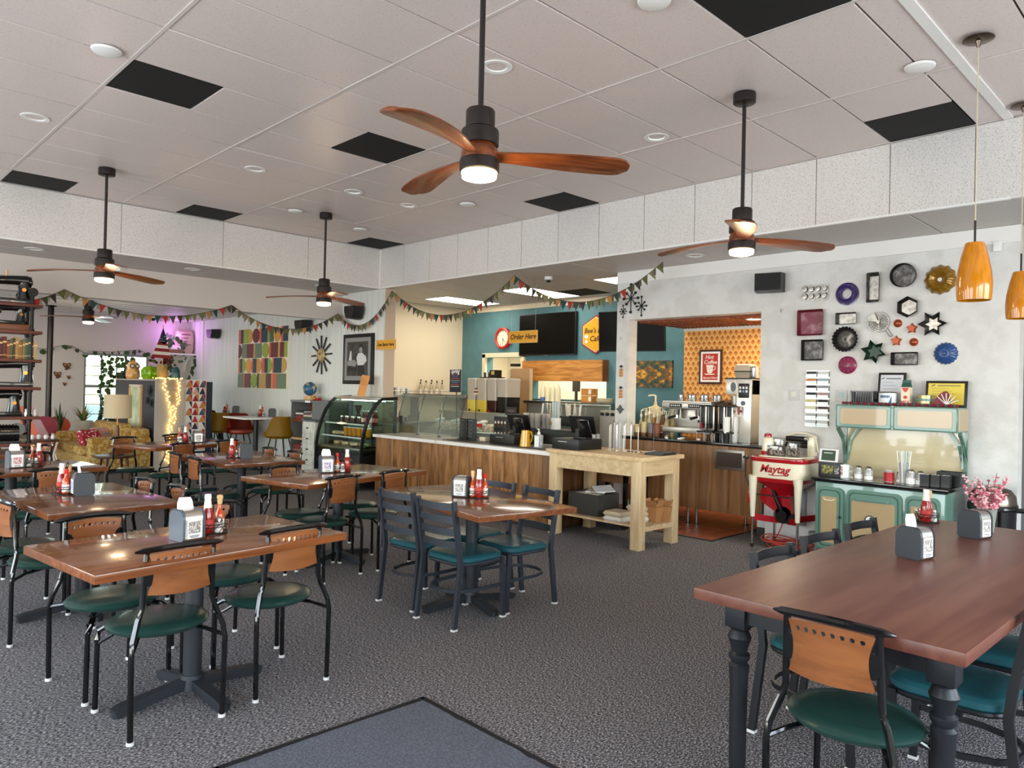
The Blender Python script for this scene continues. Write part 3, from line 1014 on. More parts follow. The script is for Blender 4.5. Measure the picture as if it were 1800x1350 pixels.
# pink flowers in a ribbed glass
fv = thing('flower_vase', 'clear ribbed tumbler of pink blossom twigs on the big table', 'vase', (4.87, 1.07, .761))
MB().lathe([(0, 0), (.035, 0), (.05, .13), (.047, .13), (.033, .006), (0, .006)], seg=16, wav=lambda a, i: 1 + .03 * math.cos(8 * a)).build('glass', mat('tinted_glass', '#d9dcd6', .06, trans=.75), fv)
pk = [mat('pink_blossom', '#c06a78', .7), mat('pale_pink_blossom', '#e3b3b6', .7)]
m = MB()
tips = []
for k in range(22):
    a, s = rnd.uniform(0, 2 * PI), rnd.uniform(.05, .14)
    tip = Vector((s * math.cos(a), s * math.sin(a), rnd.uniform(.2, .33)))
    mid = Vector((tip.x * .3, tip.y * .3, .12))
    m.tube([(0, 0, .02), mid, tip], .0018, 4)
    tips.append((mid, tip))
m.build('twigs', mat('twig', '#6a3b37', .8), fv)
for c in (0, 1):
    m = MB()
    for mid, tip in tips:
        for q in range(9):
            p = mid.lerp(tip, rnd.uniform(.1, 1.05)) + Vector((rnd.uniform(-.01, .01), rnd.uniform(-.01, .01), 0))
            m.sph(p, rnd.uniform(.006, .011), (1, 1, .7), 5)
    o = m.build('blossom', pk[c], fv)
    o['kind'] = 'stuff'
# ------------------------------------------------------------------ ceiling fans
fanwood = wood('fan_blade_wood', '#56280f', '#854620', (3, 40, 40), .3, .08, coat=.25)
bronze = mat('dark_bronze', '#2c2523', .4, metal=.3)
fanlamp = mat('fan_lamp', '#ffe0b0', .4, emit=14)
def fan(label, loc, rz, zc, zl, group='ceiling fans with wooden blades'):
    """loc at the ceiling; zl = height of the lamp's underside"""
    t = thing('ceiling_fan', label, 'ceiling fan', (loc[0], loc[1], zc), rz, group)
    d = zl - zc
    MB().lathe([(0, 0), (.075, 0), (.077, -.005), (.077, -.065), (.07, -.07), (0, -.07)], seg=24).build('canopy', bronze, t)
    MB().cyl((0, 0, -.06), (0, 0, d + .3), .0135, seg=10).build('downrod', bronze, t)
    MB().lathe([(0, d + .33), (.062, d + .33), (.068, d + .322), (.068, d + .245), (0, d + .245)], seg=24).build('upper_housing', bronze, t)
    MB().lathe([(.05, d + .25), (.085, d + .235), (.088, d + .225), (.088, d + .165), (0, d + .165)], seg=24).build('motor_housing', bronze, t)
    MB().lathe([(0, d + .168), (.07, d + .168), (.085, d + .14), (.088, d + .095), (0, d + .095)], seg=24).build('blade_hub', fanwood, t)
    for k in range(3):
        m = MB()
        n = 22
        rows = []
        for i in range(n + 1):
            u = i / n
            x = .05 + .65 * u
            wd = .036 + .056 * math.sin(min(1, u * 1.25) * PI / 2) ** 1.5
            if u > .88:
                wd *= math.sqrt(max(.05, 1 - ((u - .88) / .125) ** 2)) ** .8
            yc = .028 * math.sin(u * PI * .9) - .03 * u
            tw = -R(10) * (1 - u) ** 2 - R(6)
            zc_ = d + .116 - .026 * u + .008 * math.sin(u * PI)
            row = []
            for s, th in ((-1, .004), (-.5, .008), (0, .009), (.5, .008), (1, .004)):
                yy = s * wd
                row.append((x, yc + yy * math.cos(tw), zc_ + yy * math.sin(tw), th))
            rows.append(row)
        bm = m.bm
        top = [[bm.verts.new((x, y, z + h)) for x, y, z, h in r] for r in rows]
        bot = [[bm.verts.new((x, y, z - h)) for x, y, z, h in r] for r in rows]
        for i in range(n):
            for j in range(4):
                bm.faces.new((top[i][j], top[i + 1][j], top[i + 1][j + 1], top[i][j + 1]))
                bm.faces.new((bot[i][j], bot[i][j + 1], bot[i + 1][j + 1], bot[i + 1][j]))
            for j in (0, 4):
                bm.faces.new((top[i][j], bot[i][j], bot[i + 1][j], top[i + 1][j]))
        for i in (0, n):
            bm.faces.new([top[i][j] for j in range(5)] + [bot[i][j] for j in range(4, -1, -1)])
        bl = m.build('blade', fanwood, t)
        bl.rotation_euler = (0, 0, 2 * PI * k / 3)
    MB().lathe([(0, d + .098), (.09, d + .098), (.093, d + .09), (.093, d + .045), (.085, d + .04), (0, d + .04)], seg=24).build('light_ring', bronze, t)
    MB().lathe([(.084, d + .042), (.08, d + .012), (.05, d + .002), (0, d)], seg=24).build('light_lens', fanlamp, t)
    return t
fan('large wooden ceiling fan nearest the camera at top centre', (2.267, 2.548), -39, 3.61, 2.475)
fan('wooden ceiling fan on the left, nearest the shelf of sewing machines', (2.208, 8.036), 25, 3.61, 2.475)
fan('wooden ceiling fan in front of the speaker at the header corner', (4.641, 8.016), 18, 3.61, 2.475)
fan('wooden ceiling fan on the right, one brightly lit blade pointing at the camera', (4.716, 2.533), -32, 3.61, 2.475)
fan('small wooden ceiling fan in the lounge beyond the header', (3.62, 14.0), 50, 2.86, 2.46, None)
for x, y, p in ((2.267, 2.548, 10), (2.208, 8.036, 9), (4.641, 8.016, 9), (4.716, 2.533, 9), (3.62, 14.0, 7)):
    l = bpy.data.lights.new('fan_glow', 'POINT')
    l.energy = p
    l.color = (1, .72, .42)
    l.shadow_soft_size = .07
    o = bpy.data.objects.new('fan_glow', l)
    COL.objects.link(o)
    o.location = (x, y, 2.38)
# round recessed lights and white discs in the ceiling
def can(i, x, y, z, kind, where):
    t = thing('recessed_light' if kind else 'ceiling_disc', where, 'recessed light' if kind else 'ceiling fitting', (x, y, z), 0, 'round fittings in the white ceiling')
    if kind:
        MB().lathe([(.066, .012), (.07, 0), (.1, -.002), (.104, .002), (.1, .006), (.066, .006)], seg=24).build('trim_ring', white, t)
        MB().lathe([(.067, .004), (.06, .012), (0, .015)], seg=20).build('diffuser', mat('lamp_off', '#f6f4f0', .3, emit=.25), t)
    else:
        MB().lathe([(0, -.022), (.06, -.022), (.085, -.012), (.09, 0), (0, 0)], seg=24).build('disc_cover', white, t)
for i, a in enumerate([(3.243, 3.499, 3.605, 1, 'recessed ceiling light just right of the nearest fan rod'), (1.368, 6.912, 3.605, 1, 'recessed ceiling light at the left edge, above the left black panel'),
        (3.212, 6.903, 3.605, 1, 'recessed ceiling light left of the black panel behind the nearest fan'), (5.042, 3.487, 3.605, 1, 'recessed ceiling light left of the right fan rod'),
        (5.065, 6.911, 3.605, 1, 'recessed ceiling light below the nearest fan blade'), (4.32, 8.168, 3.605, 0, 'small white disc on the ceiling beyond the small recessed lights'),
        (1.394, 5.151, 3.605, 0, 'white disc on the ceiling beside the top left black panel'), (3.257, 2.285, 3.605, 0, 'white disc on the ceiling cut by the top edge of the photo'),
        (5.045, 1.414 + .1, 3.605, 0, 'flat white disc on the ceiling beside the pendant canopy'), (5.40, 8.434, 3.605, 0, 'small white disc on the ceiling near the far corner black panel'),
        (5.461, 6.325, 3.605, 0, 'small white disc on the ceiling under the right side of the nearest fan'), (4.316, 6.884, 3.605, 1, 'small recessed light behind the fan by the header'),
        (1.985, 9.9, 3.0, 1, 'recessed light in the low ceiling strip at the far left'), (3.778, 9.9, 3.0, 1, 'recessed light in the low ceiling strip, middle one'),
        (5.686, 9.9, 3.0, 1, 'recessed light in the low ceiling strip behind the header corner fan'), (6.973, 4.289, 3.0, 1, 'recessed light in the low ceiling behind the right fan')]):
    can(i, *a)
# pendants over the big table
yglass = mat('yellow_art_glass', '#c97f05', .14, nz=((60, 60, 4), '#b36a03', .4, .7), coat=.5)
def pendant(label, x, y, z0, z1):
    t = thing('pendant_lamp', label, 'pendant lamp', (x, y, 3.6), 0, 'yellow glass pendants')
    MB().lathe([(0, 0), (.08, 0), (.083, -.006), (.07, -.012), (.02, -.016), (.008, -.05), (0, -.05)], seg=24).build('canopy', mat('antique_nickel', '#6a5c52', .25, metal=.9), t)
    MB().cyl((0, 0, -.03), (0, 0, z1 - 3.6 + .1), .0035, seg=6).build('cord', mat('cord_ivory', '#c9bda4', .6), t)
    MB().cyl((0, 0, z1 - 3.6), (0, 0, z1 - 3.6 + .13), .006, seg=8).build('stem', bronze, t)
    h = z1 - z0
    prof = [(.046, h), (.05, h - .006), (.07, h * .75), (.086, h * .5), (.092, h * .3), (.09, h * .12), (.086, 0), (.083, 0), (.087, h * .12), (.089, h * .3), (.083, h * .5), (.067, h * .75), (.046, h - .012), (.0, h - .012), (0, h), (.046, h)]
    MB().lathe(prof, (0, 0, z0 - 3.6), 28).build('shade', yglass, t)
    MB().sph((0, 0, z0 - 3.6 + .12), .03, seg=10).build('bulb', mat('bulb_white', '#fff3da', .4), t)
pendant('yellow glass pendant lamp in front of the golden ring pan', 4.866, 1.152, 2.082, 2.415)
pendant('yellow glass pendant lamp cut off by the right edge of the photo', 6.19, 1.178, 2.089, 2.42)

# ------------------------------------------------------------------ bakeware wall
GP = 'bakeware hung on the white wall'
PW = 7.397
tin = mat('old_tin', '#b9b5ae', .32, metal=.75, nz=(26, '#8a857e', .4, .7))
dtin = mat('dark_tin', '#4c4a48', .42, metal=.6, nz=(18, '#8d8a86', .45, .75))
def pan(label, y, z, name='baking_pan', cat='baking pan', spin=0):
    return hung(name, label, cat, (PW, y, z), WX, GP, spin)
def pan_shell(t, poly, depth, wall, base, inner=.86, lip=.0):
    """a pan hung with its open side to the room: floor against the wall, flaring walls towards us"""
    bm = bmesh.new()
    o0 = [(x * inner, y * inner, .0) for x, y in poly]
    rings = [o0, [(x, y, depth) for x, y in poly], [(x * .97, y * .97, depth) for x, y in poly], [(x * inner * .97, y * inner * .97, .004) for x, y in poly]]
    vr = [[bm.verts.new(p) for p in r] for r in rings]
    n = len(poly)
    for a, b in zip(vr, vr[1:]):
        for k in range(n):
            bm.faces.new((a[k], a[(k + 1) % n], b[(k + 1) % n], b[k]))
    bm.faces.new(vr[0])
    m = MB()
    m.bm.free()
    m.bm = bm
    m.build('pan_wall', wall, t)
    MB().prism([(x * inner * .968, y * inner * .968) for x, y in poly], .003, .005).build('pan_floor', base, t)
t = pan('eight-cup silver muffin tin on the wall below the black speaker', 3.153, 2.559, 'muffin_tin', 'muffin tin')
MB().prism(rrect(.276, .166, .03), 0, .006).build('tray', tin, t)
for i in range(4):
    for j in range(2):
        x, y = -.099 + .066 * i, -.036 + .072 * j
        MB().lathe([(.03, .006), (.026, .03), (.0, .033)], (x, y, 0), 14).build('cup', tin, t)
t = pan('purple enamel ring mould', 2.835, 2.52, 'ring_mould', 'ring mould')
MB().lathe([(.11, 0), (.112, .006), (.1, .008), (.085, .04), (.07, .046), (.055, .04), (.046, .006), (.046, 0), (.11, 0)], seg=32).build('ring', mat('purple_enamel', '#34235f', .2, coat=.4), t)
t = pan('tall narrow silver loaf pan hung upright', 2.582, 2.558, 'loaf_pan')
pan_shell(t, rrect(.114, .288, .006, 1), .055, dtin, tin, .8)
t = pan('round dark tin cake pan at the top of the wall', 2.32, 2.651, 'cake_pan')
pan_shell(t, ngon(28, .113), .05, mat('black_tin', '#232221', .45, metal=.5), dtin, .93)
t = pan('golden fluted ring cake pan beside the yellow pendant', 2.018, 2.587, 'bundt_pan')
fl_ = lambda a, i: 1 + (.045 if i in (1, 2, 3, 4) else .02) * math.cos(12 * a)
MB().lathe([(.128, 0), (.13, .004), (.118, .02), (.1, .05), (.075, .062), (.05, .05), (.03, .02), (.024, .012), (.02, .01)], seg=72, wav=fl_).build('pan', mat('gold_enamel', '#8a6410', .22, metal=.3, coat=.4), t)
MB().cyl((0, 0, .0), (0, 0, .014), .019, seg=14).build('tube_end', whiteplastic, t)
t = pan('square dark red baking pan', 3.182, 2.252)
pan_shell(t, rrect(.265, .265, .012, 2), .05, mat('dark_red_enamel', '#5d1420', .3, coat=.3), mat('worn_red_enamel', '#7d3040', .35, nz=(9, '#b58a90', .5, .75)), .86)
t = pan('small dark loaf pan with silver inside below the purple ring', 2.827, 2.275, 'loaf_pan')
pan_shell(t, rrect(.2, .117, .006, 1), .055, darksteel, tin, .82)
t = pan('wire-handled rotary food mill disc in the middle of the wall', 2.536, 2.228, 'food_mill', 'food mill')
m = MB()
m.tube([(.095 * math.cos(a), .095 * math.sin(a), .01) for a in [2 * PI * k / 28 for k in range(28)]], .006, 6, closed=True)
for q in (.03, .05, .07):
    m.tube([(q * math.cos(a), q * math.sin(a), .008) for a in [2 * PI * k / 24 for k in range(24)]], .0025, 4, closed=True)
for k in range(20):
    a = 2 * PI * k / 20
    m.cyl((.02 * math.cos(a), .02 * math.sin(a), .008), (.094 * math.cos(a), .094 * math.sin(a), .008), .0022, seg=4)
m.build('sieve', tin, t)
MB().prism([(0, 0), (-.1, .02), (-.09, .06), (-.04, .09)], .01, .014).build('blade', tin, t)
MB().cyl((0, 0, 0), (0, 0, .03), .016, seg=12).build('hub', tin, t)
MB().tube([(.055, -.075, .01), (.1, -.14, .012), (.115, -.145, .012), (.125, -.135, .012), (.08, -.06, .01)], .004, 5).build('handle', tin, t)
MB().prism([(-.115, .0), (-.085, .03), (-.09, -.02)], .006, .012).build('spout', tin, t)
t = pan('dark hexagonal cake tin with pale floor', 2.273, 2.352, 'cake_pan')
pan_shell(t, ngon(6, .1, PI / 6), .055, mat('black_tin', '#232221'), tin, .74)
t = pan('silver six-pointed star mould', 2.067, 2.187, 'star_mould', 'star mould')
pan_shell(t, star(6, .125, .07, 0), .045, darksteel, tin, .55)
cop = mat('copper_mould', '#9a4a2c', .3, metal=.5)
for lb, y, z, k in (('copper dome jelly mould, upper left of the four small ones', 2.368, 2.208, 0), ('copper star jelly mould, upper right of the four small ones', 2.245, 2.155, 1), ('copper star jelly mould, lower left of the four small ones', 2.378, 2.043, 1), ('copper dome jelly mould, lower right of the four small ones', 2.228, 2.028, 0)):
    t = pan(lb, y, z, 'jelly_mould', 'jelly mould')
    if k:
        MB().prism(star(5, .05, .03), 0, .022, None, .75).build('mould', cop, t)
        MB().prism(star(5, .054, .033), 0, .003).build('rim', cop, t)
    else:
        MB().lathe([(.036, 0), (.033, .012), (.02, .024), (0, .028)], seg=18).build('mould', cop, t)
        MB().lathe([(.03, 0), (.039, 0), (.039, .003), (.03, .003)], seg=18).build('rim', cop, t)
t = pan('round fluted dark tart tin with ribbed cone centre', 2.832, 2.072, 'fluted_pan')
f2 = lambda a, i: 1 + .05 * math.cos(22 * a) * (1 if i > 1 else .4)
MB().lathe([(0, .004), (.075, .004), (.09, .006), (.118, .055), (.122, .056), (.1, .0), (0, 0)], seg=88, wav=f2).build('pan_wall', mat('black_tin', '#232221'), t)
MB().lathe([(.075, .005), (.05, .02), (.02, .035), (.016, .036)], seg=48, wav=lambda a, i: 1 + .06 * math.cos(24 * a)).build('ribbed_centre', tin, t)
MB().cyl((0, 0, .02), (0, 0, .037), .014, seg=10).build('tube_end', black, t)
t = pan('square grey baking pan under the dark red one', 3.156, 1.973)
pan_shell(t, rrect(.222, .212, .008, 2), .05, mat('black_tin', '#232221'), dtin, .88)
t = pan('dark green six-pointed star mould', 2.567, 1.944, 'star_mould', 'star mould', 14)
pan_shell(t, star(6, .12, .068, PI / 2), .05, mat('green_tin', '#1f3a2c', .4, metal=.2), mat('green_tin_floor', '#2f4a3a', .4), .62)
t = pan('dark rectangular loaf pan above the framed certificates', 2.292, 1.874, 'loaf_pan')
pan_shell(t, rrect(.236, .12, .008, 1), .055, mat('black_tin', '#232221'), dtin, .85)
t = pan('blue pleated flower mould at the right end', 1.963, 1.918, 'flower_mould', 'flower mould')
blue = mat('blue_enamel', '#27497f', .3, coat=.3)
MB().lathe([(.092, 0), (.09, .006), (.07, .025), (.045, .04), (.02, .044), (0, .04)], seg=72, wav=lambda a, i: 1 + .1 * (1 if i < 3 else .4) * abs(math.sin(9 * a))).build('mould', blue, t)
MB().lathe([(.028, .04), (.022, .05), (.012, .046), (0, .05)], seg=16).build('boss', blue, t)
t = pan('magenta dimpled mould low on the wall', 2.819, 1.82, 'dimpled_mould', 'mould')
mag = mat('magenta_enamel', '#8e2350', .25, coat=.4)
MB().lathe([(.088, 0), (.086, .012), (.06, .034), (0, .042)], seg=28).build('mould', mag, t)
m = MB()
for q, n in ((.0, 1), (.033, 6), (.064, 10)):
    for k in range(n):
        a = 2 * PI * k / n
        zz = .042 - 6.2 * q * q * .55
        m.lathe([(.006, zz - .004), (.011, zz - .002), (.01, zz + .008), (.005, zz + .008)], (q * math.cos(a), q * math.sin(a), 0), 10)
m.build('dimple', mat('deep_magenta', '#6b1038', .3), t)

# ------------------------------------------------------------------ other things on the right wall
def speaker(label, loc, fr, w, h, d, spin=0, group='black wall speakers', tip=0):
    t = hung('wall_speaker', label, 'speaker', loc, fr, group, spin)
    MB().box((0, 0, .02), (.03, .05, .06)).build('bracket', black, t)
    M = Matrix.Rotation(R(tip), 4, 'Y')
    m = MB().prism([(-w / 2, -h / 2), (w / 2, -h / 2), (w / 2, h / 2), (-w / 2, h / 2)], .045, .045 + d, M, .92)
    m.build('cabinet', black, t)
    MB().prism([(-w * .43, -h * .41), (w * .43, -h * .41), (w * .43, h * .41), (-w * .43, h * .41)], .046 + d, .052 + d, M).build('grille', mat('speaker_grille', '#1e1e1f', .7, bump=(400, .4)), t)
    return t
speaker('black speaker on the white wall left of the muffin tin', (7.4, 3.62, 2.685), WX, .29, .2, .15, 0, 'black wall speakers', 14)
def wedge_speaker(label, loc, w, h, d):
    t = hung('wall_speaker', label, 'speaker', loc, WX, 'black wall speakers')
    MB().prism([(-w * .5, h * .5), (w * .5, h * .5), (w * .5, h * .1), (w * .34, -h * .42), (w * .15, -h * .5), (-w * .15, -h * .5), (-w * .34, -h * .42), (-w * .5, h * .1)], .04, .04 + d, None, .9).build('cabinet', black, t)
    MB().box((0, .02, .02), (.06, .06, .05)).build('bracket', black, t)
wedge_speaker('black wedge speaker above the framed photograph', (6.46, 10.02, 2.665), .3, .22, .18)
wedge_speaker('black wedge speaker behind the bunting beside the sunburst clock', (6.46, 11.62, 2.53), .3, .2, .18)
wedge_speaker('black wedge speaker left of the geometric panel, lit purple below', (6.46, 15.4, 2.53), .3, .2, .18)
t = hung('motion_sensor', 'small white sensor box below the crown near the right end of the wall', 'sensor', (7.398, 1.575, 2.83))
MB().box((0, 0, .02), (.06, .09, .04), None, .006).build('case', whiteplastic, t)
MB().tube([(0, .045, .006), (.005, .09, .005), (0, .15, .005)], .003, 5).build('wire', whiteplastic, t)
for lb, y, z, lc_ in (('white switch plate left of the leaflet rack', 3.353, 1.515, '#d9d9c8'), ('white switch plate with a pale blue sticker right of the leaflet rack', 2.875, 1.519, '#a9c7c2')):
    t = hung('switch_plate', lb, 'switch plate', (7.399, y, z), WX, None)
    MB().box((0, 0, .004), (.115, .115, .008), None, .003).build('plate', mat('silver_plate', '#c9c9c7', .4), t)
    MB().box((0, .01, .009), (.05, .05, .004)).build('rocker' if 'left' in lb else 'sticker', mat('switch_' + lc_[1:], lc_, .4), t)
t = hung('leaflet_rack', 'clear two-column leaflet rack of business cards on the white wall', 'card rack', (7.398, 3.109, 1.483))
MB().box((0, 0, .004), (.24, .57, .004)).build('back_panel', mat('clear_acrylic', '#eef0ee', .1, trans=.6), t)
cc = ['#3a3b40', '#d7d9d2', '#c98a4e', '#9fb0bd', '#24272d', '#8a8f96', '#2b2f33', '#b08c86', '#d8cd84', '#2a2522', '#e5dfb4', '#5a4040', '#b9bfb8', '#d2d6d4', '#c6cbd6', '#dcdcd8']
for r8 in range(8):
    for c in range(2):
        x, y = -.06 + .12 * c, .25 - .0705 * r8
        cd = MB().box((x, y, .016), (.105, .05, .008), (R(-18), 0, 0)).build('business_card', mat('card_stock', '#d6d5d0', .6), t)
        MB().box((x + .004, y + .012, .0235), (.098, .022, .003), (R(-18), 0, 0)).build('card_print', mat('card_' + cc[r8 * 2 + c][1:], cc[r8 * 2 + c], .5), cd)
        MB().box((x, y - .018, .027), (.112, .03, .002)).build('pocket', mat('clear_acrylic', '#eef0ee'), t)
# starbursts and little ornaments on the post
for lb, y, z, s in (('largest black starburst ornament on the post, tangled in the bunting', 5.44, 2.665, .17), ('medium black starburst ornament on the wall above the bar opening', 5.28, 2.56, .115), ('smallest black starburst ornament on the post', 5.555, 2.51, .075)):
    t = hung('starburst_ornament', lb, 'wall ornament', (7.392, y, z), WX, 'black starburst ornaments')
    for k in range(4):
        a = PI * k / 4
        L_ = s if k == 2 else s * (.62 if k == 0 else .55)
        p = Vector((math.cos(a) * L_, math.sin(a) * L_, 0))
        m = MB().cyl(-p, p, .0055 if s > .1 else .004, seg=6).sph(p, .011 * s / .115 + .003, seg=8).sph(-p, .011 * s / .115 + .003, seg=8)
        m.build('ray', black, t)
    MB().sph((0, 0, 0), .012, seg=8).build('boss', black, t)
orn = mat('orange_ornament', '#dc8f35', .5)
for lb, z, k in (('upper orange openwork ornament on the white post', 1.755, 1), ('lower orange openwork ornament on the white post', 1.49, 1), ('small dark metal ornament low on the white post', 1.29, 0)):
    t = hung('post_ornament', lb, 'wall ornament', (7.395, 5.565, z), WX, 'ornaments on the white post')
    if k:
        m = MB()
        for q in range(3):
            for h in (-1, 1):
                m.lathe([(.008, -.004), (.016, -.002), (.016, .004), (.008, .004)], (h * .014, -.045 + .035 * q, .004), 8)
        m.build('openwork', orn, t)
        MB().prism([(-.03, .06), (.03, .06), (0, .09)], 0, .012).cyl((0, .03, .004), (0, .07, .004), .004, seg=5).build('cap', black, t)
    else:
        MB().prism(star(4, .055, .03, 0), 0, .02).build('flower', darksteel, t)
for y, z in ((5.57, 2.19), (3.5, 2.41)):
    t = hung('wall_hook', 'tiny cup hook left of the bar opening' if y > 5 else 'tiny cup hook on the wall under the speaker', 'hook', (7.399, y, z), WX, None)
    MB().tube([(0, 0, 0), (0, 0, .02), (0, -.015, .03), (0, -.03, .022), (0, -.03, .01)], .0025, 5).build('hook', darksteel, t)
# ------------------------------------------------------------------ green and cream vintage range
jade = mat('jade_enamel', '#66897a', .22, coat=.6)
tanen = mat('tan_enamel', '#b39a72', .22, coat=.6, bump=(300, .02))
jdark = mat('jade_edge', '#3b594b', .3)
def rpanel(mb, cx, cz, w, h, r, y0, y1):
    """rounded panel standing in the local xz plane between depths y0..y1"""
    M = Matrix(((1, 0, 0, cx), (0, 0, 1, 0), (0, 1, 0, cz), (0, 0, 0, 1)))
    return mb.prism(rrect(w, h, r, 4), y0, y1, M)
st = thing('vintage_range', 'jade green and tan enamelled vintage kitchen range against the white wall', 'stove', (6.80, 2.33, 0), -90)
MB().bb(-.54, .54, .02, .56, .1, .725, .012).build('body', jade, st)
m = MB().bb(-.57, .57, -.02, .57, .735, .763, .008)
m.bb(-.55, .55, 0, .56, .722, .736)
m.build('black_top', blackgloss, st)
for x in (-.5, .5):
    for y in (.06, .52):
        MB().cyl((x, y, 0), (x, y, .11), .018, .028, 10).build('leg', jade, st)
for cx, w in ((-.4, .24), (-.02, .46), (.37, .27)):
    d = rpanel(MB(), cx, .4, w, .56, .05, .0, .022).build('door', jade, st)
    for k in (1, 2, 3):
        rpanel(MB(), cx, .4, w - .022 * k, .56 - .022 * k, .045, -.003 * k, 0).build('moulding', jdark if k == 2 else jade, d)
    rpanel(MB(), cx, .385, w - .1, .42 if w < .4 else .4, .012, -.016, -.006).build('door_panel', tanen, d)
    if w < .4:
        MB().tube([(cx - .05, -.018, .575), (cx - .03, -.024, .562), (cx + .03, -.024, .562), (cx + .05, -.018, .575)], .006, 6).build('pull_lip', cream, d)
    if cx < -.3:
        MB().sph((cx + .1, -.02, .42), .012, seg=8).build('knob', black, d)
    if w > .4:
        MB().tube([(cx - .13, -.02, .6), (cx - .12, -.04, .6), (cx + .12, -.04, .6), (cx + .13, -.02, .6)], .008, 6).build('handle', jade, d)
        M = T(cx - .02, -.016, .43) @ Matrix.Rotation(R(90), 4, 'X')
        MB().lathe([(0, 0), (.042, 0), (.042, .01), (.034, .012), (.034, .006), (0, .006)], seg=20, M=M).build('thermometer_ring', black, d)
        MB().lathe([(0, 0), (.034, 0), (.034, .0085), (0, .0085)], seg=20, M=M).build('thermometer_face', white, d)
        MB().box((cx - .018, -.027, .438), (.004, .002, .04), (0, R(40), 0)).build('needle', black, d)
MB().bb(-.46, .55, .545, .56, .763, 1.23).build('backsplash', mat('tan_splash', '#d2c39c', .12, coat=.8), st)
for s, x in ((1, -.47), (-1, .555)):
    m = MB()
    m.tube([(x, .535, .763), (x, .53, .95), (x, .46, 1.12), (x, .34, 1.215)], .02, sq=(.03, .03))
    m.tube([(x, .545, .763), (x, .545, 1.22)], .02, sq=(.022, .022))
    m.tube([(x + s * .02, .535, .9), (x + s * .05, .53, 1.1), (x + s * .13, .53, 1.215)], .02, sq=(.02, .03))
    m.build('bracket', jade, st)
MB().bb(-.46, .56, .25, .575, 1.22, 1.436, .01).build('hood', jade, st)
MB().bb(.56, .566, .27, .56, 1.235, 1.42).build('hood_side_panel', tanen, st)
for cx, w in ((-.205, .47), (.305, .49)):
    d = rpanel(MB(), cx, 1.328, w, .19, .012, .238, .252).build('hood_door', jade, st)
    rpanel(MB(), cx, 1.33, w - .06, .145, .02, .232, .24).build('door_panel', tanen, d)
MB().bb(.035, .055, .236, .252, 1.225, 1.435).sph((.045, .234, 1.25), .006, seg=6).sph((.045, .234, 1.42), .006, seg=6).build('centre_strip', jade, st)
# what stands on the range
G = 'condiments on the black stove top'
ZT = .764
def at(x, y, z=ZT):
    """point in the range's own frame -> world"""
    return (6.80 + y, 2.33 - x, z)
def jar(label, x, y, fill, fm, r=.036, h=.1, lid=True, g=G):
    t = thing('sugar_jar', label, 'jar', at(x, y), 0, g)
    MB().lathe([(0, 0), (r, 0), (r, h * .8), (r * .8, h), (0, h)], seg=16).build('jar', shaker_g, t)
    MB().lathe([(0, .003), (r * 1.005, .004), (r * 1.005, h * fill), (0, h * fill)], seg=16).build('contents', fm, t)
    if lid:
        MB().lathe([(0, h + .022), (r * .5, h + .018), (r * .86, h + .004), (r * .86, h - .008), (0, h - .008)], seg=16).build('lid', steel, t)
    return t
def mug(label, loc, rz, m, g, pm=None, sc=1.0):
    t = thing('mug', label, 'mug', loc, rz, g)
    r, h = .045 * sc, .105 * sc
    MB().lathe([(0, 0), (r * .95, 0), (r, .005), (r, h), (r * .93, h), (r * .9, .01), (0, .01)], seg=18).build('cup', m, t)
    MB().tube([(r, 0, h * .8), (r * 1.5, 0, h * .78), (r * 1.72, 0, h * .5), (r * 1.5, 0, h * .24), (r, 0, h * .22)], .007 * sc, 6).build('handle', m, t)
    if pm:
        m2 = MB()
        for k in range(5):
            a0, a1 = PI + .35 * (k - 2.5), PI + .35 * (k - 1.5)
            m2.face([(r * 1.012 * math.cos(a), r * 1.012 * math.sin(a), z) for a, z in ((a0, h * .18), (a1, h * .18), (a1, h * .85), (a0, h * .85))])
        m2.build('mug_print', pm, t)
    return t
mug('white mug with a reddish photo print at the left of the stove top', at(-.34, .16), -40, whiteplastic, None, mat('photo_print', '#8c4a3a', .4, nz=(60, '#e7d2c4', .45, .6)), 1.15)
jar('sugar dispenser nearest the printed mug', -.21, .17, .45, saltm)
jar('sugar dispenser second from the printed mug', -.12, .16, .35, saltm)
jar('red glass candle jar on the stove top', .05, .17, .85, mat('red_wax', '#b3202c', .3), .042, .1, False)
jar('low jar with dark lid right of the red candle jar', .14, .2, .3, saltm, .04, .085)
jar('sugar dispenser in front of the straw jar', .235, .14, .5, saltm, .038, .11)
jar('salt dispenser right of the straw jar', .305, .16, .4, saltm, .034, .1)
t = thing('straw_jar', 'tall glass of paper straws on the stove top', 'jar', at(.17, .16), 0)
MB().lathe([(0, 0), (.03, 0), (.045, .18), (.042, .18), (.028, .006), (0, .006)], seg=16).build('glass', shaker_g, t)
for k in range(14):
    a = 2 * PI * k / 14
    q = .012 + .016 * (k % 2)
    MB().cyl((q * math.cos(a), q * math.sin(a), .01), (q * 2 * math.cos(a), q * 2 * math.sin(a), .28), .0042, seg=6).build('straw', mat('straw_green', '#7fa08a', .5) if k % 3 == 0 else paper, t)
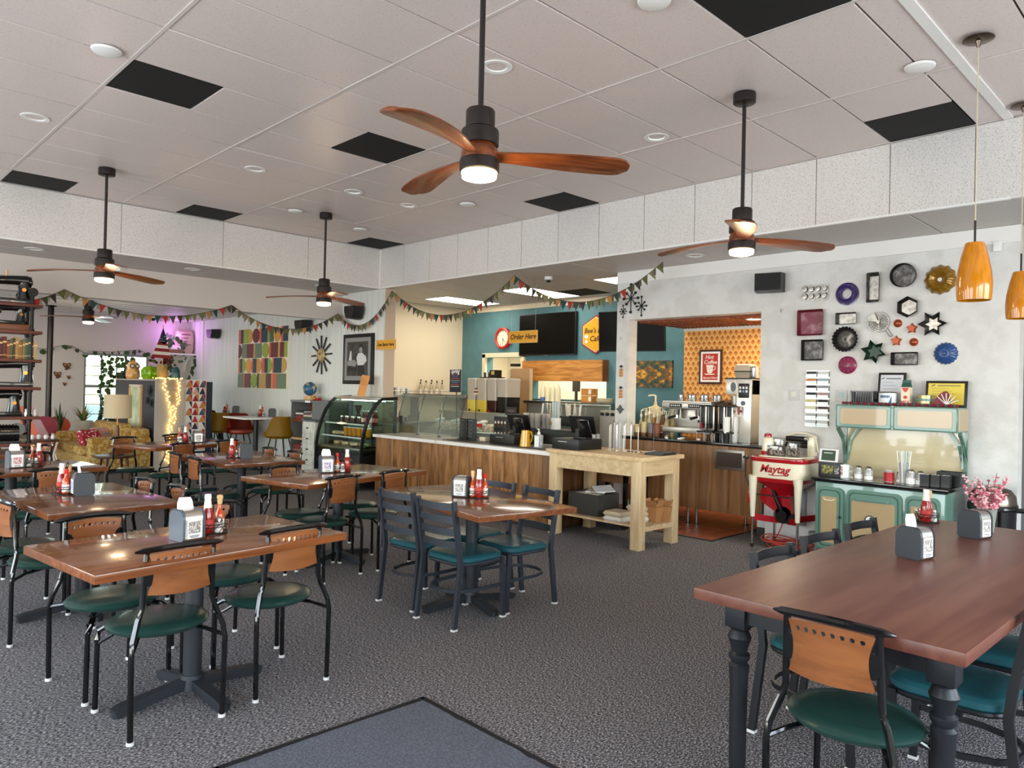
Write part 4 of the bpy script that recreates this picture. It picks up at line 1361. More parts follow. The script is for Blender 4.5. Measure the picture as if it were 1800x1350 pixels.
for k, x in enumerate((.355, .43, .5)):
    t = thing('cream_caddy', ('black cutlery caddy of creamers, ' + ('left', 'middle', 'right')[k] + ' of the three on the stove top'), 'caddy', at(x, .13 + .02 * k), 0, 'black creamer caddies')
    for a, b in (((0, -.034, .05), (.066, .004, .1)), ((0, .034, .05), (.066, .004, .1)), ((-.033, 0, .05), (.004, .066, .1)), ((.033, 0, .05), (.004, .066, .1)), ((0, 0, .003), (.066, .066, .006))):
        MB().box(a, b).build('side', black, t)
    for i in range(6):
        MB().lathe([(0, 0), (.012, 0), (.015, .02), (0, .021)], (-.016 + .016 * (i % 3), -.018 + .036 * (i // 3), .03 + .05 * (i % 2)), 8).build('creamer_pot', whiteplastic, t)
t = thing('organiser_box', 'black box organiser at the right end of the stove top', 'box', at(.49, .34), 0)
for a, b in (((0, -.09, .06), (.13, .005, .12)), ((0, .09, .06), (.13, .005, .12)), ((-.065, 0, .06), (.005, .18, .12)), ((.065, 0, .06), (.005, .18, .12)), ((0, 0, .003), (.13, .18, .006))):
    MB().box(a, b).build('side', black, t)
MB().box((0, -.094, .095), (.06, .003, .02)).build('label', paper, t)
t = thing('black_tray_rack', 'black rack with a leafy photograph at the left end of the stove top', 'photo frame', at(-.45, .1), -90)
MB().bb(-.1, .1, 0, .08, 0, .13, .004).build('frame', black, t)
MB().bb(-.07, .04, -.004, 0, .03, .105).build('photograph', mat('leafy_print', '#3a3f22', .4, nz=(40, '#b0a44e', .45, .65)), t)
MB().bb(.05, .09, -.004, 0, .03, .105).build('photograph', mat('grey_print', '#3b3b3b', .4, nz=(50, '#b9b9b9', .45, .65)), t)
t = thing('small_sign_frame', 'small dark green framed sign standing on the black photo rack', 'sign', at(-.47, .14, ZT + .132), -90)
MB().box((0, 0, .06), (.17, .012, .12), (R(-12), 0, 0)).build('frame', whiteplastic, t)
MB().box((0, -.008, .062), (.125, .006, .095), (R(-12), 0, 0)).build('sign_face', mat('sign_green', '#33472e', .4), t)
MB().box((0, -.0125, .085), (.08, .003, .006), (R(-12), 0, 0)).build('sign_line', paper, t)
# on the hood
ZH = 1.437
def ath(x, y):
    return (6.80 + y, 2.33 - x, ZH)
t = thing('vintage_toaster', 'antique perforated metal toaster on the range hood', 'toaster', ath(-.26, .4), 0)
t.rotation_euler = (0, 0, R(-90))
m = MB().bb(-.1, .1, -.06, .06, 0, .02).bb(-.105, .105, -.055, .055, .12, .13)
for x in (-.095, .095):
    m.bb(x - .006, x + .006, -.055, .055, .02, .125)
m.build('frame', darksteel, t)
for s in (-1, 1):
    for k in range(8):
        MB().box((-.077 + .022 * k, s * .05, .07), (.012, .004, .1), (R(-8 * s), 0, 0)).build('bar', darksteel, t)
MB().cyl((.105, 0, .05), (.135, -.01, .05), .008, seg=8).sph((.14, -.01, .05), .014, seg=8).build('knob', black, t)
def cert(label, x, w, h, pm, lines):
    t = thing('framed_certificate', label, 'picture frame', ath(x, .5), 0, 'framed certificates on the range hood')
    t.rotation_euler = (R(-8), 0, R(-90))
    MB().bb(-w / 2, w / 2, 0, .018, 0, h, .003).build('frame', black, t)
    p = MB().bb(-w / 2 + .022, w / 2 - .022, -.003, 0, .022, h - .022).build('certificate', pm, t)
    m = MB()
    m.bb(-w * .2, w * .34, -.005, -.003, h * .8, h * .83)
    for k in range(lines):
        m.bb(-w * .33, w * (.05 + .2 * ((k * 7) % 3) / 2), -.005, -.003, h * (.7 - .1 * k), h * (.708 - .1 * k))
    m.box((-w * .31, -.004, h * .82), (.03, .003, .008), (0, R(-30), 0))
    m.build('print', grey, p)
cert('upright black-framed white certificate behind the toaster and tin', -.06, .24, .31, mat('certificate_white', '#cfd0d6', .4), 5)
cert('wide black-framed yellow certificate at the right of the hood', .395, .33, .235, mat('certificate_yellow', '#dfc74a', .4), 4)
t = thing('shortening_tin', 'large blue and white round tin on the range hood', 'tin', ath(-.045, .38), 0)
MB().lathe([(0, 0), (.075, 0), (.076, .003), (.073, .006), (.073, .12), (.076, .124), (.07, .127), (0, .125)], seg=24).build('can', steel, t)
MB().lathe([(.0735, .012), (.0742, .012), (.0742, .115), (.0735, .115)], seg=24).build('label', mat('tin_label', '#dfe6e8', .4), t)
m = MB()
for k in range(7):
    a = PI + .16 * (k - 3)
    m.box((.0745 * math.cos(a), .0745 * math.sin(a), .082), (.003, .0085, .022), (0, 0, a))
for k in range(5):
    a = PI + .5 + .06 * k
    m.box((.0745 * math.cos(a), .0745 * math.sin(a), .03 + .006 * k), (.003, .004, .02 + .012 * k), (0, 0, a))
m.build('label_marks', mat('label_blue', '#2b5c86', .4), t)
t = thing('milk_carton', 'red and cream milk carton with green top on the range hood', 'carton', ath(.11, .4), 0)
t.rotation_euler = (0, 0, R(-90))
MB().bb(-.036, .036, -.036, .036, 0, .17).build('carton', mat('carton_cream', '#ecdcc0', .5), t)
MB().prism([(-.036, .17), (.036, .17), (0, .215)], -.036, .036, Matrix(((0, 0, 1, 0), (1, 0, 0, 0), (0, 1, 0, 0), (0, 0, 0, 1)))).bb(-.036, .036, -.003, .003, .21, .235).build('gable_top', mat('carton_green', '#2f5a50', .5), t)
MB().prism([(-.03, .165), (.03, .165), (.015, .135), (0, .125), (-.015, .135)], 0, .001, Matrix(((1, 0, 0, 0), (0, 0, -1, -.036), (0, 1, 0, 0), (0, 0, 0, 1)))).sph((0, -.036, .08), .018, (1, .1, .8), 10).build('carton_mark', red, t)
text('MILK', .034, red, t, T(0, -.037, .035) @ Matrix.Rotation(R(90), 4, 'X'), 'lettering', .0005, 0, .001)
t = thing('banded_tin', 'round brass tin with teal bands on the range hood', 'tin', ath(.27, .4), 0)
MB().lathe([(0, 0), (.07, 0), (.07, .05), (.066, .055), (.066, .1), (.06, .105), (0, .106)], seg=24).build('tin', mat('brass_tin', '#b6aa7a', .3, metal=.8), t)
MB().lathe([(.069, .05), (.073, .052), (.073, .068), (.069, .07)], seg=24).lathe([(.071, .0), (.073, 0), (.073, .012), (.071, .012)], seg=24).build('band', mat('teal_band', '#6f9c94', .4), t)
t = thing('egg_slicer', 'red and white fan-shaped kitchen gadget in front of the yellow certificate', 'gadget', ath(.42, .34), 0)
t.rotation_euler = (0, 0, R(-90))
MB().bb(-.1, .1, -.04, .04, 0, .02, .004).build('base', redpaint, t)
M = Matrix(((1, 0, 0, .0), (0, 0, 1, 0), (0, 1, 0, .02), (0, 0, 0, 1)))
MB().prism([(-.08, 0), (.06, 0)] + [(.06 - .14 * i / 8 + .03 * math.sin(PI * i / 8), .12 * math.sin(PI * (i + .6) / 9.2)) for i in range(9)], -.012, .012, M).build('fan_body', mat('dull_red', '#7a1216', .45), t)
for k in range(6):
    a = R(25 + 22 * k)
    MB().cyl((.03, -.016, .022), (.03 + .1 * math.cos(a), -.016, .022 + .1 * math.sin(a)), .004, seg=5).build('vane', white, t)
gl = thing('pompom_garland', 'garland of red, grey and cream felt balls along the hood edge', 'garland', ath(0, .275), 0)
gl.rotation_euler = (0, 0, R(-90))
gc = ['#7a1f2b', '#5e1626', '#4d4a4d', '#a8402f', '#d8c9c2', '#83323f', '#5a5560', '#a8965f']
pmesh = [MB().sph((0, 0, 0), .0145, seg=8).mesh('felt_ball', mat('felt_' + c[1:], c, .9)) for c in gc]
for k in range(46):
    put('felt_ball', pmesh[(k * 5 + k // 3) % 8], gl, (-.40 + .021 * k, .008 * math.sin(k * 2.1), .0145))
MB().tube([(-.42, 0, .014), (.56, 0, .014)], .0015, 5).build('string', black, gl)

# ------------------------------------------------------------------ wringer washer with lettering
ws = thing('wringer_washer', 'red and cream vintage wringer washing machine with red script lettering', 'washing machine', (6.84, 3.28, 0), -90)
def sqring(w, d, r, z):
    return [(x, y, z) for x, y in rrect(w, d, r, 5)]
def loft(rings, cap=True):
    m = MB()
    vr = [[m.bm.verts.new(p) for p in q] for q in rings]
    n = len(vr[0])
    for a, b in zip(vr, vr[1:]):
        for k in range(n):
            m.bm.faces.new((a[k], a[(k + 1) % n], b[(k + 1) % n], b[k]))
    if cap:
        m.bm.faces.new(vr[0])
        m.bm.faces.new(vr[-1])
    return m
def shift(q, dy):
    return [(x, y + dy, z) for x, y, z in q]
loft([shift(sqring(w, d, r, z), .26) for w, d, r, z in ((.5, .5, .09, .69), (.53, .53, .1, .7), (.535, .535, .1, .86))]).build('tub', cream, ws)
loft([shift(sqring(w, w, r, z), .26) for w, r, z in ((.55, .1, .855), (.565, .11, .868), (.56, .11, .895), (.53, .1, .9))]).build('rim', redpaint, ws)
loft([shift(sqring(w, w, r, z), .26) for w, r, z in ((.44, .09, .9), (.43, .09, .912))]).build('lid', cream, ws)
loft([shift(sqring(w, d, r, z), .26) for w, d, r, z in ((.52, .52, .1, .7), (.5, .5, .1, .66), (.26, .26, .08, .57), (.2, .2, .07, .52))]).build('hopper', redpaint, ws)
m = MB()
M = Matrix(((1, 0, 0, -.02), (0, 0, 1, .2), (0, 1, 0, .5), (0, 0, 0, 1)))
m.prism(arc(-.12, 0, .09, PI * .4, PI * 1.3, 8) + [(.05, -.2), (.13, -.15), (.1, .05)], -.04, .06, M)
m.build('gear_case', redpaint, ws)
MB().cyl((.02, .16, .33), (.02, .36, .33), .085, seg=20).cyl((.02, .13, .33), (.02, .16, .33), .05, seg=14).tube([(.0, .14, .38), (-.03, .12, .48), (-.07, .14, .56)], .02, 8).build('motor', mat('motor_black', '#101010', .3, metal=.4), ws)
MB().cyl((-.3, .05, .52), (.14, .05, .52), .006, seg=6).build('shift_rod', black, ws)
MB().tube([(-.31, .02, .87), (-.31, .02, .7), (-.26, .03, .55)], .008, 6).sph((-.31, .02, .88), .025, (1.5, 1, .7), 8).build('clutch_lever', black, ws)
MB().bb(-.275, -.245, .0, .02, .43, .55, .005).build('red_tag', redpaint, ws)
for x in (-1, 1):
    for y in (.02, .5):
        l = MB().tube([(x * .225, y, .71), (x * .23, y, .64), (x * .228, y, .3)], [.05, .04, .022], 10).build('leg', cream, ws)
        MB().cyl((x * .228, y, .03), (x * .228, y, .3), .013, seg=8).build('chrome_rod', chrome, l)
        MB().cyl((x * .228, y, 0), (x * .228, y, .035), .018, seg=8).build('caster', black, l)
m = MB()
for a, b in (((-.228, .02), (.228, .5)), ((.228, .02), (-.228, .5))):
    m.tube([(a[0], a[1], .3), (a[0] * .3, a[1] * .3 + .18, .27), (b[0] * .3, b[1] * .3 + .18, .27), (b[0], b[1], .3)], .02, sq=(.018, .06))
m.build('cross_brace', redpaint, ws)
text('Maytag', .105, redpaint, ws, T(0, -.0075, .787) @ Matrix.Rotation(R(90), 4, 'X'), 'lettering', .003, .3, .0025)
MB().tube([(-.06, -.008, .735), (0, -.009, .728), (.09, -.009, .735), (.1, -.009, .75)], .004, 5).build('lettering_flourish', redpaint, ws)
m = MB().bb(.13, .2, .42, .52, .9, 1.1, .02).tube([(-.1, .47, 1.1), (.0, .47, 1.13), (.1, .47, 1.13), (.2, .47, 1.1), (.22, .47, .95)], .012, 8)
m.build('wringer_frame', cream, ws)
MB().cyl((-.1, .47, 1.07), (.14, .47, 1.07), .028, seg=14).cyl((-.1, .47, 1.01), (.14, .47, 1.01), .028, seg=14).build('wringer_roller', black, ws)
MB().cyl((.12, .4, 1.08), (.15, .4, 1.08), .02, seg=12).build('wringer_screw', steel, ws)
def atw(x, y, z=.913):
    return (6.84 + y, 3.28 - x, z)
t = thing('thermos_jug', 'cream and red vintage jug with red spout on the washer', 'jug', atw(-.17, .2), 200)
MB().lathe([(0, 0), (.062, 0), (.062, .035), (0, .035)], seg=20).build('base', redpaint, t)
MB().lathe([(0, .03), (.058, .03), (.058, .14), (.05, .165), (.035, .175), (0, .175)], seg=20).build('body', cream, t)
MB().lathe([(0, .17), (.036, .17), (.038, .195), (.028, .21), (0, .212)], seg=16).tube([(0, 0, .2), (.05, 0, .21), (.12, 0, .2)], [.016, .012, .006], 8).build('spout', redpaint, t)
acry = mat('clear_acrylic', '#eef0ee')
cook = mat('packed_cookies', '#4a3634', .6, nz=(45, '#c9b3a6', .45, .6))
for lb, x, y, w, h, tl in (('clear clamshell box of dark cookies at the front of the washer top', -.05, .13, .16, .1, 0), ('clear sleeve of cookies leaning right on the washer top', .11, .17, .1, .14, 8), ('tall clear bag behind the cookie box on the washer top', -.08, .26, .12, .17, 0)):
    t = thing('cookie_package', lb, 'package', atw(x, y), 0, 'clear food packages on the washer')
    t.rotation_euler = (0, 0, R(-90))
    MB().box((0, 0, h / 2), (w, .08, h), (0, R(tl * .5), 0), .008).build('clear_box', acry, t)
    MB().box((0, 0, h * .36), (w * .9, .07, h * .6), None, .008).build('contents', cook, t)
    MB().box((0, -.042, h * .85), (w * .5, .004, h * .16)).build('label', paper, t)
t = thing('extension_cord', 'coiled orange-red cord on the carpet under the washer', 'cord', (7.05, 3.2, .012))
for k in range(7):
    m = MB()
    m.tube([(.15 * (1 + .05 * math.sin(3 * a + k)) * math.cos(a) + .02 * math.sin(k), (.2 + .012 * k) * math.sin(a) + .03 * math.cos(2 * k), .008 * k + .02 * (1 + math.sin(a * 2 + k))) for a in [2 * PI * q / 24 for q in range(24)]], .006, 6, closed=True)
    m.build('coil', mat('cord_red', '#c0463a', .5), t)
MB().tube([(.1, .2, .05), (.02, .1, .2), (.0, .1, .3)], .006, 6).build('loose_end', MATS['cord_red'], t)
t = thing('storage_jar', 'grey cylindrical tin under the washer', 'tin', (7.2, 2.98, 0))
MB().cyl((0, 0, 0), (0, 0, .17), .1, seg=20).build('body', mat('silver_tub', '#a7abae', .4, metal=.3), t)
MB().lathe([(0, .185), (.1, .18), (.104, .17), (.104, .16), (0, .16)], seg=20).build('lid', MATS['silver_tub'], t)
t = thing('wall_panel_board', 'white board standing on the floor behind the washer', 'board', (7.35, 3.32, 0))
MB().bb(0, .03, -.24, .3, 0, .62, .004).build('board', white, t)
MB().tube([(-.008, -.1, .55), (-.03, -.1, .4), (-.03, -.1, .2)], .05, 10).build('grey_hose', mat('milky_hose', '#b9bcc2', .4), t)
tr = thing('trash_can', 'black and steel dome-lidded bin in the corner behind the pink flowers', 'bin', (7.14, 1.53, 0))
MB().cyl((0, 0, 0), (0, 0, .62), .155, .17, 24).build('body', black, tr)
MB().lathe([(.172, .62), (.172, .66), (.165, .72), (.13, .77), (.06, .8), (0, .805)], seg=24).build('dome_lid', mat('dome_steel', '#8c8378', .25, metal=1), tr)
MB().lathe([(.173, .6), (.18, .6), (.18, .65), (.173, .65)], seg=24).build('rim', black, tr)
# ------------------------------------------------------------------ coffee bar in the wall opening
plank = wood('rustic_oak_plank', '#6a431f', '#ab7843', (11, 11, 1.9), .42, .2, knots=True)
plank2 = wood('smooth_oak_plank', '#74502f', '#9c7047', (16, 16, 1.2), .4, .12)
pale = wood('pale_pine', '#c3a377', '#dcc298', (16, 2.2, 16), .5, .05)
palez = wood('pale_pine_upright', '#c3a377', '#dcc298', (16, 16, 2.2), .5, .06)
bar = thing('coffee_bar', 'plank-fronted coffee bar with black top and chrome feet in the wall opening', 'counter', (7.36, 4.6, 0), -90)
for k in range(9):
    x0 = -.86 + .2 * k
    MB().bb(x0 + .001, x0 + .199, 0, .02, .2, .935, .0015).build('plank', plank2, bar)
MB().bb(-.86, .94, .03, .6, .22, .93).build('carcass', mat('dark_cabinet', '#3a2a20', .6), bar)
MB().bb(-.88, .94, -.03, .17, .935, .97, .004).build('black_top', mat('black_stone', '#141416', .12), bar)
MB().bb(-.855, .855, .17, .72, .935, .97, .002).build('back_top', MATS['black_stone'], bar)
for x, y in ((-.25, .1), (.0, .08), (.1, .1), (-.8, .1), (.5, .5), (-.6, .5)):
    l = MB().cyl((x, y, .012), (x, y, .22), .016, seg=10).build('leg', chrome, bar)
    MB().cyl((x, y, .0), (x, y, .02), .03, seg=12).build('foot', black, l)
v = MB().bb(.375, .735, -.012, 0, .68, .9, .006).build('vent_frame', mat('pewter', '#8f8a83', .35, metal=.8), bar)
MB().bb(.405, .705, -.016, -.01, .71, .87).build('vent_mesh', mat('vent_mesh', '#4b4038', .7, bump=(300, .5)), v)
def bt_(x, y, z=.971):
    """bar frame -> world (x along the bar to the right, y inwards)"""
    return (7.36 + y, 4.6 - x, z)
# espresso machine
e = thing('espresso_machine', 'steel two-group espresso machine on the coffee bar', 'coffee machine', bt_(-.16, .42), -90)
for x in (-.3, .3):
    for y in (-.16, .16):
        MB().cyl((x, y, 0), (x, y, .07), .018, seg=8).build('foot', black, e)
MB().bb(-.34, .34, -.2, .2, .065, .13, .006).build('drip_tray', steel, e)
MB().bb(-.33, .33, -.02, .2, .13, .36, .006).build('body', steel, e)
MB().bb(-.34, .34, -.18, .2, .345, .43, .012).build('top_housing', steel, e)
for x in (-.14, .12):
    b_ = MB().bb(x - .085, x + .085, -.187, -.18, .365, .41).build('button_panel', black, e)
    for k in range(5):
        MB().cyl((x - .056 + .028 * k, -.187, .388), (x - .056 + .028 * k, -.192, .388), .008, seg=8).build('button', whiteplastic, b_)
for x in (-.17, .13):
    h = MB().cyl((x, -.1, .27), (x, -.1, .35), .04, .048, 14).cyl((x, -.1, .235), (x, -.1, .275), .036, seg=14).build('group_head', chrome, e)
    MB().tube([(x, -.12, .26), (x, -.2, .25), (x, -.27, .24)], [.012, .016, .018], 8).build('portafilter_handle', black, h)
MB().bb(.07, .27, -.025, -.018, .19, .22).build('badge_strip', black, e)
for x in (-.31, .31):
    MB().tube([(x, -.15, .38), (x, -.19, .33), (x, -.18, .18)], .006, 6).build('steam_wand', chrome, e)
MB().bb(-.33, .33, -.17, .19, .43, .44).build('cup_rail', steel, e)
for k in range(7):
    t = thing('milk_pitcher', 'steel milk pitcher on the espresso machine, %s from the left' % ORD[k], 'pitcher', bt_(-.3 + .085 * k, .36 + .07 * (k % 2), 1.413), 90 * k, 'pitchers on the espresso machine')
    MB().lathe([(0, 0), (.034, 0), (.037, .01), (.031, .07), (.034, .085), (.031, .085), (.029, .07), (.03, .01), (0, .01)], seg=14).build('jug', chrome, t)
    MB().tube([(.034, 0, .075), (.06, 0, .06), (.058, 0, .03), (.036, 0, .02)], .004, 6).build('handle', chrome, t)
t = thing('machine_cover', 'brown hopper hood beside the espresso machine', 'grinder', bt_(.21, .5), -90)
MB().bb(-.08, .08, -.1, .1, 0, .3, .01).build('body', black, t)
MB().prism([(-.1, .3), (.1, .3), (.09, .44), (.0, .47), (-.1, .38)], -.11, .11, Matrix(((1, 0, 0, 0), (0, 0, 1, 0), (0, 1, 0, 0), (0, 0, 0, 1)))).build('hopper_hood', mat('brown_leather', '#4a2e18', .5), t)
# coffee dispensers on wire stands
for k in range(4):
    t = thing('coffee_dispenser', ('tall black and steel coffee dispenser, ' + ('first', 'second', 'third', 'fourth')[k] + ' from the espresso machine'), 'coffee dispenser', bt_(.14 + .1 * k + .03 * (k > 1), .2), -90, 'coffee dispensers on the bar')
    MB().bb(-.044, .044, -.07, .07, .12, .4, .008).build('steel_body', steel, t)
    MB().bb(-.026, .026, -.078, -.068, .15, .39, .004).build('black_panel', black, t)
    MB().bb(-.046, .046, -.08, .07, .39, .41, .006).build('lid', black, t)
    MB().cyl((0, -.1, .15), (0, -.07, .17), .014, seg=8).bb(-.012, .012, -.12, -.09, .14, .2).build('tap', mat('tap_red', '#8e1f35', .3) if k == 0 else black, t)
    m = MB().bb(-.046, .046, -.13, .07, .095, .115, .004)
    m.build('drip_tray', black, t)
    m = MB()
    for x in (-.044, .044):
        for y in (-.125, .065):
            m.cyl((x, y, 0), (x, y, .1), .004, seg=6)
    m.build('wire_stand', chrome, t)
# tea tower
tt = thing('drink_tower', 'white and steel brewing tower with black panel and tap on the bar', 'beverage machine', bt_(.53, .42), -90)
MB().bb(-.03, .15, -.2, .2, 0, .71, .008).build('tower', mat('tower_steel', '#d9d6cc', .25, metal=.5), tt)
MB().bb(-.17, .15, -.19, .2, .53, .71, .01).build('top_box', MATS['tower_steel'], tt)
MB().bb(-.18, .15, -.2, .2, .71, .722).build('top_tray', black, tt)
p_ = MB().bb(.0, .125, -.212, -.2, .5, .66, .008).build('control_panel', black, tt)
for k in range(6):
    MB().bb(.014 + .038 * (k % 3), .036 + .038 * (k % 3), -.216, -.211, .56 + .04 * (k // 3), .585 + .04 * (k // 3)).build('button', mat('button_blue', '#7a8fb0', .3) if k == 1 else whiteplastic, p_)
M = Matrix.Translation((.055, -.2, .44)) @ Matrix.Rotation(R(90), 4, 'X')
MB().lathe([(0, 0), (.026, 0), (.026, .008), (0, .008)], seg=14, M=M).build('round_badge', mat('badge_blue', '#54687c', .4), tt)
MB().lathe([(0, 0), (.034, 0), (.034, .003), (0, .003)], seg=16, M=Matrix.Translation((-.075, -.19, .62)) @ Matrix.Rotation(R(90), 4, 'X') @ Matrix.Diagonal((1, 1.6, 1, 1))).build('oval_badge', grey, tt)
MB().cyl((.03, -.2, .35), (.03, -.25, .35), .014, seg=8).cyl((.03, -.245, .35), (.03, -.245, .31), .01, seg=8).bb(.018, .042, -.255, -.24, .355, .4).build('tap', MATS['tap_red'], tt)
MB().lathe([(0, 0), (.05, 0), (.06, .1), (0, .1)], (-.1, -.08, .42), 16).build('brew_basket', steel, tt)
MB().bb(-.16, -.04, -.17, .1, 0, .012).build('base_plate', black, tt)
t = thing('tea_bin', 'black-bodied tea urn under the brew basket of the tower', 'urn', bt_(.44, .42), -90)
MB().bb(-.055, .055, -.1, .1, .0, .34, .01).build('body', black, t)
MB().bb(-.05, .05, -.105, -.1, .02, .33).build('front_plate', darksteel, t)
for k in range(2):
    t = thing('cup_stack', 'stack of white paper cups ' + ('nearest the tower' if k else 'beside the coffee dispensers') + ' on the bar', 'cups', bt_(.455 + .05 * k, .1 + .09 * k), 0, 'stacks of paper cups')
    for q in range(11):
        MB().lathe([(.03, .011 * q + .08), (.041, .011 * q + .17), (.042, .011 * q + .174), (.039, .011 * q + .174), (.028, .011 * q + .08)], seg=14).build('cup', paper, t)
    MB().lathe([(.03, 0), (.033, 0), (.041, .08), (.043, .1), (.04, .1)], seg=12).build('holder', black if not k else whiteplastic, t)
t = thing('food_container', 'clear food container with dark band on top of the tower', 'container', bt_(.5, .42, 1.694), 0)
loft([sqring(.15, .17, .02, 0), sqring(.17, .19, .025, .07), sqring(.18, .2, .025, .075), sqring(.18, .2, .025, .082), sqring(.16, .18, .025, .15), sqring(.13, .15, .02, .16)]).build('tub', mat('cloudy_plastic', '#d8cdb8', .3, trans=.35), t)
loft([sqring(.187, .207, .025, .07), sqring(.187, .207, .025, .082)]).build('band', black, t)
t = thing('steel_pitcher', 'tall steel pitcher at the right end of the tower top', 'pitcher', bt_(.635, .38, 1.694), 100)
MB().lathe([(0, 0), (.045, 0), (.048, .01), (.042, .11), (.046, .13), (.042, .13), (.038, .1), (0, .01)], seg=16).build('jug', chrome, t)
MB().tube([(.045, 0, .115), (.08, 0, .1), (.075, 0, .04), (.047, 0, .03)], .006, 6).build('handle', chrome, t)
# syrup bottles with pumps
pumpw = mat('pump_cream', '#ece2c4', .4)
syr = [mat('syrup_' + c[1:], c, .12, trans=.45) for c in ('#e6d9ae', '#d8c27a', '#efe8cf', '#c99c4c', '#e9dcc0', '#8a4f22')]
for k in range(14):
    r_w, c_ = k // 7, k % 7
    x = -.84 + .062 * c_ + .02 * r_w
    t = thing('syrup_bottle', 'tall syrup bottle with cream pump, %s from the left in the %s row' % (ORD[k % 7], ('front', 'back')[k // 7]), 'bottle', bt_(x, .3 + .1 * r_w + .012 * (c_ % 2)), 20 * k, 'pump bottles of syrup')
    h = .24 + .02 * (k % 3)
    MB().lathe([(0, 0), (.029, 0), (.03, .01), (.03, h * .6), (.012, h * .82), (.012, h), (0, h)], seg=12).build('bottle', syr[k % 6], t)
    MB().lathe([(.0305, h * .15), (.031, h * .15), (.031, h * .5), (.0305, h * .5)], seg=12).build('label', labelm, t)
    m = MB().lathe([(0, h - .01), (.016, h - .01), (.016, h + .02), (.006, h + .025), (.006, h + .07), (0, h + .07)], seg=10)
    m.tube([(0, 0, h + .07), (.03, 0, h + .072), (.06, 0, h + .062)], .0065, 6)
    m.build('pump', pumpw, t)
for k, (x, h, c) in enumerate(((-.82, .13, '#cbb489'), (-.72, .16, '#d2bd8e'), (-.62, .15, '#77757a'), (-.53, .15, '#8c4a20'))):
    t = thing('sauce_canister', ('front canister on the coffee bar, ' + ('cream jar at the far left', 'larger cream jar', 'grey jar', 'amber jar with a spoon')[k]), 'jar', bt_(x, .2), 0, 'canisters in front of the syrup bottles')
    MB().lathe([(0, 0), (.036, 0), (.038, .006), (.038, h), (.033, h + .01), (0, h + .012)], seg=16).build('body', mat('canister_' + c[1:], c, .35), t)
    MB().lathe([(0, 0), (.0385, .0), (.0385, .04), (0, .04)], seg=16).build('base_band', mat('brown_band', '#6a3d22', .4), t)
    if k == 3:
        MB().tube([(0, 0, h), (.03, -.03, h + .12)], .004, 6).build('spoon', steel, t)
t = thing('pump_jug', 'wide cream jug with a large pump behind the post', 'jug', bt_(-.8, .55), 150)
MB().lathe([(0, 0), (.075, 0), (.075, .3), (.06, .35), (.02, .38), (.02, .42), (0, .42)], seg=18).build('jug', mat('cream_jug', '#e7dcae', .4), t)
MB().lathe([(0, .42), (.012, .42), (.012, .5), (0, .5)], seg=8).tube([(0, 0, .5), (.05, 0, .505), (.1, 0, .495)], .01, 6).build('pump', pumpw, t)
t = thing('bar_towel', 'folded white cloth with a black handle tool on the bar edge', 'cloth', bt_(-.1, .06), -70)
MB().box((0, 0, .01), (.05, .2, .018), None, .008).build('cloth', paper, t)
MB().tube([(0, .09, .014), (0, .16, .016), (.0, .2, .014)], .01, 6).build('tool_handle', black, t)
t = thing('crumpled_napkin', 'crumpled white paper on the bar in front of the dispensers', 'paper', bt_(.14, .04), 0)
MB().sph((0, 0, .014), .025, (1.4, .9, .55), 7).sph((.025, .01, .01), .018, (1.3, .8, .5), 6).build('paper', paper, t)
t = thing('portafilter', 'steel tamper standing on the bar beside the cloth', 'tamper', bt_(-.3, .06), 0)
MB().lathe([(0, 0), (.028, 0), (.028, .012), (.009, .03), (.012, .06), (.022, .085), (0, .09)], seg=14).build('tamper', steel, t)
# framed coffee poster
po = hung('coffee_poster', 'framed red hot coffee poster on the orange wallpaper', 'poster', (8.583, 5.01, 1.86))
MB().bb(-.165, .165, -.225, .225, 0, .018, .002).build('frame', mat('poster_frame', '#43220f', .4), po)
MB().bb(-.138, .138, -.198, .198, .018, .021).build('mount', paper, po)
MB().bb(-.112, .112, -.172, .172, .021, .023).build('red_field', mat('poster_red', '#b83228', .5), po)
pw_ = mat('poster_white', '#f2e6dc', .5)
text('Hot', .075, pw_, po, T(-.015, .125, .0235), 'lettering', .0005, .3, .001)
text('Coffee', .07, pw_, po, T(0, .06, .0235), 'lettering', .0005, .3, .001)
text('Served Here', .04, pw_, po, T(0, -.145, .0235), 'lettering', .0005, .3, .0006)
cup = MB().prism([(-.055, .025), (.05, .025), (.035, -.07), (.015, -.085), (-.02, -.085), (-.04, -.07)], .0235, .0245)
cup.tube([(.048, .01, .024), (.078, .0, .024), (.075, -.03, .024), (.04, -.05, .024)], .005, 5)
cup.prism([(-.085, -.09), (.08, -.09), (.05, -.105), (-.055, -.105)], .0235, .0245)
c_ = cup.build('cup_picture', pw_, po)
for x in (-.028, .02):
    MB().cyl((x, -.015, .0245), (x, -.015, .0255), .006, seg=8).build('cup_eye', grey, po)
MB().cyl((-.004, -.035, .0245), (-.004, -.035, .0255), .006, seg=8).build('cup_nose', grey, po)
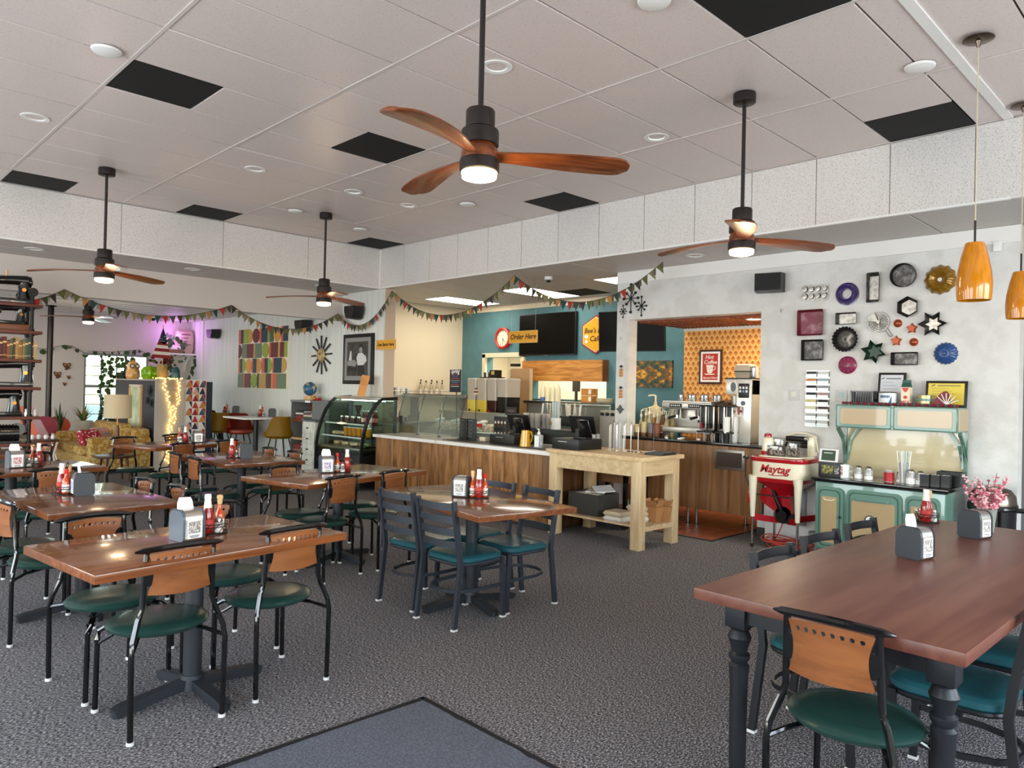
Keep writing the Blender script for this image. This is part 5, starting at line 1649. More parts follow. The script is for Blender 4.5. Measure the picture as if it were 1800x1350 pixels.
# mountain lake canvas
def lake_mat():
    m = mat('autumn_lake_print', '#394b50', .5)
    N, L = m.node_tree.nodes, m.node_tree.links
    b = N['Principled BSDF']
    tc = N.new('ShaderNodeTexCoord')
    sp = N.new('ShaderNodeSeparateXYZ')
    L.new(tc.outputs['Object'], sp.inputs[0])
    n = N.new('ShaderNodeTexNoise')
    n.inputs['Scale'].default_value = 9
    n.inputs['Detail'].default_value = 6
    mp = N.new('ShaderNodeMapping')
    mp.inputs['Scale'].default_value = (1, 1.6, 1)
    ab = N.new('ShaderNodeMath')
    ab.operation = 'ABSOLUTE'
    L.new(sp.outputs['Y'], ab.inputs[0])
    cb = N.new('ShaderNodeCombineXYZ')
    L.new(sp.outputs['X'], cb.inputs[0])
    L.new(ab.outputs[0], cb.inputs[1])
    L.new(cb.outputs[0], mp.inputs[0])
    L.new(mp.outputs[0], n.inputs[0])
    ad = N.new('ShaderNodeMath')
    ad.operation = 'MULTIPLY_ADD'
    L.new(ab.outputs[0], ad.inputs[0])
    ad.inputs[1].default_value = -.55
    L.new(n.outputs['Fac'], ad.inputs[2])
    rp = N.new('ShaderNodeValToRGB')
    e = rp.color_ramp.elements
    e[0].position = .3
    e[0].color = lin('#2a4048')
    e[1].position = .6
    e[1].color = lin('#dfb045')
    for q, c in ((.38, '#3d4a3a'), (.43, '#5f6238'), (.48, '#8a4a26'), (.53, '#b9822e')):
        e.new(q).color = lin(c)
    L.new(ad.outputs[0], rp.inputs[0])
    L.new(rp.outputs[0], b.inputs['Base Color'])
    return m
t = hung('lake_canvas', 'canvas print of an autumn mountain lake on the teal wall above the syrup pumps', 'picture', (9.148, 6.35, 1.78))
MB().bb(-.4, .4, -.2, .2, .002, .03).build('canvas', lake_mat(), t)

# ------------------------------------------------------------------ order counter
oc = thing('order_counter', 'long order counter with knotty plank front and white marble top', 'counter', (5.80, 6.9, 0), -90)
xs = -1.64
k = 0
while xs < 1.6:
    wd = (.19, .215, .18, .2, .205, .19)[k % 6]
    wd = min(wd, 1.62 - xs)
    MB().bb(xs + .001, xs + wd - .001, 0, .02, .04, .81, .0015).build('plank', plank, oc)
    xs += wd
    k += 1
for k in range(4):
    MB().bb(1.6, 1.62, .02 + .19 * k, .208 + .19 * k, .04, .81, .0015).build('end_plank', wood('dark_end_oak', '#44280f', '#6d4423', (14, 14, 1.4), .45, .1), oc)
MB().bb(-1.64, 1.6, .02, .78, .0, .8).build('carcass', mat('dark_cabinet', '#3a2a20'), oc)
marble = mat('white_marble', '#e9e6e1', .15, nz=(5, '#bfb9b2', .6, .8))
MB().bb(-1.68, 1.645, -.03, .8, .81, .85, .003).build('marble_top', marble, oc)
def oc_(x, y, z=.851):
    return (5.80 + y, 6.9 - x, z)
mt_ = thing('bar_mat', 'thin dark rubber mat on the marble counter under the register', 'mat', oc_(.45, .33), -90)
MB().bb(-.75, 1.1, -.25, .3, 0, .006, .002).build('mat', mat('dark_mat', '#4b4441', .6), mt_)
ZC = .858
t = thing('yellow_pitcher', 'yellow enamel pitcher on the order counter', 'pitcher', oc_(1.03, .22, ZC), -60)
yel = mat('yellow_enamel', '#d9a406', .2, coat=.5)
MB().lathe([(0, 0), (.062, 0), (.065, .004), (.045, .185), (.042, .185), (.058, .01), (0, .01)], seg=24).build('jug', yel, t)
MB().tube([(.047, 0, .17), (.07, 0, .165), (.085, 0, .12), (.075, 0, .07), (.06, 0, .05)], .009, 8).build('handle', yel, t)
def sanitizer(lb, loc):
    t = thing('pump_bottle', lb, 'bottle', loc, -90, 'pump bottles by the registers')
    MB().box((0, 0, .075), (.1, .05, .15), None, .012).build('bottle', mat('clear_gel', '#dfe6e6', .08, trans=.6), t)
    MB().box((-.008, -.0265, .075), (.065, .002, .12)).build('label', paper, t)
    MB().lathe([(0, .15), (.018, .15), (.018, .175), (.008, .18), (.006, .215), (0, .215)], seg=10).tube([(0, 0, .21), (-.03, 0, .213)], .006, 6).build('pump', whiteplastic, t)
sanitizer('clear gel pump bottle beside the yellow pitcher', oc_(1.26, .2, ZC))
def register(lb, loc, rz, w):
    t = thing('cash_register', lb, 'cash register', loc, rz, 'black point of sale units')
    MB().box((0, .1, .055), (w, .38, .11), None, .004).build('drawer', black, t)
    MB().box((-w * .1, -.0915, .08), (.12, .003, .006)).build('drawer_lip', steel, t)
    MB().box((.08, .1, .12), (.16, .12, .02), None, .003).build('stand_base', black, t)
    M = (R(-72), 0, R(-14))
    MB().box((.1, .1, .22), (.2, .19, .014), M, .004).build('screen', blackgloss, t)
    MB().box((-.06, .26, .25), (.32, .018, .2), (R(20), 0, R(6)), .004).build('rear_display', black, t)
    MB().box((-.06, .2, .15), (.05, .06, .12)).build('neck', black, t)
    return t
register('black cash register with tilted screen on the order counter behind the yellow pitcher', oc_(.64, .31, ZC), -90, .42)
def board_pages(name, lb, loc, rz, w, h, m, cat='menu', group=None):
    t = thing(name, lb, cat, loc, rz, group)
    MB().box((0, 0, h / 2), (w, .008, h), None, .001).build('board', m, t)
    return t
navy = mat('chalk_navy', '#20232d', .6)
chalk = mat('chalk_white', '#e8e4dc', .7)
for k, (x, a) in enumerate(((-.12, -98), (.01, -78))):
    t = board_pages('menu_stand', ('left' if k == 0 else 'right') + ' black menu page of the pair standing on the marble counter', oc_(x, .27 + .03 * k, ZC), a, .15, .27, mat('menu_black', '#1a1d1b', .5), 'menu', 'black menu pages')
    m = MB()
    m.box((-.02, -.005, .245), (.08, .002, .008))
    for q in range(11):
        m.box((-.035 + .02 * (q % 3) * .3, -.005, .215 - .017 * q), (.05 + .02 * ((q * 5) % 3), .002, .003))
    m.build('print', mat('menu_print', '#6f756c', .6), t)
t = board_pages('card_display', 'black gift card rack with eight picture cards on the counter', oc_(.2, .62, .852), -84, .22, .31, mat('menu_black', '#1a1d1b'), 'card rack')
for i in range(4):
    for j in range(2):
        c = MB().box((-.08 + .053 * i, -.008, .08 + .14 * j), (.046, .006, .1)).build('gift_card', mat('gift_card', '#3f3229', .5), t)
        MB().sph((-.08 + .053 * i, -.011, .095 + .14 * j), .016, (1, .2, 1.1), 8).build('card_cup', mat('cup_tan', '#9a7c60' if (i + j) % 3 else '#d8cfc2', .6), c)
t = board_pages('small_chalk_sign', 'small framed chalk sign reading STREET above the gift cards', (6.5, 6.6, 1.18), -90, .19, .105, mat('chalk_brown', '#2e2220', .6), 'sign')
text('STREET', .042, mat('chalk_dim', '#77706c', .7), t, T(0, -.005, .055) @ Matrix.Rotation(R(90), 4, 'X'), 'lettering', .0005)
MB().cyl((0, .01, -.329), (0, .01, .02), .006, seg=6).build('stand_pole', black, t)
MB().cyl((0, .01, -.329), (0, .01, -.32), .05, seg=14).build('stand_foot', black, t)
t = thing('money_box', 'white tip box by the gift cards', 'box', oc_(.16, .38, ZC), -90)
MB().box((0, 0, .025), (.1, .07, .05), None, .003).build('box', mat('tip_cream', '#d9cbb0', .5), t)
MB().box((0, 0, .051), (.06, .008, .002)).build('slot', black, t)
# glass sneeze guard
sg = thing('sneeze_guard', 'glass sneeze guard panels standing on the marble counter', 'glass screen', oc_(-1.1, .42), -90)
gp = MATS['guard_glass']
for x0, x1 in ((-.62, -.16), (-.15, .31), (.32, .74)):
    MB().box(((x0 + x1) / 2, .02, .28), (x1 - x0 - .008, .007, .54), (R(-6), 0, 0)).build('pane', gp, sg)
for x in (-.62, -.155, .315, .74):
    MB().tube([(x, 0, 0), (x, .02, .28), (x + .02, .1, .56)], .007, 8).cyl((x, 0, 0), (x, 0, .012), .025, seg=12).build('post', black, sg)
MB().tube([(-.62, .08, .56), (.76, .08, .56)], .008, 8).build('top_rail', steel, sg)
sp = board_pages('spring_sign', 'navy chalk board headed Spring above the sneeze guard', (6.5, 7.70, 1.452), -98, .28, .31, navy, 'sign')
Mx = Matrix.Rotation(R(90), 4, 'X')
text('Spring', .085, chalk, sp, T(0, -.006, .285) @ Mx, 'lettering', .0006, .2, .002)
for q, (c, w_) in enumerate((('#a05a78', .2), ('#8e6aa8', .16), ('#b8603a', .22), ('#9aa7b8', .24), ('#6f8fb0', .18), ('#b04a3a', .22), ('#e2ded6', .2))):
    m = MB()
    for j in range(5):
        m.box((-w_ / 2 + w_ * (j + .5) / 5, -.006, .235 - .026 * q), (w_ / 5.5, .001, .008))
    m.build('chalk_line', mat('chalk_' + c[1:], c, .7), sp)
MB().tube([(0, .02, .1), (0, .03, -.2), (0, .04, -.6)], .008, 6).cyl((0, .04, -.601), (0, .04, -.59), .08, seg=14).build('stand', black, sp)
t = thing('rubber_duck_figure', 'small striped brown ornament beside the Spring sign', 'ornament', (6.5, 7.27, 1.41))
for k in range(4):
    MB().sph((0, 0, .03 + .022 * k), .035 - .004 * k, (1, 1, .5), 10).build('ring', mat('ornament_brown', '#6a3520', .5) if k % 2 else mat('ornament_tan', '#d9c7a8', .5), t)
MB().cyl((0, 0, -.559), (0, 0, .02), .006, seg=6).cyl((0, 0, -.559), (0, 0, -.55), .05, seg=12).build('stand', black, t)
# ------------------------------------------------------------------ kitchen side
pt = thing('prep_station', 'stainless prep counter with sloping pans behind the order counter', 'prep table', (7.5, 8.3, 0), -90)
MB().bb(-1.0, .95, -.28, .3, 0.05, .84).build('cabinet', steel, pt)
MB().bb(-1.02, .97, -.3, .32, .84, .88, .004).build('worktop', steel, pt)
MB().bb(-1.0, .5, .1, .34, .88, 1.12).build('riser', steel, pt)
MB().bb(-1.05, .55, .06, .4, 1.12, 1.14).build('shelf', steel, pt)
for k in range(6):
    MB().box((-.8 + .22 * k, -.08, .92), (.19, .26, .07), (R(18), 0, 0), .004).build('food_pan', mat('pan_food', '#9b8f7a', .6, nz=(20, '#d9d2bf', .45, .6)), pt)
def pz(x, y, z):
    return (7.5 + y, 8.3 - x, z)
for k, x in enumerate((-.75, -.35, .25)):
    t = thing('towel_bundle', ('white cloth bundle on the prep counter, ' + ('left', 'middle', 'right, with a red strap')[k]), 'cloth', pz(x, -.18, .955), 0, 'cloths on the prep counter')
    m = MB()
    for q in range(5):
        m.sph((.03 * math.cos(q * 1.3), .05 * math.sin(q * 1.3), .02 + .012 * q), .045, (1, 1.2, .5), 8, (0, 0, q))
    m.build('cloth', paper, t)
    if k == 2:
        MB().box((-.06, 0, .01), (.03, .12, .05), None, .004).build('strap', red, t)
# shelf on the cream wall with bottles and mugs
sh = thing('wall_shelf_unit', 'cream-wall shelf unit of glassware behind the prep counter', 'shelf', (7.75, 10.4, 0))
MB().bb(-.95, 1.35, .0, .24, 1.335, 1.36).bb(-.95, 1.35, .0, .24, .88, .9).build('shelf_board', mat('shelf_grey', '#9a958d', .5), sh)
for x in (-.94, .2, 1.34):
    MB().bb(x - .01, x + .01, 0, .24, .0, 1.36).build('upright', MATS['shelf_grey'], sh)
MB().tube([(-.95, .01, 1.44), (1.35, .01, 1.44)], .006, 6).tube([(-.95, .01, 1.36), (-.95, .01, 1.44)], .006, 6).tube([(1.35, .01, 1.36), (1.35, .01, 1.44)], .006, 6).build('guard_rail', steel, sh)
for k in range(10):
    t = thing('spirit_bottle', 'dark-capped bottle on the cream-wall shelf, %s from the left' % ORD[k], 'bottle', (8.05 + .062 * k, 10.5 + .07 * (k % 2), 1.361), 0, 'bottles on the cream-wall shelf')
    h = .22 + .05 * ((k * 3) % 4) / 3
    MB().lathe([(0, 0), (.028, 0), (.029, .006), (.028, h * .6), (.011, h * .78), (.011, h), (0, h)], seg=12).build('bottle', syr[4] if k != 7 else mat('red_liquor', '#6a2418', .15), t)
    MB().lathe([(.0288, h * .14), (.0293, h * .14), (.0288, h * .5), (.0284, h * .5)], seg=12).build('label', labelm, t)
    MB().lathe([(0, h + .02), (.013, h + .018), (.014, h - .01), (0, h - .01)], seg=10).build('cap', black, t)
for k in range(3):
    mug(('white mug on the cream-wall shelf, ' + ('leftmost', 'middle', 'rightmost') [k] + ' of three'), (7.55 + .11 * k, 10.52, 1.361), 20 * k - 30, whiteplastic, 'white mugs on the cream-wall shelf', mat('mug_print', '#6f6a66', .5), 1.3)
for k in range(9):
    t = thing('spice_jar', 'small spice jar under the mugs, %s from the left' % ORD[k], 'jar', (7.0 + .09 * k, 10.36, .901), 0, 'spice jars on the lower shelf')
    MB().lathe([(0, 0), (.03, 0), (.03, .09), (0, .09)], seg=10).build('jar', mat('spice_%d' % (k % 3), ('#4a2b1c', '#2c2622', '#7a5a38')[k % 3], .4), t)
    MB().lathe([(0, .11), (.03, .11), (.031, .09), (0, .09)], seg=10).build('lid', whiteplastic if k % 2 else black, t)
t = thing('black_box_stack', 'stacked black boxes at the left end of the cream-wall shelf', 'box', (7.28, 10.52, 1.361))
MB().bb(-.16, .12, -.08, .1, 0, .12).build('box', black, t)
MB().bb(-.02, .16, -.06, .1, .12, .32).build('upright_box', black, t)
MB().sph((.1, 0, .36), .045, (.8, .8, 1.3), 10).build('white_knob', paper, t)
# drink dispensers
dr = [('yellow lemonade dispenser, left', '#e9cf5a'), ('yellow lemonade dispenser, right', '#e3c24a'), ('dark red drink dispenser', '#3c1216'), ('black tea drink dispenser', '#15110f')]
ds = thing('dispenser_stand', 'cream refrigerated base cabinet under the drink dispensers', 'cabinet', (8.2, 8.75, 0), -90)
MB().bb(-.48, .48, -.2, .24, 0, 1.08, .006).build('cabinet', mat('cabinet_cream', '#cfc4a6', .4), ds)
for k in range(4):
    MB().bb(-.44 + .22 * k, -.25 + .22 * k, -.205, -.2, .5, 1.02).build('drip_panel', mat('panel_tan', '#a89978', .4), ds)
for k, (lb, c) in enumerate(dr):
    t = thing('drink_dispenser', lb + ' of the four clear tanks', 'drink dispenser', (8.2, 8.75 + .36 - .24 * k, 1.081), -90, 'drink dispensers')
    loft([sqring(.21, .3, .03, .0), sqring(.23, .33, .03, .56)]).build('tank', mat('frosted_tank', '#d9cec0', .25, trans=.3), t)
    loft([sqring(.218, .308, .03, .001), sqring(.228, .32, .03, .24 if k < 3 else .3)]).build('drink', mat('drink_' + c[1:], c, .2), t)
    loft([sqring(.235, .335, .03, .56), sqring(.235, .335, .03, .585), sqring(.2, .3, .03, .6)]).build('lid', mat('frosted_tank', '#d9cec0'), t)
    MB().cyl((0, -.16, .04), (0, -.2, .03), .012, seg=8).bb(-.008, .008, -.21, -.19, .03, .09).build('tap', red if k == 2 else black, t)
t = thing('partition_panel', 'tall tan panel between the dispensers and the pass-through', 'panel', (8.78, 8.72, 0), -90)
MB().bb(-.2, .25, -.02, .02, 0, 1.86, .003).build('panel', mat('panel_brown', '#a88662', .45), t)
MB().bb(-.22, -.2, -.03, .03, 0, 1.84).bb(.25, .27, -.03, .03, 0, 1.86).build('edge_trim', mat('trim_tan', '#c9b391', .5), t)
t = thing('phone_rack', 'black rack with phone and cups above the drink dispensers', 'rack', (8.6, 9.2, 1.69), -90)
MB().bb(-.26, .2, -.05, .1, 0, .02).build('shelf', black, t)
MB().bb(-.02, .16, -.06, .06, .02, .14, .004).build('black_unit', black, t)
MB().bb(.03, .1, -.064, -.06, .06, .12).build('display', mat('amber_display', '#b9a25a', .4), t)
MB().bb(-.26, -.22, -.05, .1, -1.7, 0).build('post', black, t)
for k in range(3):
    MB().lathe([(0, .02), (.03, .02), (.034, .1), (0, .1)], (-.18 + .055 * k, 0, 0), 10).build('cup', whiteplastic if k % 2 else black, t)
# oak header box over the pass-through, serving shelf, teal-wall things
ob = thing('oak_header', 'golden oak box header above the pass-through window', 'header', (8.98, 7.95, 1.66), -90)
MB().bb(-.92, .82, 0, .02, 0, .34).build('front_board', wood('golden_oak', '#a8682a', '#d99a4e', (2.2, 20, 20), .4, .03, knots=True), ob)
MB().bb(.8, .82, .02, .17, 0, .34).build('end_board', wood('dark_oak_end', '#6a3f1c', '#8a5a2e', (16, 16, 3), .45, .03), ob)
MB().bb(-.92, .8, .02, .17, .0, .02).build('bottom_board', MATS['golden_oak'], ob)
ss = thing('serving_shelf', 'long steel serving shelf of the pass-through', 'shelf', (8.7, 7.6, 1.31), -90)
MB().bb(-.85, .95, -.1, .45, 0, .02, .003).bb(-.85, .95, -.1, -.08, -.02, .02).build('shelf', steel, ss)
for x in (-.8, .9):
    MB().bb(x - .015, x + .015, -.05, .4, -1.31, 0).build('support', steel, ss)
MB().bb(-.85, .95, .38, .42, -.95, 0).build('back_panel', mat('panel_steel', '#b7b1a6', .4, metal=.4), ss)
def sv(x, y, z=1.331):
    return (8.7 + y, 7.6 - x, z)
for k in range(4):
    t = thing('squeeze_bottle', ('cream squeeze bottle on the serving shelf, ' + ('first', 'second', 'third', 'fourth')[k] + ' from the left'), 'bottle', sv(-.6 + .11 * k, .1), 0, 'squeeze bottles in the pass-through')
    MB().lathe([(0, 0), (.042, 0), (.044, .01), (.042, .2), (.02, .24), (.008, .3), (0, .3)], seg=14).build('bottle', mat('squeeze_cream', '#eee6c6', .4), t)
    MB().lathe([(.043, 0), (.0455, .0), (.0455, .06), (.043, .06)], seg=14).build('band', mat('band_blue', '#4a66b0', .4) if k == 0 else mat('squeeze_cream', '#eee6c6'), t)
t = thing('wooden_crate_boxes', 'two stacked orange wooden recipe boxes on the serving shelf', 'box', sv(.36, .1), -90)
for k in range(2):
    b = MB().bb(-.1, .1, -.06, .1, .11 * k, .105 + .11 * k, .002).build('box', wood('orange_box', '#c07a30', '#dc9a48', (3, 20, 20), .5, .05), t)
    MB().bb(.05, .1, -.064, -.06, .02 + .11 * k, .09 + .11 * k).build('label', paper, b)
t = thing('plate_stack', 'stack of cream plates at the right of the serving shelf', 'plates', sv(.66, .12), 0)
for k in range(5):
    MB().lathe([(0, .0), (.08, 0), (.13, .02), (.13, .024), (.08, .006), (0, .006)], (0, 0, .012 * k), 20).build('plate', pumpw, t)
t = thing('mop_head_scoop', 'hanging dark brush silhouette in the pass-through', 'brush', (9.0, 7.66, 1.335), -90)
MB().bb(-.07, .07, -.02, .02, .16, .34, .01).build('brush_head', mat('dark_olive', '#4a4436', .7), t)
MB().bb(-.02, .02, -.015, .015, 0, .17).build('handle', mat('dark_olive', '#4a4436'), t)
cu = thing('cutlery_bins', 'row of cutlery bins full of rolled napkins below the serving shelf', 'cutlery bin', (8.0, 7.05, 1.0), -90)
MB().bb(-.42, .42, -.09, .09, 0, .14, .006).build('bin', black, cu)
MB().bb(-.4, .4, -.08, .08, -1.0, 0).build('stand', darksteel, cu)
for k in range(26):
    x = -.38 + .03 * k
    y = rnd.uniform(-.05, .05)
    MB().cyl((x, y, .06), (x + rnd.uniform(-.05, .05), y + rnd.uniform(-.03, .03), rnd.uniform(.26, .33)), .011, .016, 7).build('cutlery_roll', [paper, mat('roll_grey', '#8f8f88', .5), pumpw][k % 3], cu)
ct = thing('cup_shelf', 'low dark trolley of plastic cups behind the sanitizer bottle', 'trolley', (7.2, 6.55, 0), -90)
MB().bb(-.5, .5, -.15, .2, .98, 1.0, .003).bb(-.5, .5, -.15, .2, .4, .42).build('shelf', mat('dark_shelf', '#3a3d40', .4), ct)
for x in (-.48, .48):
    for y in (-.13, .18):
        MB().bb(x - .012, x + .012, y - .012, y + .012, 0, .98).build('post', MATS['dark_shelf'], ct)
pc = mat('clear_cup', '#e4e0da', .15, trans=.55)
for k in range(5):
    t = thing('plastic_cup_stack', ('stack of clear plastic cups on the trolley, ' + ('first', 'second', 'third', 'fourth', 'fifth')[k] + ' from the left'), 'cups', (7.12 + .03 * (k % 2), 6.93 - .105 * k, 1.001), 0, 'clear cup stacks on the trolley')
    for q in range(5):
        MB().lathe([(.034, .018 * q), (.047, .018 * q + .12), (.049, .018 * q + .124), (.045, .018 * q + .12)], seg=14).build('cup', pc, t)
t = thing('straw_crock', 'white crock with a gold emblem holding clear-wrapped straws', 'crock', (7.1, 6.38, 1.001), -90)
MB().lathe([(0, 0), (.065, 0), (.068, .01), (.068, .15), (.06, .15), (.06, .01), (0, .01)], seg=20).build('crock', whiteplastic, t)
MB().sph((-.02, -.066, .08), .022, (1, .15, 1), 8).build('emblem', mat('emblem_gold', '#b98a2a', .4), t)
for k in range(3):
    MB().cyl((-.035 + .035 * k, 0, .05), (-.045 + .045 * k, 0, .36), .022, .026, 10).build('straw_bundle', mat('straw_wrap', '#cfd9d6', .2, trans=.4), t)
t = thing('stove_knob_box', 'steel box with black knobs and a white light beside the post', 'appliance', (8.3, 6.35, 0), -90)
MB().bb(-.14, .2, -.15, .2, 0, 1.24, .004).build('cabinet', mat('panel_steel', '#b7b1a6'), t)
for k in range(3):
    MB().cyl((-.09 + .09 * k, -.15, 1.19), (-.09 + .09 * k, -.18, 1.19), .024, seg=12).build('knob', black, t)
MB().sph((.1, 0, 1.29), .06, (1, 1, 1.1), 12).build('lamp_globe', mat('globe_lamp', '#ffe9c4', .4, emit=1.5), t)
# TV screens, clock, signs on the teal wall
tv = hung('wall_television', 'switched-off television on the teal wall behind the order sign', 'television', (9.13, 8.415, 2.45))
MB().bb(-.645, .645, -.355, .355, .0, .05, .004).build('bezel', black, tv)
MB().bb(-.632, .632, -.335, .343, .05, .052).build('screen', mat('tv_screen', '#0b0908', .35, spec=.1), tv)
MB().bb(-.05, .05, -.36, -.35, .02, .06).build('sensor_bar', grey, tv)
tv = hung('hanging_television', 'switched-off television hung from the ceiling behind the white post', 'television', (8.4, 6.15, 2.36))
tv.rotation_euler = (WX.to_3x3() @ Matrix.Rotation(R(12), 3, 'Y') @ Matrix.Rotation(R(4), 3, 'X')).to_euler()
MB().bb(-.5, .5, -.285, .285, .0, .04, .004).build('bezel', black, tv)
MB().bb(-.488, .488, -.27, .275, .04, .042).build('screen', MATS['tv_screen'], tv)
MB().cyl((0, .2, -.03), (0, .655, -.04), .025, seg=10).bb(-.1, .1, -.1, .1, -.04, 0).build('ceiling_mount', black, tv)
MB().bb(-.06, .06, -.32, -.285, .0, .03).build('sensor_bar', whiteplastic, tv)
ck = hung('wall_clock', 'round wall clock with thick red rim on the teal wall', 'clock', (9.145, 9.5, 2.42))
MB().lathe([(.0, .0), (.19, 0), (.19, .06), (.165, .07), (.15, .06), (.15, .03), (0, .03)], seg=32).build('rim', mat('clock_red', '#c02a1f', .3), ck)
MB().cyl((0, 0, .03), (0, 0, .035), .15, seg=32).build('face', mat('clock_face', '#f2e8d0', .5), ck)
m = MB()
for k in range(12):
    a = PI * k / 6
    m.box((.125 * math.cos(a), .125 * math.sin(a), .036), (.025, .007, .003), (0, 0, a))
m.build('hour_marks', brownink, ck)
MB().box((.02, -.035, .038), (.008, .09, .003), (0, 0, R(30))).box((.0, -.05, .039), (.006, .12, .003), (0, 0, R(2))).build('hands', brownink, ck)
signy = mat('sign_yellow', '#e0a12a', .5)
def hexa(r, sx=1.0):
    return [(x * sx, y) for x, y in ngon(6, r, PI / 6)]
bs = hung('cafe_sign', 'yellow hexagonal cafe sign with red border half hidden by the angled television', 'sign', (9.14, 7.38, 2.41))
MB().prism(hexa(.31, 1.06), 0, .02).build('red_border', mat('sign_red', '#9e2a1c', .5), bs)
MB().prism(hexa(.284, 1.06), .02, .024).build('white_line', mat('sign_cream', '#f0d9a8', .5), bs)
MB().prism(hexa(.27, 1.06), .024, .028).build('yellow_field', mat('cafe_yellow', '#e6a712', .5), bs)
text("Bee's B", .115, brownink, bs, T(-.235, .06, .029), 'lettering', .0008, .25, .002, 'LEFT')
text('Cafe', .12, brownink, bs, T(-.12, -.07, .029), 'lettering', .0008, .25, .002, 'LEFT')
MB().prism([(x - .185, y - .03) for x, y in hexa(.035, 1.2)], .028, .031).prism([(x - .185, y - .11) for x, y in hexa(.03, 1)], .028, .031).build('hexagon_mark', paper, bs)
def hang_sign(label, body, loc, rz, w, h, sz, drop):
    t = thing('hanging_sign', label, 'sign', loc, rz, 'yellow hanging signs')
    MB().box((0, 0, 0), (w, .016, h), None, .002).build('board', signy, t)
    m = MB()
    for s in (-1, 1):
        m.box((0, -.009, s * (h / 2 - .006)), (w, .003, .006)).box((s * (w / 2 - .006), -.009, 0), (.006, .003, h))
    m.build('border', mat('sign_line', '#d9c28e', .5), t)
    text(body, sz, brownink, t, T(0, -.0085, 0) @ Mx, 'lettering', .0008, .3, .002)
    for s in (-1, 1):
        MB().cyl((s * w * .42, 0, h / 2), (s * w * .42, 0, drop), .002, seg=4).build('wire', mat('wire_grey', '#a9a9a4', .4), t)
hang_sign('yellow hanging sign reading Order Here in black script', 'Order Here', (7.0, 6.91, 2.215), -90, .53, .165, .098, .79)
hang_sign('yellow hanging sign reading Line Starts Here in black script', 'Line Starts Here', (6.4, 9.22, 2.14), -90, .5, .15, .064, .85)
dm = thing('camera_dome', 'small white security camera dome under the kitchen ceiling', 'camera', (7.11, 6.57, 3.002))
MB().lathe([(0, 0), (.055, 0), (.055, -.035), (.04, -.045), (0, -.045)], seg=18).build('housing', whiteplastic, dm)
MB().sph((0, 0, -.042), .034, seg=12).build('lens_dome', black, dm)
# door frame and doorway
dtr = mat('door_trim_cream', '#efe3c6', .5)
df = struct('door_1', MB().bb(9.1, 9.15, 8.95, 9.03, 0, 2.14).bb(9.1, 9.15, 9.95, 10.03, 0, 2.14).bb(9.1, 9.15, 8.95, 10.03, 2.08, 2.16), dtr)
MB().bb(9.25, 9.29, 9.03, 9.94, 0, 1.0).build('half_door', dtr, df)
MB().bb(9.9, 10.1, 9.2, 10.1, 1.95, 2.0).build('lintel_bar', black, df)

# ------------------------------------------------------------------ pale work table at the end of the counter
wt_ = thing('work_table', 'pale pine work table with lower shelf at the right end of the order counter', 'table', (6.08, 4.67, 0), -90)
MB().bb(-.62, .62, -.34, .38, .85, .89, .003).build('tabletop', pale, wt_)
for x in (-.53, .53):
    for y in (-.27, .3):
        MB().bb(x - .052, x + .052, y - .052, y + .052, 0, .85, .003).build('leg', palez, wt_)
for y in (-.3, .33):
    MB().bb(-.48, .48, y - .012, y + .012, .7, .85).build('apron', pale, wt_)
for x in (-.56, .56):
    MB().bb(x - .012, x + .012, -.22, .25, .7, .85).build('apron', pale, wt_)
for k in range(5):
    MB().bb(-.58, .58, -.24 + .1 * k, -.15 + .1 * k, .2, .22).build('shelf_slat', pale, wt_)
for x in (-.56, .56):
    MB().bb(x - .015, x + .015, -.3, .33, .17, .2).build('shelf_bearer', pale, wt_)
def wk_(x, y, z):
    return (6.08 + y, 4.67 - x, z)
register('black cash register with upright screen on the pale work table', wk_(-.42, -.17, .891), -90, .37)
sanitizer('clear gel pump bottle behind the work table register', wk_(-.45, .27, .891))
nh = thing('number_stand_rack', 'cluster of tall wire number stands on the work table', 'wire stands', wk_(.05, .1, .891), 0)
for k in range(13):
    x, y = -.17 + .028 * k, .05 * math.sin(k * 2.2)
    h = .26 + .03 * ((k * 5) % 3) / 2
    m = MB().cyl((y, -x, 0), (y, -x, h), .0035, seg=6).cyl((y, -x, 0), (y, -x, .004), .02, seg=8)
    m.tube([(y, -x - .014 * math.cos(a), h + .014 + .014 * math.sin(a)) for a in [2 * PI * q / 8 for q in range(8)]], .002, 4, closed=True)
    m.build('wire_stand', chrome if k % 2 else steel, nh)
lone = thing('number_stand', 'single tall wire stand with heart-shaped clip in front of the post', 'wire stand', wk_(.3, .3, .891))
MB().cyl((0, 0, 0), (0, 0, .27), .003, seg=6).cyl((0, 0, 0), (0, 0, .004), .025, seg=10).tube([(0, -.022 * math.sin(a) ** 3 * 1.3, .29 + .02 * (math.cos(a) - .35 * math.cos(2 * a))) for a in [2 * PI * q / 16 for q in range(16)]], .0022, 5, closed=True).build('stand', darksteel, lone)
t = thing('change_tray', 'shallow tan tray of clips on the work table', 'tray', wk_(.26, .0, .891), -90)
MB().bb(-.09, .09, -.06, .06, 0, .012, .003).build('tray', mat('tray_tan', '#b79a6e', .5), t)
for k in range(12):
    MB().box((rnd.uniform(-.07, .07), rnd.uniform(-.045, .045), .017), (.028, .008, .008), (0, 0, rnd.uniform(0, 3))).build('clip', black if k % 2 else steel, t)
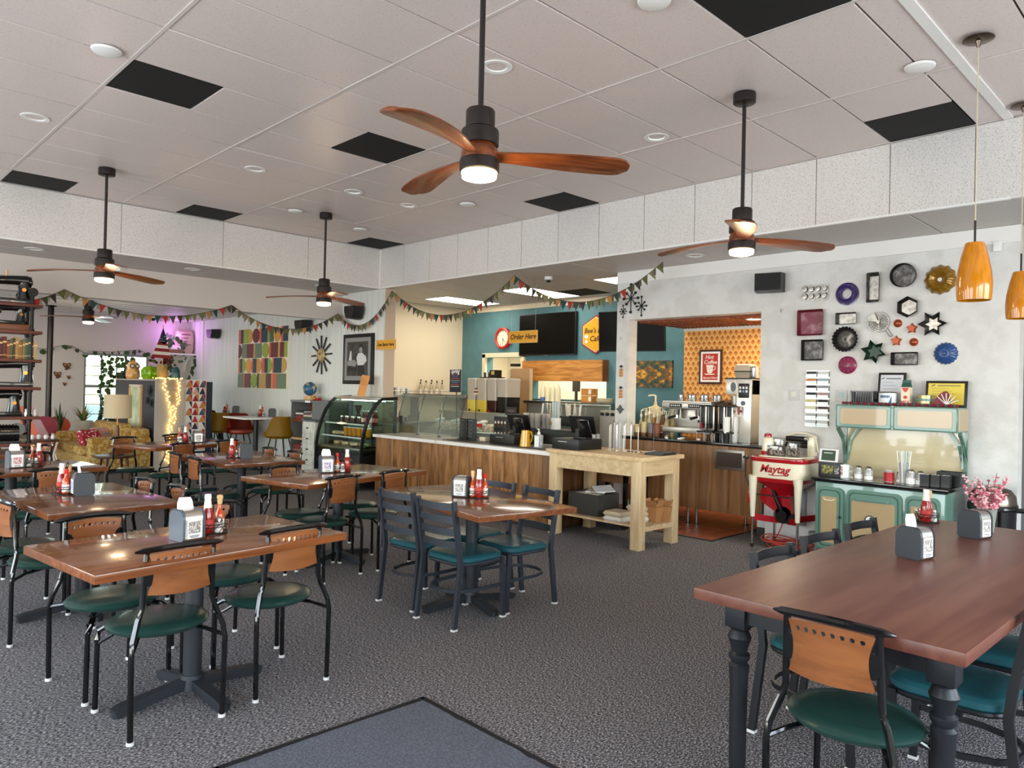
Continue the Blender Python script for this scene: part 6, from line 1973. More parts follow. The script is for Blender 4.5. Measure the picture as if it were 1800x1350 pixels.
for k in range(3):
    t = thing('spiral_menu', ('black spiral-bound menu in the stack on the work table, ' + ('bottom', 'middle', 'top')[k]), 'menu', wk_(.5, .13, .891 + .0085 * k), -90 + 6 * k, 'stacked black menus')
    MB().box((0, 0, .004), (.2, .28, .008), None, .001).build('cover', mat('menu_cover', '#2b2a29', .35), t)
    for q in range(9):
        MB().box((-.102, -.11 + .0275 * q, .005), (.01, .012, .009)).build('spiral', paper, t)
t = thing('fabric_box', 'dark woven box of papers on the work table shelf', 'box', wk_(-.25, .02, .221), -90)
for a, b in (((0, -.17, .11), (.4, .012, .22)), ((0, .17, .11), (.4, .012, .22)), ((-.2, 0, .11), (.012, .34, .22)), ((.2, 0, .11), (.012, .34, .22)), ((0, 0, .006), (.4, .34, .012))):
    MB().box(a, b, None, .002).build('side', mat('woven_dark', '#3a3833', .85, bump=(120, .6)), t)
for q in range(6):
    MB().box((-.05 + .03 * q, .02 * (q % 3), .2 + .012 * q), (.2, .24, .008), (R(4 * (q % 3)), R(6 - 2 * q), R(10 * q))).build('paper_pack', paper if q % 2 else mat('pack_tan', '#c9b7a0', .7), t)
for k, (x, y, n) in enumerate(((.2, -.14, 2), (.32, .08, 3))):
    t = thing('foam_clamshells', ('stack of pale foam clamshell boxes on the work table shelf, ' + ('front', 'back')[k]), 'container', wk_(x, y, .221), -90, 'foam boxes on the shelf')
    for q in range(n):
        loft([sqring(.2, .2, .02, .05 * q), sqring(.23, .23, .02, .022 + .05 * q), sqring(.23, .23, .02, .026 + .05 * q), sqring(.2, .2, .02, .048 + .05 * q)]).build('clamshell', mat('foam_tan', '#c4b295', .7) if q else mat('foam_white', '#d8d2c4', .7), t)
kr = mat('kraft_paper', '#b07c4c', .75)
for k, (x, y) in enumerate(((.46, .1), (.5, .22))):
    t = thing('takeout_carton', ('brown kraft takeout carton on the work table shelf, ' + ('front', 'back')[k]), 'carton', wk_(x, y, .221), -90 + 20 * k, 'kraft cartons on the shelf')
    loft([sqring(.11, .09, .005, 0), sqring(.16, .14, .005, .15)]).build('carton', kr, t)
    for s in (-1, 1):
        MB().box((s * .07, 0, .18), (.006, .12, .09), (0, R(25 * s), 0)).build('flap', kr, t)
        MB().box((0, s * .06, .18), (.14, .006, .07), (R(-30 * s), 0, 0)).build('flap', kr, t)
kc = thing('kitchen_cart', 'low brown cart on black casters behind the work table', 'cart', (6.65, 5.1, 0), -90)
MB().bb(-.3, .28, -.12, .3, .14, .2, .004).bb(-.3, .28, -.12, .3, .5, .7, .004).build('shelf', wood('cart_brown', '#5a3a22', '#7d5735', (3, 20, 20), .5, .05), kc)
for x in (-.28, .26):
    for y in (-.1, .28):
        MB().bb(x - .02, x + .02, y - .02, y + .02, .12, .6).build('post', black, kc)
        MB().cyl((x, y - .015, .05), (x, y + .015, .05), .05, seg=14).bb(x - .01, x + .01, y - .02, y + .02, .05, .12).build('caster', black, kc)
# ------------------------------------------------------------------ refrigerated display case
dc_ = thing('display_case', 'curved glass refrigerated bakery case with black frame at the end of the order counter', 'display case', (5.83, 9.57, 0), -90)
MB().bb(-.62, .62, .02, .6, .06, .56, .01).build('base', black, dc_)
for x in (-.45, -.0, .45):
    MB().bb(x - .19, x + .19, .005, .022, .12, .4, .004).build('base_panel', blackgloss, dc_)
MB().bb(-.6, .6, .02, .58, .56, .6, .004).build('deck', steel, dc_)
MB().bb(-.63, .63, .3, .62, 1.3, 1.345, .008).build('top', steel, dc_)
MB().bb(-.62, .62, .585, .6, .6, 1.3).build('rear_glass', gp, dc_)
MB().bb(-.62, -.58, .57, .61, .56, 1.3).bb(.58, .62, .57, .61, .56, 1.3).bb(-.02, .02, .57, .61, .56, 1.3).build('rear_frame', grey, dc_)
prof = [(0, .5), (.0, .62), (.03, .8), (.08, .97), (.15, 1.13), (.24, 1.25), (.33, 1.32)]
for x in (-.625, .625):
    MB().tube([(x, .0, .06)] + [(x, y, z) for y, z in prof] + [(x, .6, 1.335)], .02, sq=(.03, .045)).build('end_frame', black, dc_)
    m = MB()
    M = Matrix(((0, 0, 1, x), (1, 0, 0, 0), (0, 1, 0, 0), (0, 0, 0, 1)))
    m.prism(prof + [(.58, 1.32), (.58, .58), (.02, .5)], -.003, .003, M)
    m.build('side_glass', gp, dc_)
m = MB()
a = [m.bm.verts.new((-.61, y, z)) for y, z in prof]
b = [m.bm.verts.new((.61, y, z)) for y, z in prof]
for k in range(len(prof) - 1):
    m.bm.faces.new((a[k], a[k + 1], b[k + 1], b[k]))
bmesh.ops.solidify(m.bm, geom=m.bm.faces[:], thickness=.006)
m.build('front_glass', gp, dc_)
for z, d in ((.93, .14), (.74, .08)):
    MB().bb(-.6, .6, d, .57, z, z + .012).build('glass_shelf', gp, dc_)
    MB().bb(-.6, .6, d - .006, d, z - .003, z + .018).build('shelf_edge', whiteplastic, dc_)
lampd = MB().bb(-.58, .58, .4, .43, 1.28, 1.298).build('case_lamp', mat('case_lamp', '#f4fff6', .4, emit=9), dc_)
def cs(x, y, z):
    return (5.83 + y, 9.57 - x, z)
amberj = mat('orange_juice', '#d48a1c', .2)
for k in range(6):
    t = thing('juice_cup', 'orange juice cup in the display case, %s from the left' % ORD[k], 'cup', cs(-.22 + .12 * k, .28, .753), 0, 'juice cups in the display case')
    MB().lathe([(0, 0), (.035, 0), (.048, .12), (0, .12)], seg=14).build('cup', amberj, t)
    MB().lathe([(0, .132), (.05, .13), (.051, .12), (0, .12)], seg=14).build('lid', whiteplastic, t)
for k in range(7):
    t = thing('jam_jar', 'dark silver-lidded jam jar in the display case, %s from the left' % ORD[k], 'jar', cs(-.42 + .085 * k, .32 + .03 * (k % 2), .943), 0, 'jam jars in the display case')
    MB().lathe([(0, 0), (.03, 0), (.032, .01), (.03, .08), (0, .08)], seg=12).build('jar', mat('jam_brown', '#4b2d22', .25), t)
    MB().lathe([(0, .1), (.03, .1), (.031, .08), (0, .08)], seg=12).build('lid', steel, t)
for k in range(8):
    t = thing('soda_bottle', 'small soda bottle in the display case, %s of the %s row' % (ORD[k % 4], ('front', 'back')[k // 4]), 'bottle', cs(.2 + .07 * (k % 4), .3 + .09 * (k // 4), .943), 0, 'soda bottles in the display case')
    MB().lathe([(0, 0), (.027, 0), (.029, .01), (.028, .1), (.012, .16), (.012, .19), (0, .19)], seg=12).build('bottle', mat('soda_glass', '#5d2a2a', .12), t)
    MB().lathe([(.0292, .03), (.0296, .03), (.0292, .09), (.0288, .09)], seg=12).build('label', mat('label_rose', '#d2737a', .4) if k % 2 else labelm, t)
    MB().lathe([(0, .2), (.013, .2), (.014, .185), (0, .185)], seg=10).build('cap', whiteplastic, t)
t = thing('hourglass_brewer', 'tall dark brewer between the jars in the display case', 'coffee maker', cs(-.12, .42, .943), 0)
MB().lathe([(0, 0), (.05, 0), (.055, .08), (.02, .14), (.05, .24), (.055, .27), (.0, .27)], seg=16).build('carafe', mat('smoked_glass', '#3a302b', .1), t)
for k in range(7):
    t = thing('wrapped_pastry', 'wrapped pastry, %s from the left on the %s of the display case' % ((ORD[k], 'deck') if k < 4 else (ORD[k - 4], 'middle shelf')), 'pastry', cs(-.45 + .24 * k if k < 4 else -.5 + .09 * (k - 4), .3, .601 if k < 4 else .753), 0, 'wrapped pastries')
    MB().box((0, 0, .03), (.13, .15, .05), (0, 0, .2 * k), .02).build('pastry', mat('pastry_tan', '#b98b54', .5, nz=(30, '#e8d5b0', .45, .6)), t)
t = thing('bakery_tray', 'black tray with green garnish on the deck of the display case', 'tray', cs(.38, .2, .601), 0)
MB().box((0, 0, .01), (.22, .34, .02), None, .005).build('tray', black, t)
for k in range(8):
    MB().sph((rnd.uniform(-.08, .08), rnd.uniform(-.12, .12), .03), .025, (1, 1, .6), 7).build('garnish', mat('garnish_green', '#8fb07a', .6), t)
t = thing('menu_card', 'orange lined menu card leaning on top of the display case', 'menu', cs(.0, .4, 1.346), -90)
MB().box((.03, .0, .165), (.21, .006, .33), (R(-12), R(6), 0)).build('card', mat('card_orange', '#dd9a58', .6), t)
m = MB()
for q in range(8):
    m.box((.04, -.006 + .007 * (q - 4) * -.9, .07 + .028 * q), (.14, .003, .004), (R(-12), R(6), 0))
m.build('print', mat('card_ink', '#a86a34', .6), t)
MB().cyl((-.05, .055, .31), (-.05, .035, .31), .02, seg=10).build('seal', mat('seal_red', '#8c3a1c', .5), t)

# ------------------------------------------------------------------ cabinet with books, drawers, globe
cab = thing('grey_bookcase', 'grey topped bookcase with brown interior and books against the art wall', 'bookcase', (6.08, 10.75, 0), -90)
gwood = mat('grey_paint', '#6c6f70', .5)
iw = wood('case_inner_wood', '#6b3218', '#8f4b26', (3, 18, 18), .5, .05)
MB().bb(-.74, .5, -.02, .37, 1.215, 1.25, .003).build('top', gwood, cab)
MB().bb(-.74, -.72, 0, .36, 0, 1.215).bb(-.04, -.0, 0, .36, 0, 1.215).build('side', gwood, cab)
MB().bb(-.72, -.04, .34, .36, .05, 1.215).build('back', iw, cab)
for z in (.06, .34, .62, .92):
    MB().bb(-.72, -.04, .0, .35, z - .03, z).build('shelf', amber if z < .9 else iw, cab)
MB().bb(.0, .49, .0, .36, .0, 1.215).build('closed_side', gwood, cab)
def cb_(x, y, z):
    return (6.08 + y, 10.75 - x, z)
bkc = ['#5d2a22', '#c9bfae', '#7a3b3f', '#38404a', '#b48a4c', '#d8d2c8', '#6d4a5a', '#8a2f2c', '#46573f', '#a86a48', '#2d2b2f', '#9c8a70']
def book(label, loc, rz, w, d, h, c, group, flat=False):
    t = thing('book', label, 'book', loc, rz, group)
    if flat:
        MB().box((0, 0, w / 2), (h, d, w), None, .001).build('cover', mat('book_' + c[1:], c, .55), t)
        MB().box((h * .01, .003, w / 2), (h * .985, d, w * .78)).build('pages', paper, t)
    else:
        MB().box((0, 0, h / 2), (w, d, h), None, .001).build('cover', mat('book_' + c[1:], c, .55), t)
        MB().box((0, .003, h / 2 + .002), (w * .76, d, h - .002)).build('pages', paper, t)
        MB().bb(-w / 2 + .001, w / 2 - .001, -d / 2 - .0008, -d / 2, h * .72, h * .8).bb(-w / 2 + .001, w / 2 - .001, -d / 2 - .0008, -d / 2, h * .15, h * .18).build('spine_band', amber, t)
    return t
n_ = 0
for z, stacks in ((.921, ((-.5, 5), (-.24, 4))), (.341, ((-.55, 6), (-.3, 7))), (.061, ((-.5, 5), (-.2, 4)))):
    for x, q in stacks:
        for k in range(q):
            book('book, %s from below in the %s pile on the %s shelf of the grey bookcase' % (ORD[k], 'left' if x < -.4 else 'right', {.921: 'top', .341: 'third', .061: 'bottom'}[z]), cb_(x + .01 * (k % 3), .12, z + .03 * k), -90 + 5 * (k % 3), .028, .2, .24, bkc[(n_ * 5 + 2) % 12], 'book piles in the grey bookcase', True)
            n_ += 1
for k in range(7):
    book('upright book on the grey bookcase, %s from the left' % ORD[k], cb_(-.42 + .036 * k, .16, .621), -90, .034, .18, .19 + .015 * (k % 3), bkc[(k * 7) % 12], 'upright books in the grey bookcase')
drw = thing('drawer_unit', 'white grid-patterned drawer unit with black pulls in front of the grey bookcase', 'drawers', (5.9, 10.55, 0), -90)
grid_w = mat('patterned_white', '#d8d7cc', .5, nz=((60, 60, 5), '#a7a89c', .5, .6))
MB().bb(-.2, .2, 0, .16, .06, .92).build('body', grid_w, drw)
MB().bb(-.21, .21, -.01, .17, .92, .95).build('top', mat('slate_top', '#5b666e', .5), drw)
for k in range(5):
    d = MB().bb(-.19, .19, -.014, 0, .07 + .168 * k, .228 + .168 * k, .003).build('drawer', grid_w, drw)
    MB().bb(-.04, .0, -.03, -.014, .14 + .168 * k, .16 + .168 * k).build('pull', black, d)
gb = thing('globe', 'blue globe on a wooden base on the grey bookcase', 'globe', cb_(-.45, .18, 1.251), -90)
MB().bb(-.1, .12, -.06, .06, 0, .075, .004).build('base', amber, gb)
MB().sph((0, 0, .19), .115, seg=20).build('sphere', mat('globe_map', '#2c5f82', .35, nz=(12, '#b9a55c', .56, .6)), gb)
MB().tube([(.01 + .125 * math.sin(a), 0, .19 - .125 * math.cos(a)) for a in [PI * q / 12 for q in range(13)]], .004, 6).build('meridian', steel, gb)
t = thing('brass_dolls', 'little brass and red ornaments beside the globe', 'ornament', cb_(-.22, .14, 1.251), -90)
MB().sph((0, 0, .03), .03, seg=10).sph((0, 0, .07), .018, seg=8).build('brass_figure', mat('brass', '#c08a3c', .3, metal=.8), t)
MB().bb(.08, .17, -.03, .03, 0, .045).build('red_box', redpaint, t)
t = thing('name_sign', 'small white label strip on the front edge of the grey bookcase', 'label', cb_(-.15, -.022, 1.215), -90)
MB().bb(-.08, .08, -.004, 0, 0, .035).build('label', paper, t)

# ------------------------------------------------------------------ things on the art wall
AW = 6.458
art = hung('geometric_panel', 'large colourful panel of retro stripes, ovals and half ovals on the art wall', 'wall art', (AW, 13.36, 2.0))
MB().bb(-1.03, 1.03, -.585, .585, 0, .02).build('panel', mat('art_cream', '#efe6d2', .6), art)
AC = {'c': '#d8634a', 'd': '#2c3b3a', 'l': '#97a93d', 'b': '#6f2f24', 'n': '#24404a', 'g': '#6c7f63', 'o': '#d69a45', 't': '#c9a257', 'k': '#4d6645'}
rows = [
    [(237, 262, 'c', 0), (262, 290, 'd', 0), (290, 350, 'l', 0), (350, 387, 'o', 2), (390, 460, 'b', 1), (460, 480, 'c', 0), (480, 545, 'n', 0), (545, 565, 'l', 0), (565, 603, 'k', 0), (605, 672, 'o', 1), (674, 695, 'c', 0), (695, 740, 'n', 0)],
    [(240, 272, 'b', 2), (275, 330, 'g', 0), (330, 400, 'b', 0), (402, 418, 't', 0), (418, 486, 'g', 0), (488, 560, 'l', 1), (563, 580, 'c', 0), (580, 648, 'b', 0), (650, 668, 't', 0), (668, 705, 'b', 0), (707, 735, 'l', 0)],
    [(240, 258, 'c', 0), (258, 288, 'd', 0), (288, 320, 'l', 2), (322, 385, 'o', 1), (387, 400, 'c', 0), (400, 440, 'n', 0), (440, 488, 'o', 2), (490, 520, 'c', 0), (520, 555, 'n', 0), (555, 593, 'l', 2), (597, 612, 'c', 0), (612, 688, 'n', 0), (690, 733, 't', 2)],
    [(237, 295, 'g', 0), (297, 312, 'c', 0), (312, 378, 'b', 0), (380, 447, 'l', 1), (447, 463, 'd', 0), (465, 535, 't', 0), (535, 548, 'k', 0), (548, 590, 'b', 0), (590, 603, 't', 0), (603, 640, 'c', 0), (640, 730, 'g', 0)]]
for r_i, row in enumerate(rows):
    yc = .435 - .29 * r_i
    for x0, x1, c, k in row:
        a, b = (x0 - 488) / 251.5 * 1.02, (x1 - 488) / 251.5 * 1.02
        m = MB()
        h = .14
        if k == 0:
            m.bb(a, b, yc - h, yc + h, .02, .028)
            o = m.build('stripe', mat('art_' + AC[c][1:], AC[c], .6), art)
        elif k == 1:
            m.prism([((a + b) / 2 + (b - a) / 2 * math.cos(q * PI / 14), yc + h * math.sin(q * PI / 14)) for q in range(28)], .02, .032)
            o = m.build('oval', mat('art_' + AC[c][1:], AC[c], .6), art)
        else:
            m.prism([(a + (b - a) * math.cos(q), yc + h * math.sin(q)) for q in [-PI / 2 + PI * i / 16 for i in range(17)]], .02, .032)
            o = m.build('half_oval', mat('art_' + AC[c][1:], AC[c], .6), art)
sb = hung('sunburst_clock', 'black-rayed sunburst clock with cream face on the art wall', 'clock', (AW, 11.16, 2.02))
for k in range(12):
    a = PI * k / 6 + R(3)
    u = Vector((math.cos(a), math.sin(a), 0))
    m = MB()
    m.tube([u * .12 + Vector((0, 0, .02)), u * .33 + Vector((0, 0, .02))], .01, sq=(.026, .014))
    m.build('ray', black, sb)
MB().lathe([(0, .05), (.1, .045), (.115, .03), (.115, .01), (0, .01)], seg=28).build('face', mat('old_ivory', '#b9a779', .4), sb)
MB().lathe([(.095, .047), (.1, .052), (.105, .047), (.1, .043)], seg=28).build('face_ring', mat('brass', '#c08a3c'), sb)
MB().box((.02, .02, .055), (.07, .006, .003), (0, 0, R(45))).box((-.012, .02, .057), (.05, .008, .003), (0, 0, R(120))).build('hands', brownink, sb)
ph = hung('framed_photograph', 'large black-framed black and white photograph of a person in a pale shirt at a machine', 'picture', (AW, 10.03, 1.935))
MB().bb(-.43, .43, -.4, .4, 0, .03, .003).build('frame', black, ph)
MB().bb(-.365, .365, -.34, .34, .03, .033).build('mount', mat('grey_mount', '#8c8c8b', .5), ph)
MB().bb(-.3, .3, -.27, .275, .033, .035).build('photograph', mat('photo_dark', '#262626', .35, nz=(7, '#4a4a4a', .4, .7)), ph)
pg = [mat('photo_white', '#d6d6d4', .4), mat('photo_grey', '#8f8f8f', .4), mat('photo_black', '#0e0e0e', .4)]
Mz = T(0, 0, 0)
MB().prism([(-.02, .02), (.03, .09), (.13, .1), (.24, .04), (.27, -.03), (.2, -.08), (.17, -.1), (.02, -.1), (.0, -.05)], .035, .037).build('figure_shirt', pg[0], ph)
MB().prism([(.02, -.1), (.19, -.1), (.22, -.26), (.03, -.26)], .035, .037).build('figure_trousers', pg[2], ph)
MB().prism([(x * .045 + .1, y * .06 + .15) for x, y in ngon(14, 1)], .035, .0375).build('figure_face', pg[1], ph)
MB().prism([(.04, .17), (.06, .23), (.12, .24), (.16, .2), (.15, .14), (.13, .19), (.08, .18)], .036, .0385).build('figure_hair', pg[2], ph)
MB().prism([(-.28, -.03), (-.08, -.01), (.0, -.06), (-.05, -.12), (-.28, -.1)], .0355, .038).build('machine', pg[1], ph)
MB().prism([(-.24, -.02), (-.2, .13), (-.17, .13), (-.16, -.02)], .0355, .038).build('machine', pg[0], ph)
MB().prism([(-.29, -.12), (-.02, -.14), (-.02, -.17), (-.29, -.2)], .0355, .038).build('machine', pg[2], ph)

# ------------------------------------------------------------------ bunting
bn = thing('bunting', 'long string of patterned fabric pennants swagged from the shelf along the header to the right', 'bunting', (2.16, 10.54, 2.5))
O = Vector((2.16, 10.54, 2.5))
nodes = [((2.10, 10.53, 2.47), 0), ((2.45, 10.55, 2.64), .02), ((4.6, 10.55, 2.65), .24), ((6.36, 10.53, 2.68), .3), ((6.435, 9.14, 2.95), .34), ((6.69, 6.78, 2.99), .44), ((7.0, 4.72, 2.985), .4)]
fc_ = ['#a63027', '#5c5f34', '#223038', '#ad7840', '#a89a84', '#43462f', '#5f4236', '#7d7650', '#23403f', '#b0755f', '#3a322f', '#b0352a', '#62673a', '#8a5f3f']
fms = [mat('pennant_' + c[1:], c, .85, nz=(40, c, .4, .6)) for c in fc_]
fm_ = []
for m_ in fms:
    mb = MB()
    mb.prism([(-.042, 0), (.042, 0), (.0, -.112)], -.0015, .0015, Matrix(((1, 0, 0, 0), (0, 0, 1, 0), (0, 1, 0, 0), (0, 0, 0, 1))))
    fm_.append(mb.mesh('pennant', m_, False))
tass = MB()
for q in range(5):
    tass.cyl((-.012 + .006 * q, 0, 0), (-.02 + .01 * q, .004, -.07), .003, seg=4)
tmesh = tass.mesh('tassel', mat('tassel_grey', '#6a5f52', .9), False)
fi = 0
for (a, _), (b, sag) in zip(nodes, nodes[1:]):
    A, B = Vector(a) - O, Vector(b) - O
    L_ = (B - A).length
    pts = [A.lerp(B, i / 24) - Vector((0, 0, 4 * sag * (i / 24) * (1 - i / 24))) for i in range(25)]
    MB().tube(pts, .004, 5).build('string', mat('bunting_string', '#4a3f36', .9), bn)
    arc_l = L_ * (1 + 2.7 * (sag / L_) ** 2)
    n = max(2, round(arc_l / .1))
    for k in range(n):
        u = (k + .5) / n
        p = A.lerp(B, u) - Vector((0, 0, 4 * sag * u * (1 - u)))
        d = (B - A) - Vector((0, 0, 4 * sag * (1 - 2 * u)))
        o = put('pennant', fm_[(fi * 5 + fi // 4) % 14], bn, p)
        o.rotation_euler = (rnd.uniform(-.12, .12), -math.atan2(d.z, math.hypot(d.x, d.y)) * .8, math.atan2(d.y, d.x) + rnd.uniform(-.15, .15))
        if fi % 3 != 2:
            o2 = put('tassel', tmesh, bn, p + d.normalized() * .05)
        fi += 1

# ------------------------------------------------------------------ bar tables and stools by the art wall
whitetop = mat('white_laminate', '#e9e8e4', .25)
for lb, x, y in (('white-edged high table near the grey bookcase', 5.92, 12.45), ('white-edged high table beside the quilted panel', 5.90, 13.9)):
    t = thing('bar_table', lb, 'table', (x, y, 0), 0, 'high tables by the art wall')
    MB().box((0, 0, .905), (.82, .88, .03), None, .003).build('tabletop', whitetop, t)
    MB().cyl((0, 0, .03), (0, 0, .89), .045, seg=14).lathe([(0, .03), (.25, .02), (.26, 0), (0, 0)], seg=24).build('pedestal', black, t)
    for s in (0, 1):
        MB().box((0, 0, .88), (.5 if s else .05, .05 if s else .5, .025)).build('top_bracket', black, t)
    napkin_holder('black napkin holder on the high table ' + ('near the grey bookcase' if x > 5.91 else 'beside the quilted panel'), (x + .25, y - .1, .921), 60, 'grey', False, True)
    caddy('on the ' + ('bookcase' if x > 5.91 else 'quilt') + '-side high table', (x + .15, y + .12, .921), 30, ('k', 's', 'p', 'r'))
mustard = mat('mustard_vinyl', '#a67c12', .45)
rust = mat('rust_vinyl', '#8e2f1a', .45)
def stool(label, x, y, rz, m):
    t = thing('bar_stool', label, 'bar stool', (x, y, 0), rz, 'shell bar stools')
    mb = MB()
    n = 14
    rows = []
    for i in range(n + 1):
        a = PI * (-.08) + PI * 1.16 * i / n
        ca, sa = math.cos(a), -math.sin(a)
        top = .74 + .22 * min(1, max(0, math.sin(PI * i / n)) * 1.5) ** .8
        row = []
        for z, q in ((.6, .2), (.63, .245), (.7, .24), (top - .04, .19), (top, .18)):
            row.append((ca * q * 1.1, sa * q, z))
        rows.append(row)
    vs = [[mb.bm.verts.new(p) for p in r] for r in rows]
    for i in range(n):
        for j in range(4):
            mb.bm.faces.new((vs[i][j], vs[i + 1][j], vs[i + 1][j + 1], vs[i][j + 1]))
    bmesh.ops.solidify(mb.bm, geom=mb.bm.faces[:], thickness=.025)
    mb.build('shell_back', m, t)
    MB().lathe([(0, .585), (.18, .585), (.225, .62), (.22, .66), (.15, .675), (0, .675)], seg=24).build('seat', m, t)
    for sx in (-1, 1):
        for sy in (-1, 1):
            MB().cyl((sx * .11, sy * .1, .6), (sx * .23, sy * .21, 0), .013, .01, 8).build('leg', black, t)
    MB().tube([(.19 * a, .17 * b, .24) for a, b in ((-1, -1), (1, -1), (1, 1), (-1, 1))], .009, 6, closed=True).build('foot_ring', black, t)
    return t
stool('mustard shell bar stool in front of the high table, nearest the grey bookcase', 5.98, 11.68, 0, mustard)
stool('rust red shell bar stool behind the white corner of the nearer high table', 5.88, 13.0, 180, rust)
stool('mustard shell bar stool half hidden left of the middle red stool', 5.72, 13.55, 0, mustard)
stool('rust red shell bar stool beside the quilted panel', 5.92, 14.55, 180, rust)

# ------------------------------------------------------------------ lounge: panel, sofa, lamp, plants
pa = thing('room_divider', 'tall room divider with dark blue side and pale front draped with fairy lights', 'room divider', (4.40, 13.0, 0))
MB().bb(0, .48, .03, 2.1, 0, 1.52).build('cabinet', mat('divider_navy', '#2a323c', .25), pa)
MB().bb(.0, .48, 0, .03, 0, 1.54).build('front_panel', mat('divider_greige', '#b3aba2', .6), pa)
MB().bb(-.01, .49, .03, 2.1, 1.52, 1.545).build('top', mat('divider_greige', '#b3aba2'), pa)
fp = thing('leaning_picture', 'pale wood framed green picture on the dark side of the divider', 'picture', (4.385, 13.95, 1.05), -90)
for a, b in (((0, 0, .37), (.62, .03, .05)), ((0, 0, -.37), (.62, .03, .05)), ((-.29, 0, 0), (.05, .03, .74)), ((.29, 0, 0), (.05, .03, .74))):
    MB().box(a, b).build('frame_bar', amber if b[0] < .1 else mat('pale_frame', '#d9cdb5', .5), fp)
MB().box((0, .008, 0), (.56, .008, .72)).build('picture', mat('green_print', '#a9bd92', .3, nz=(4, '#dfe6c4', .4, .65)), fp)
tw = hung('twig_ornament', 'dark twig star ornaments on the blue side of the divider', 'wall ornament', (4.395, 13.25, 1.25), WX)
for cx, cy, s in ((0, .08, .12), (-.1, -.08, .08), (.07, -.12, .08)):
    m = MB()
    for q in range(5):
        a = R(90 + 36 * (q - 2))
        m.cyl((cx, cy - s * .2, .01), (cx + s * math.cos(a), cy + s * math.sin(a), .012), .006, seg=5)
        m.cyl((cx, cy, .01), (cx - s * .8 * math.cos(a), cy - s * .8 * math.sin(a), .012), .005, seg=5)
    m.build('twigs', black, tw)
fl2 = thing('fairy_lights', 'tangle of warm fairy lights hanging down the front of the divider', 'string lights', (4.63, 12.985, 0))
fairy = mat('fairy_bulb', '#ffd066', .4, emit=9)
wire_p = []
bm_ = MB().sph((0, 0, 0), .0085, seg=6).mesh('bulb', fairy)
for k in range(190):
    u = k / 190
    if u < .22:
        p = Vector((-.2 + .42 * u / .22 + rnd.uniform(-.02, .02), .0 + rnd.uniform(-.01, .2), 1.552 + rnd.uniform(0, .02)))
    else:
        v = (u - .22) / .78
        z = 1.53 - 1.42 * v
        side = 1 if k % 2 else -1
        sp_ = .13 * max(0, 1 - v / .4) + .06
        p = Vector((.02 + .03 * math.sin(v * 5) + (side * sp_ * rnd.uniform(.4, 1) if v < .3 else sp_ * rnd.uniform(-1, 1)), -.012 + rnd.uniform(-.008, .004), z))
    wire_p.append(p)
    put('bulb', bm_, fl2, p)
MB().tube(wire_p[33:], .0015, 4).build('wire', mat('brass', '#c08a3c'), fl2)
qd = thing('quilt_divider', 'second dark divider panel holding the patchwork quilt', 'room divider', (4.93, 13.1, 0))
MB().bb(0, .47, 0, .3, 0, 1.52).build('panel', mat('divider_navy', '#2a323c'), qd)
ql = thing('patchwork_quilt', 'patchwork quilt of red, navy and gold triangles hung on the divider', 'quilt', (4.91, 13.075, .3))
MB().bb(0, .37, 0, .02, 0, 1.25).build('backing', mat('quilt_white', '#e9e4df', .85), ql)
qc = ['#9c2a34', '#2a3242', '#c78a44', '#e0a18c', '#b8382c', '#4a5566', '#e9e4df']
for i in range(10):
    for j in range(3):
        x0, z0 = .012 + .117 * j, .02 + .122 * i
        for f in (0, 1):
            c = qc[(i * 3 + j * 5 + f * 2 + (i // 3)) % 7]
            tri = [(x0, z0), (x0 + .112, z0), (x0 + .056, z0 + .116)] if f == 0 else [(x0 + .06, z0 + .118), (x0 + .114, z0 + .118), (x0 + .114, z0 + .006)]
            MB().prism(tri, -.003, 0, Matrix(((1, 0, 0, 0), (0, 0, 1, 0), (0, 1, 0, 0), (0, 0, 0, 1)))).build('patch', mat('quilt_' + c[1:], c, .85), ql)
# things on the divider
t = thing('owl_cookie_jar', 'orange ceramic owl jar on the divider, left of the green glass', 'ornament', (4.52, 14.55, 1.546), 0)
MB().lathe([(0, 0), (.1, 0), (.12, .05), (.115, .14), (.1, .19), (.11, .24), (.08, .3), (.03, .32), (0, .36)], seg=18).build('body', mat('owl_orange', '#d89a48', .35, nz=(14, '#f0d9b0', .5, .6)), t)
for s in (-1, 1):
    MB().sph((s * .045, -.095, .235), .032, (1, .4, 1), 10).build('eye', whiteplastic, t)
    MB().tube([(s * .045 + .036 * math.cos(a), -.105, .235 + .036 * math.sin(a)) for a in [2 * PI * q / 12 for q in range(12)]], .008, 6, closed=True).build('eye_ring', brownink, t)
t = thing('green_glass_bowl', 'bright green ribbed glass jar lit by fairy lights on the divider', 'jar', (4.56, 13.75, 1.546), 0)
MB().lathe([(0, 0), (.12, 0), (.15, .06), (.15, .16), (.1, .22), (.03, .23), (0, .25)], seg=60, wav=lambda a, i: 1 + .05 * math.cos(10 * a)).build('jar', mat('lime_glass', '#8fc21e', .1, trans=.35), t)
t = thing('wicker_vase', 'wicker vase with dark red flowers on the divider', 'vase', (4.60, 13.3, 1.546), 0)
MB().lathe([(0, 0), (.07, 0), (.09, .1), (.085, .22), (.075, .25), (.0, .25)], seg=40, wav=lambda a, i: 1 + .04 * math.cos(12 * a + i)).build('vase', mat('wicker', '#a98a4e', .7, bump=(60, .6)), t)
for k in range(16):
    a, q = rnd.uniform(0, 6.28), rnd.uniform(.02, .2)
    MB().sph((q * math.cos(a), .5 * q * math.sin(a), .3 + rnd.uniform(-.02, .14)), rnd.uniform(.03, .05), (1, 1, .8), 7).build('flower', mat('dark_red_petal', '#5c1018', .7) if k % 4 else mat('leaf_green', '#3f5a2c', .6), t)
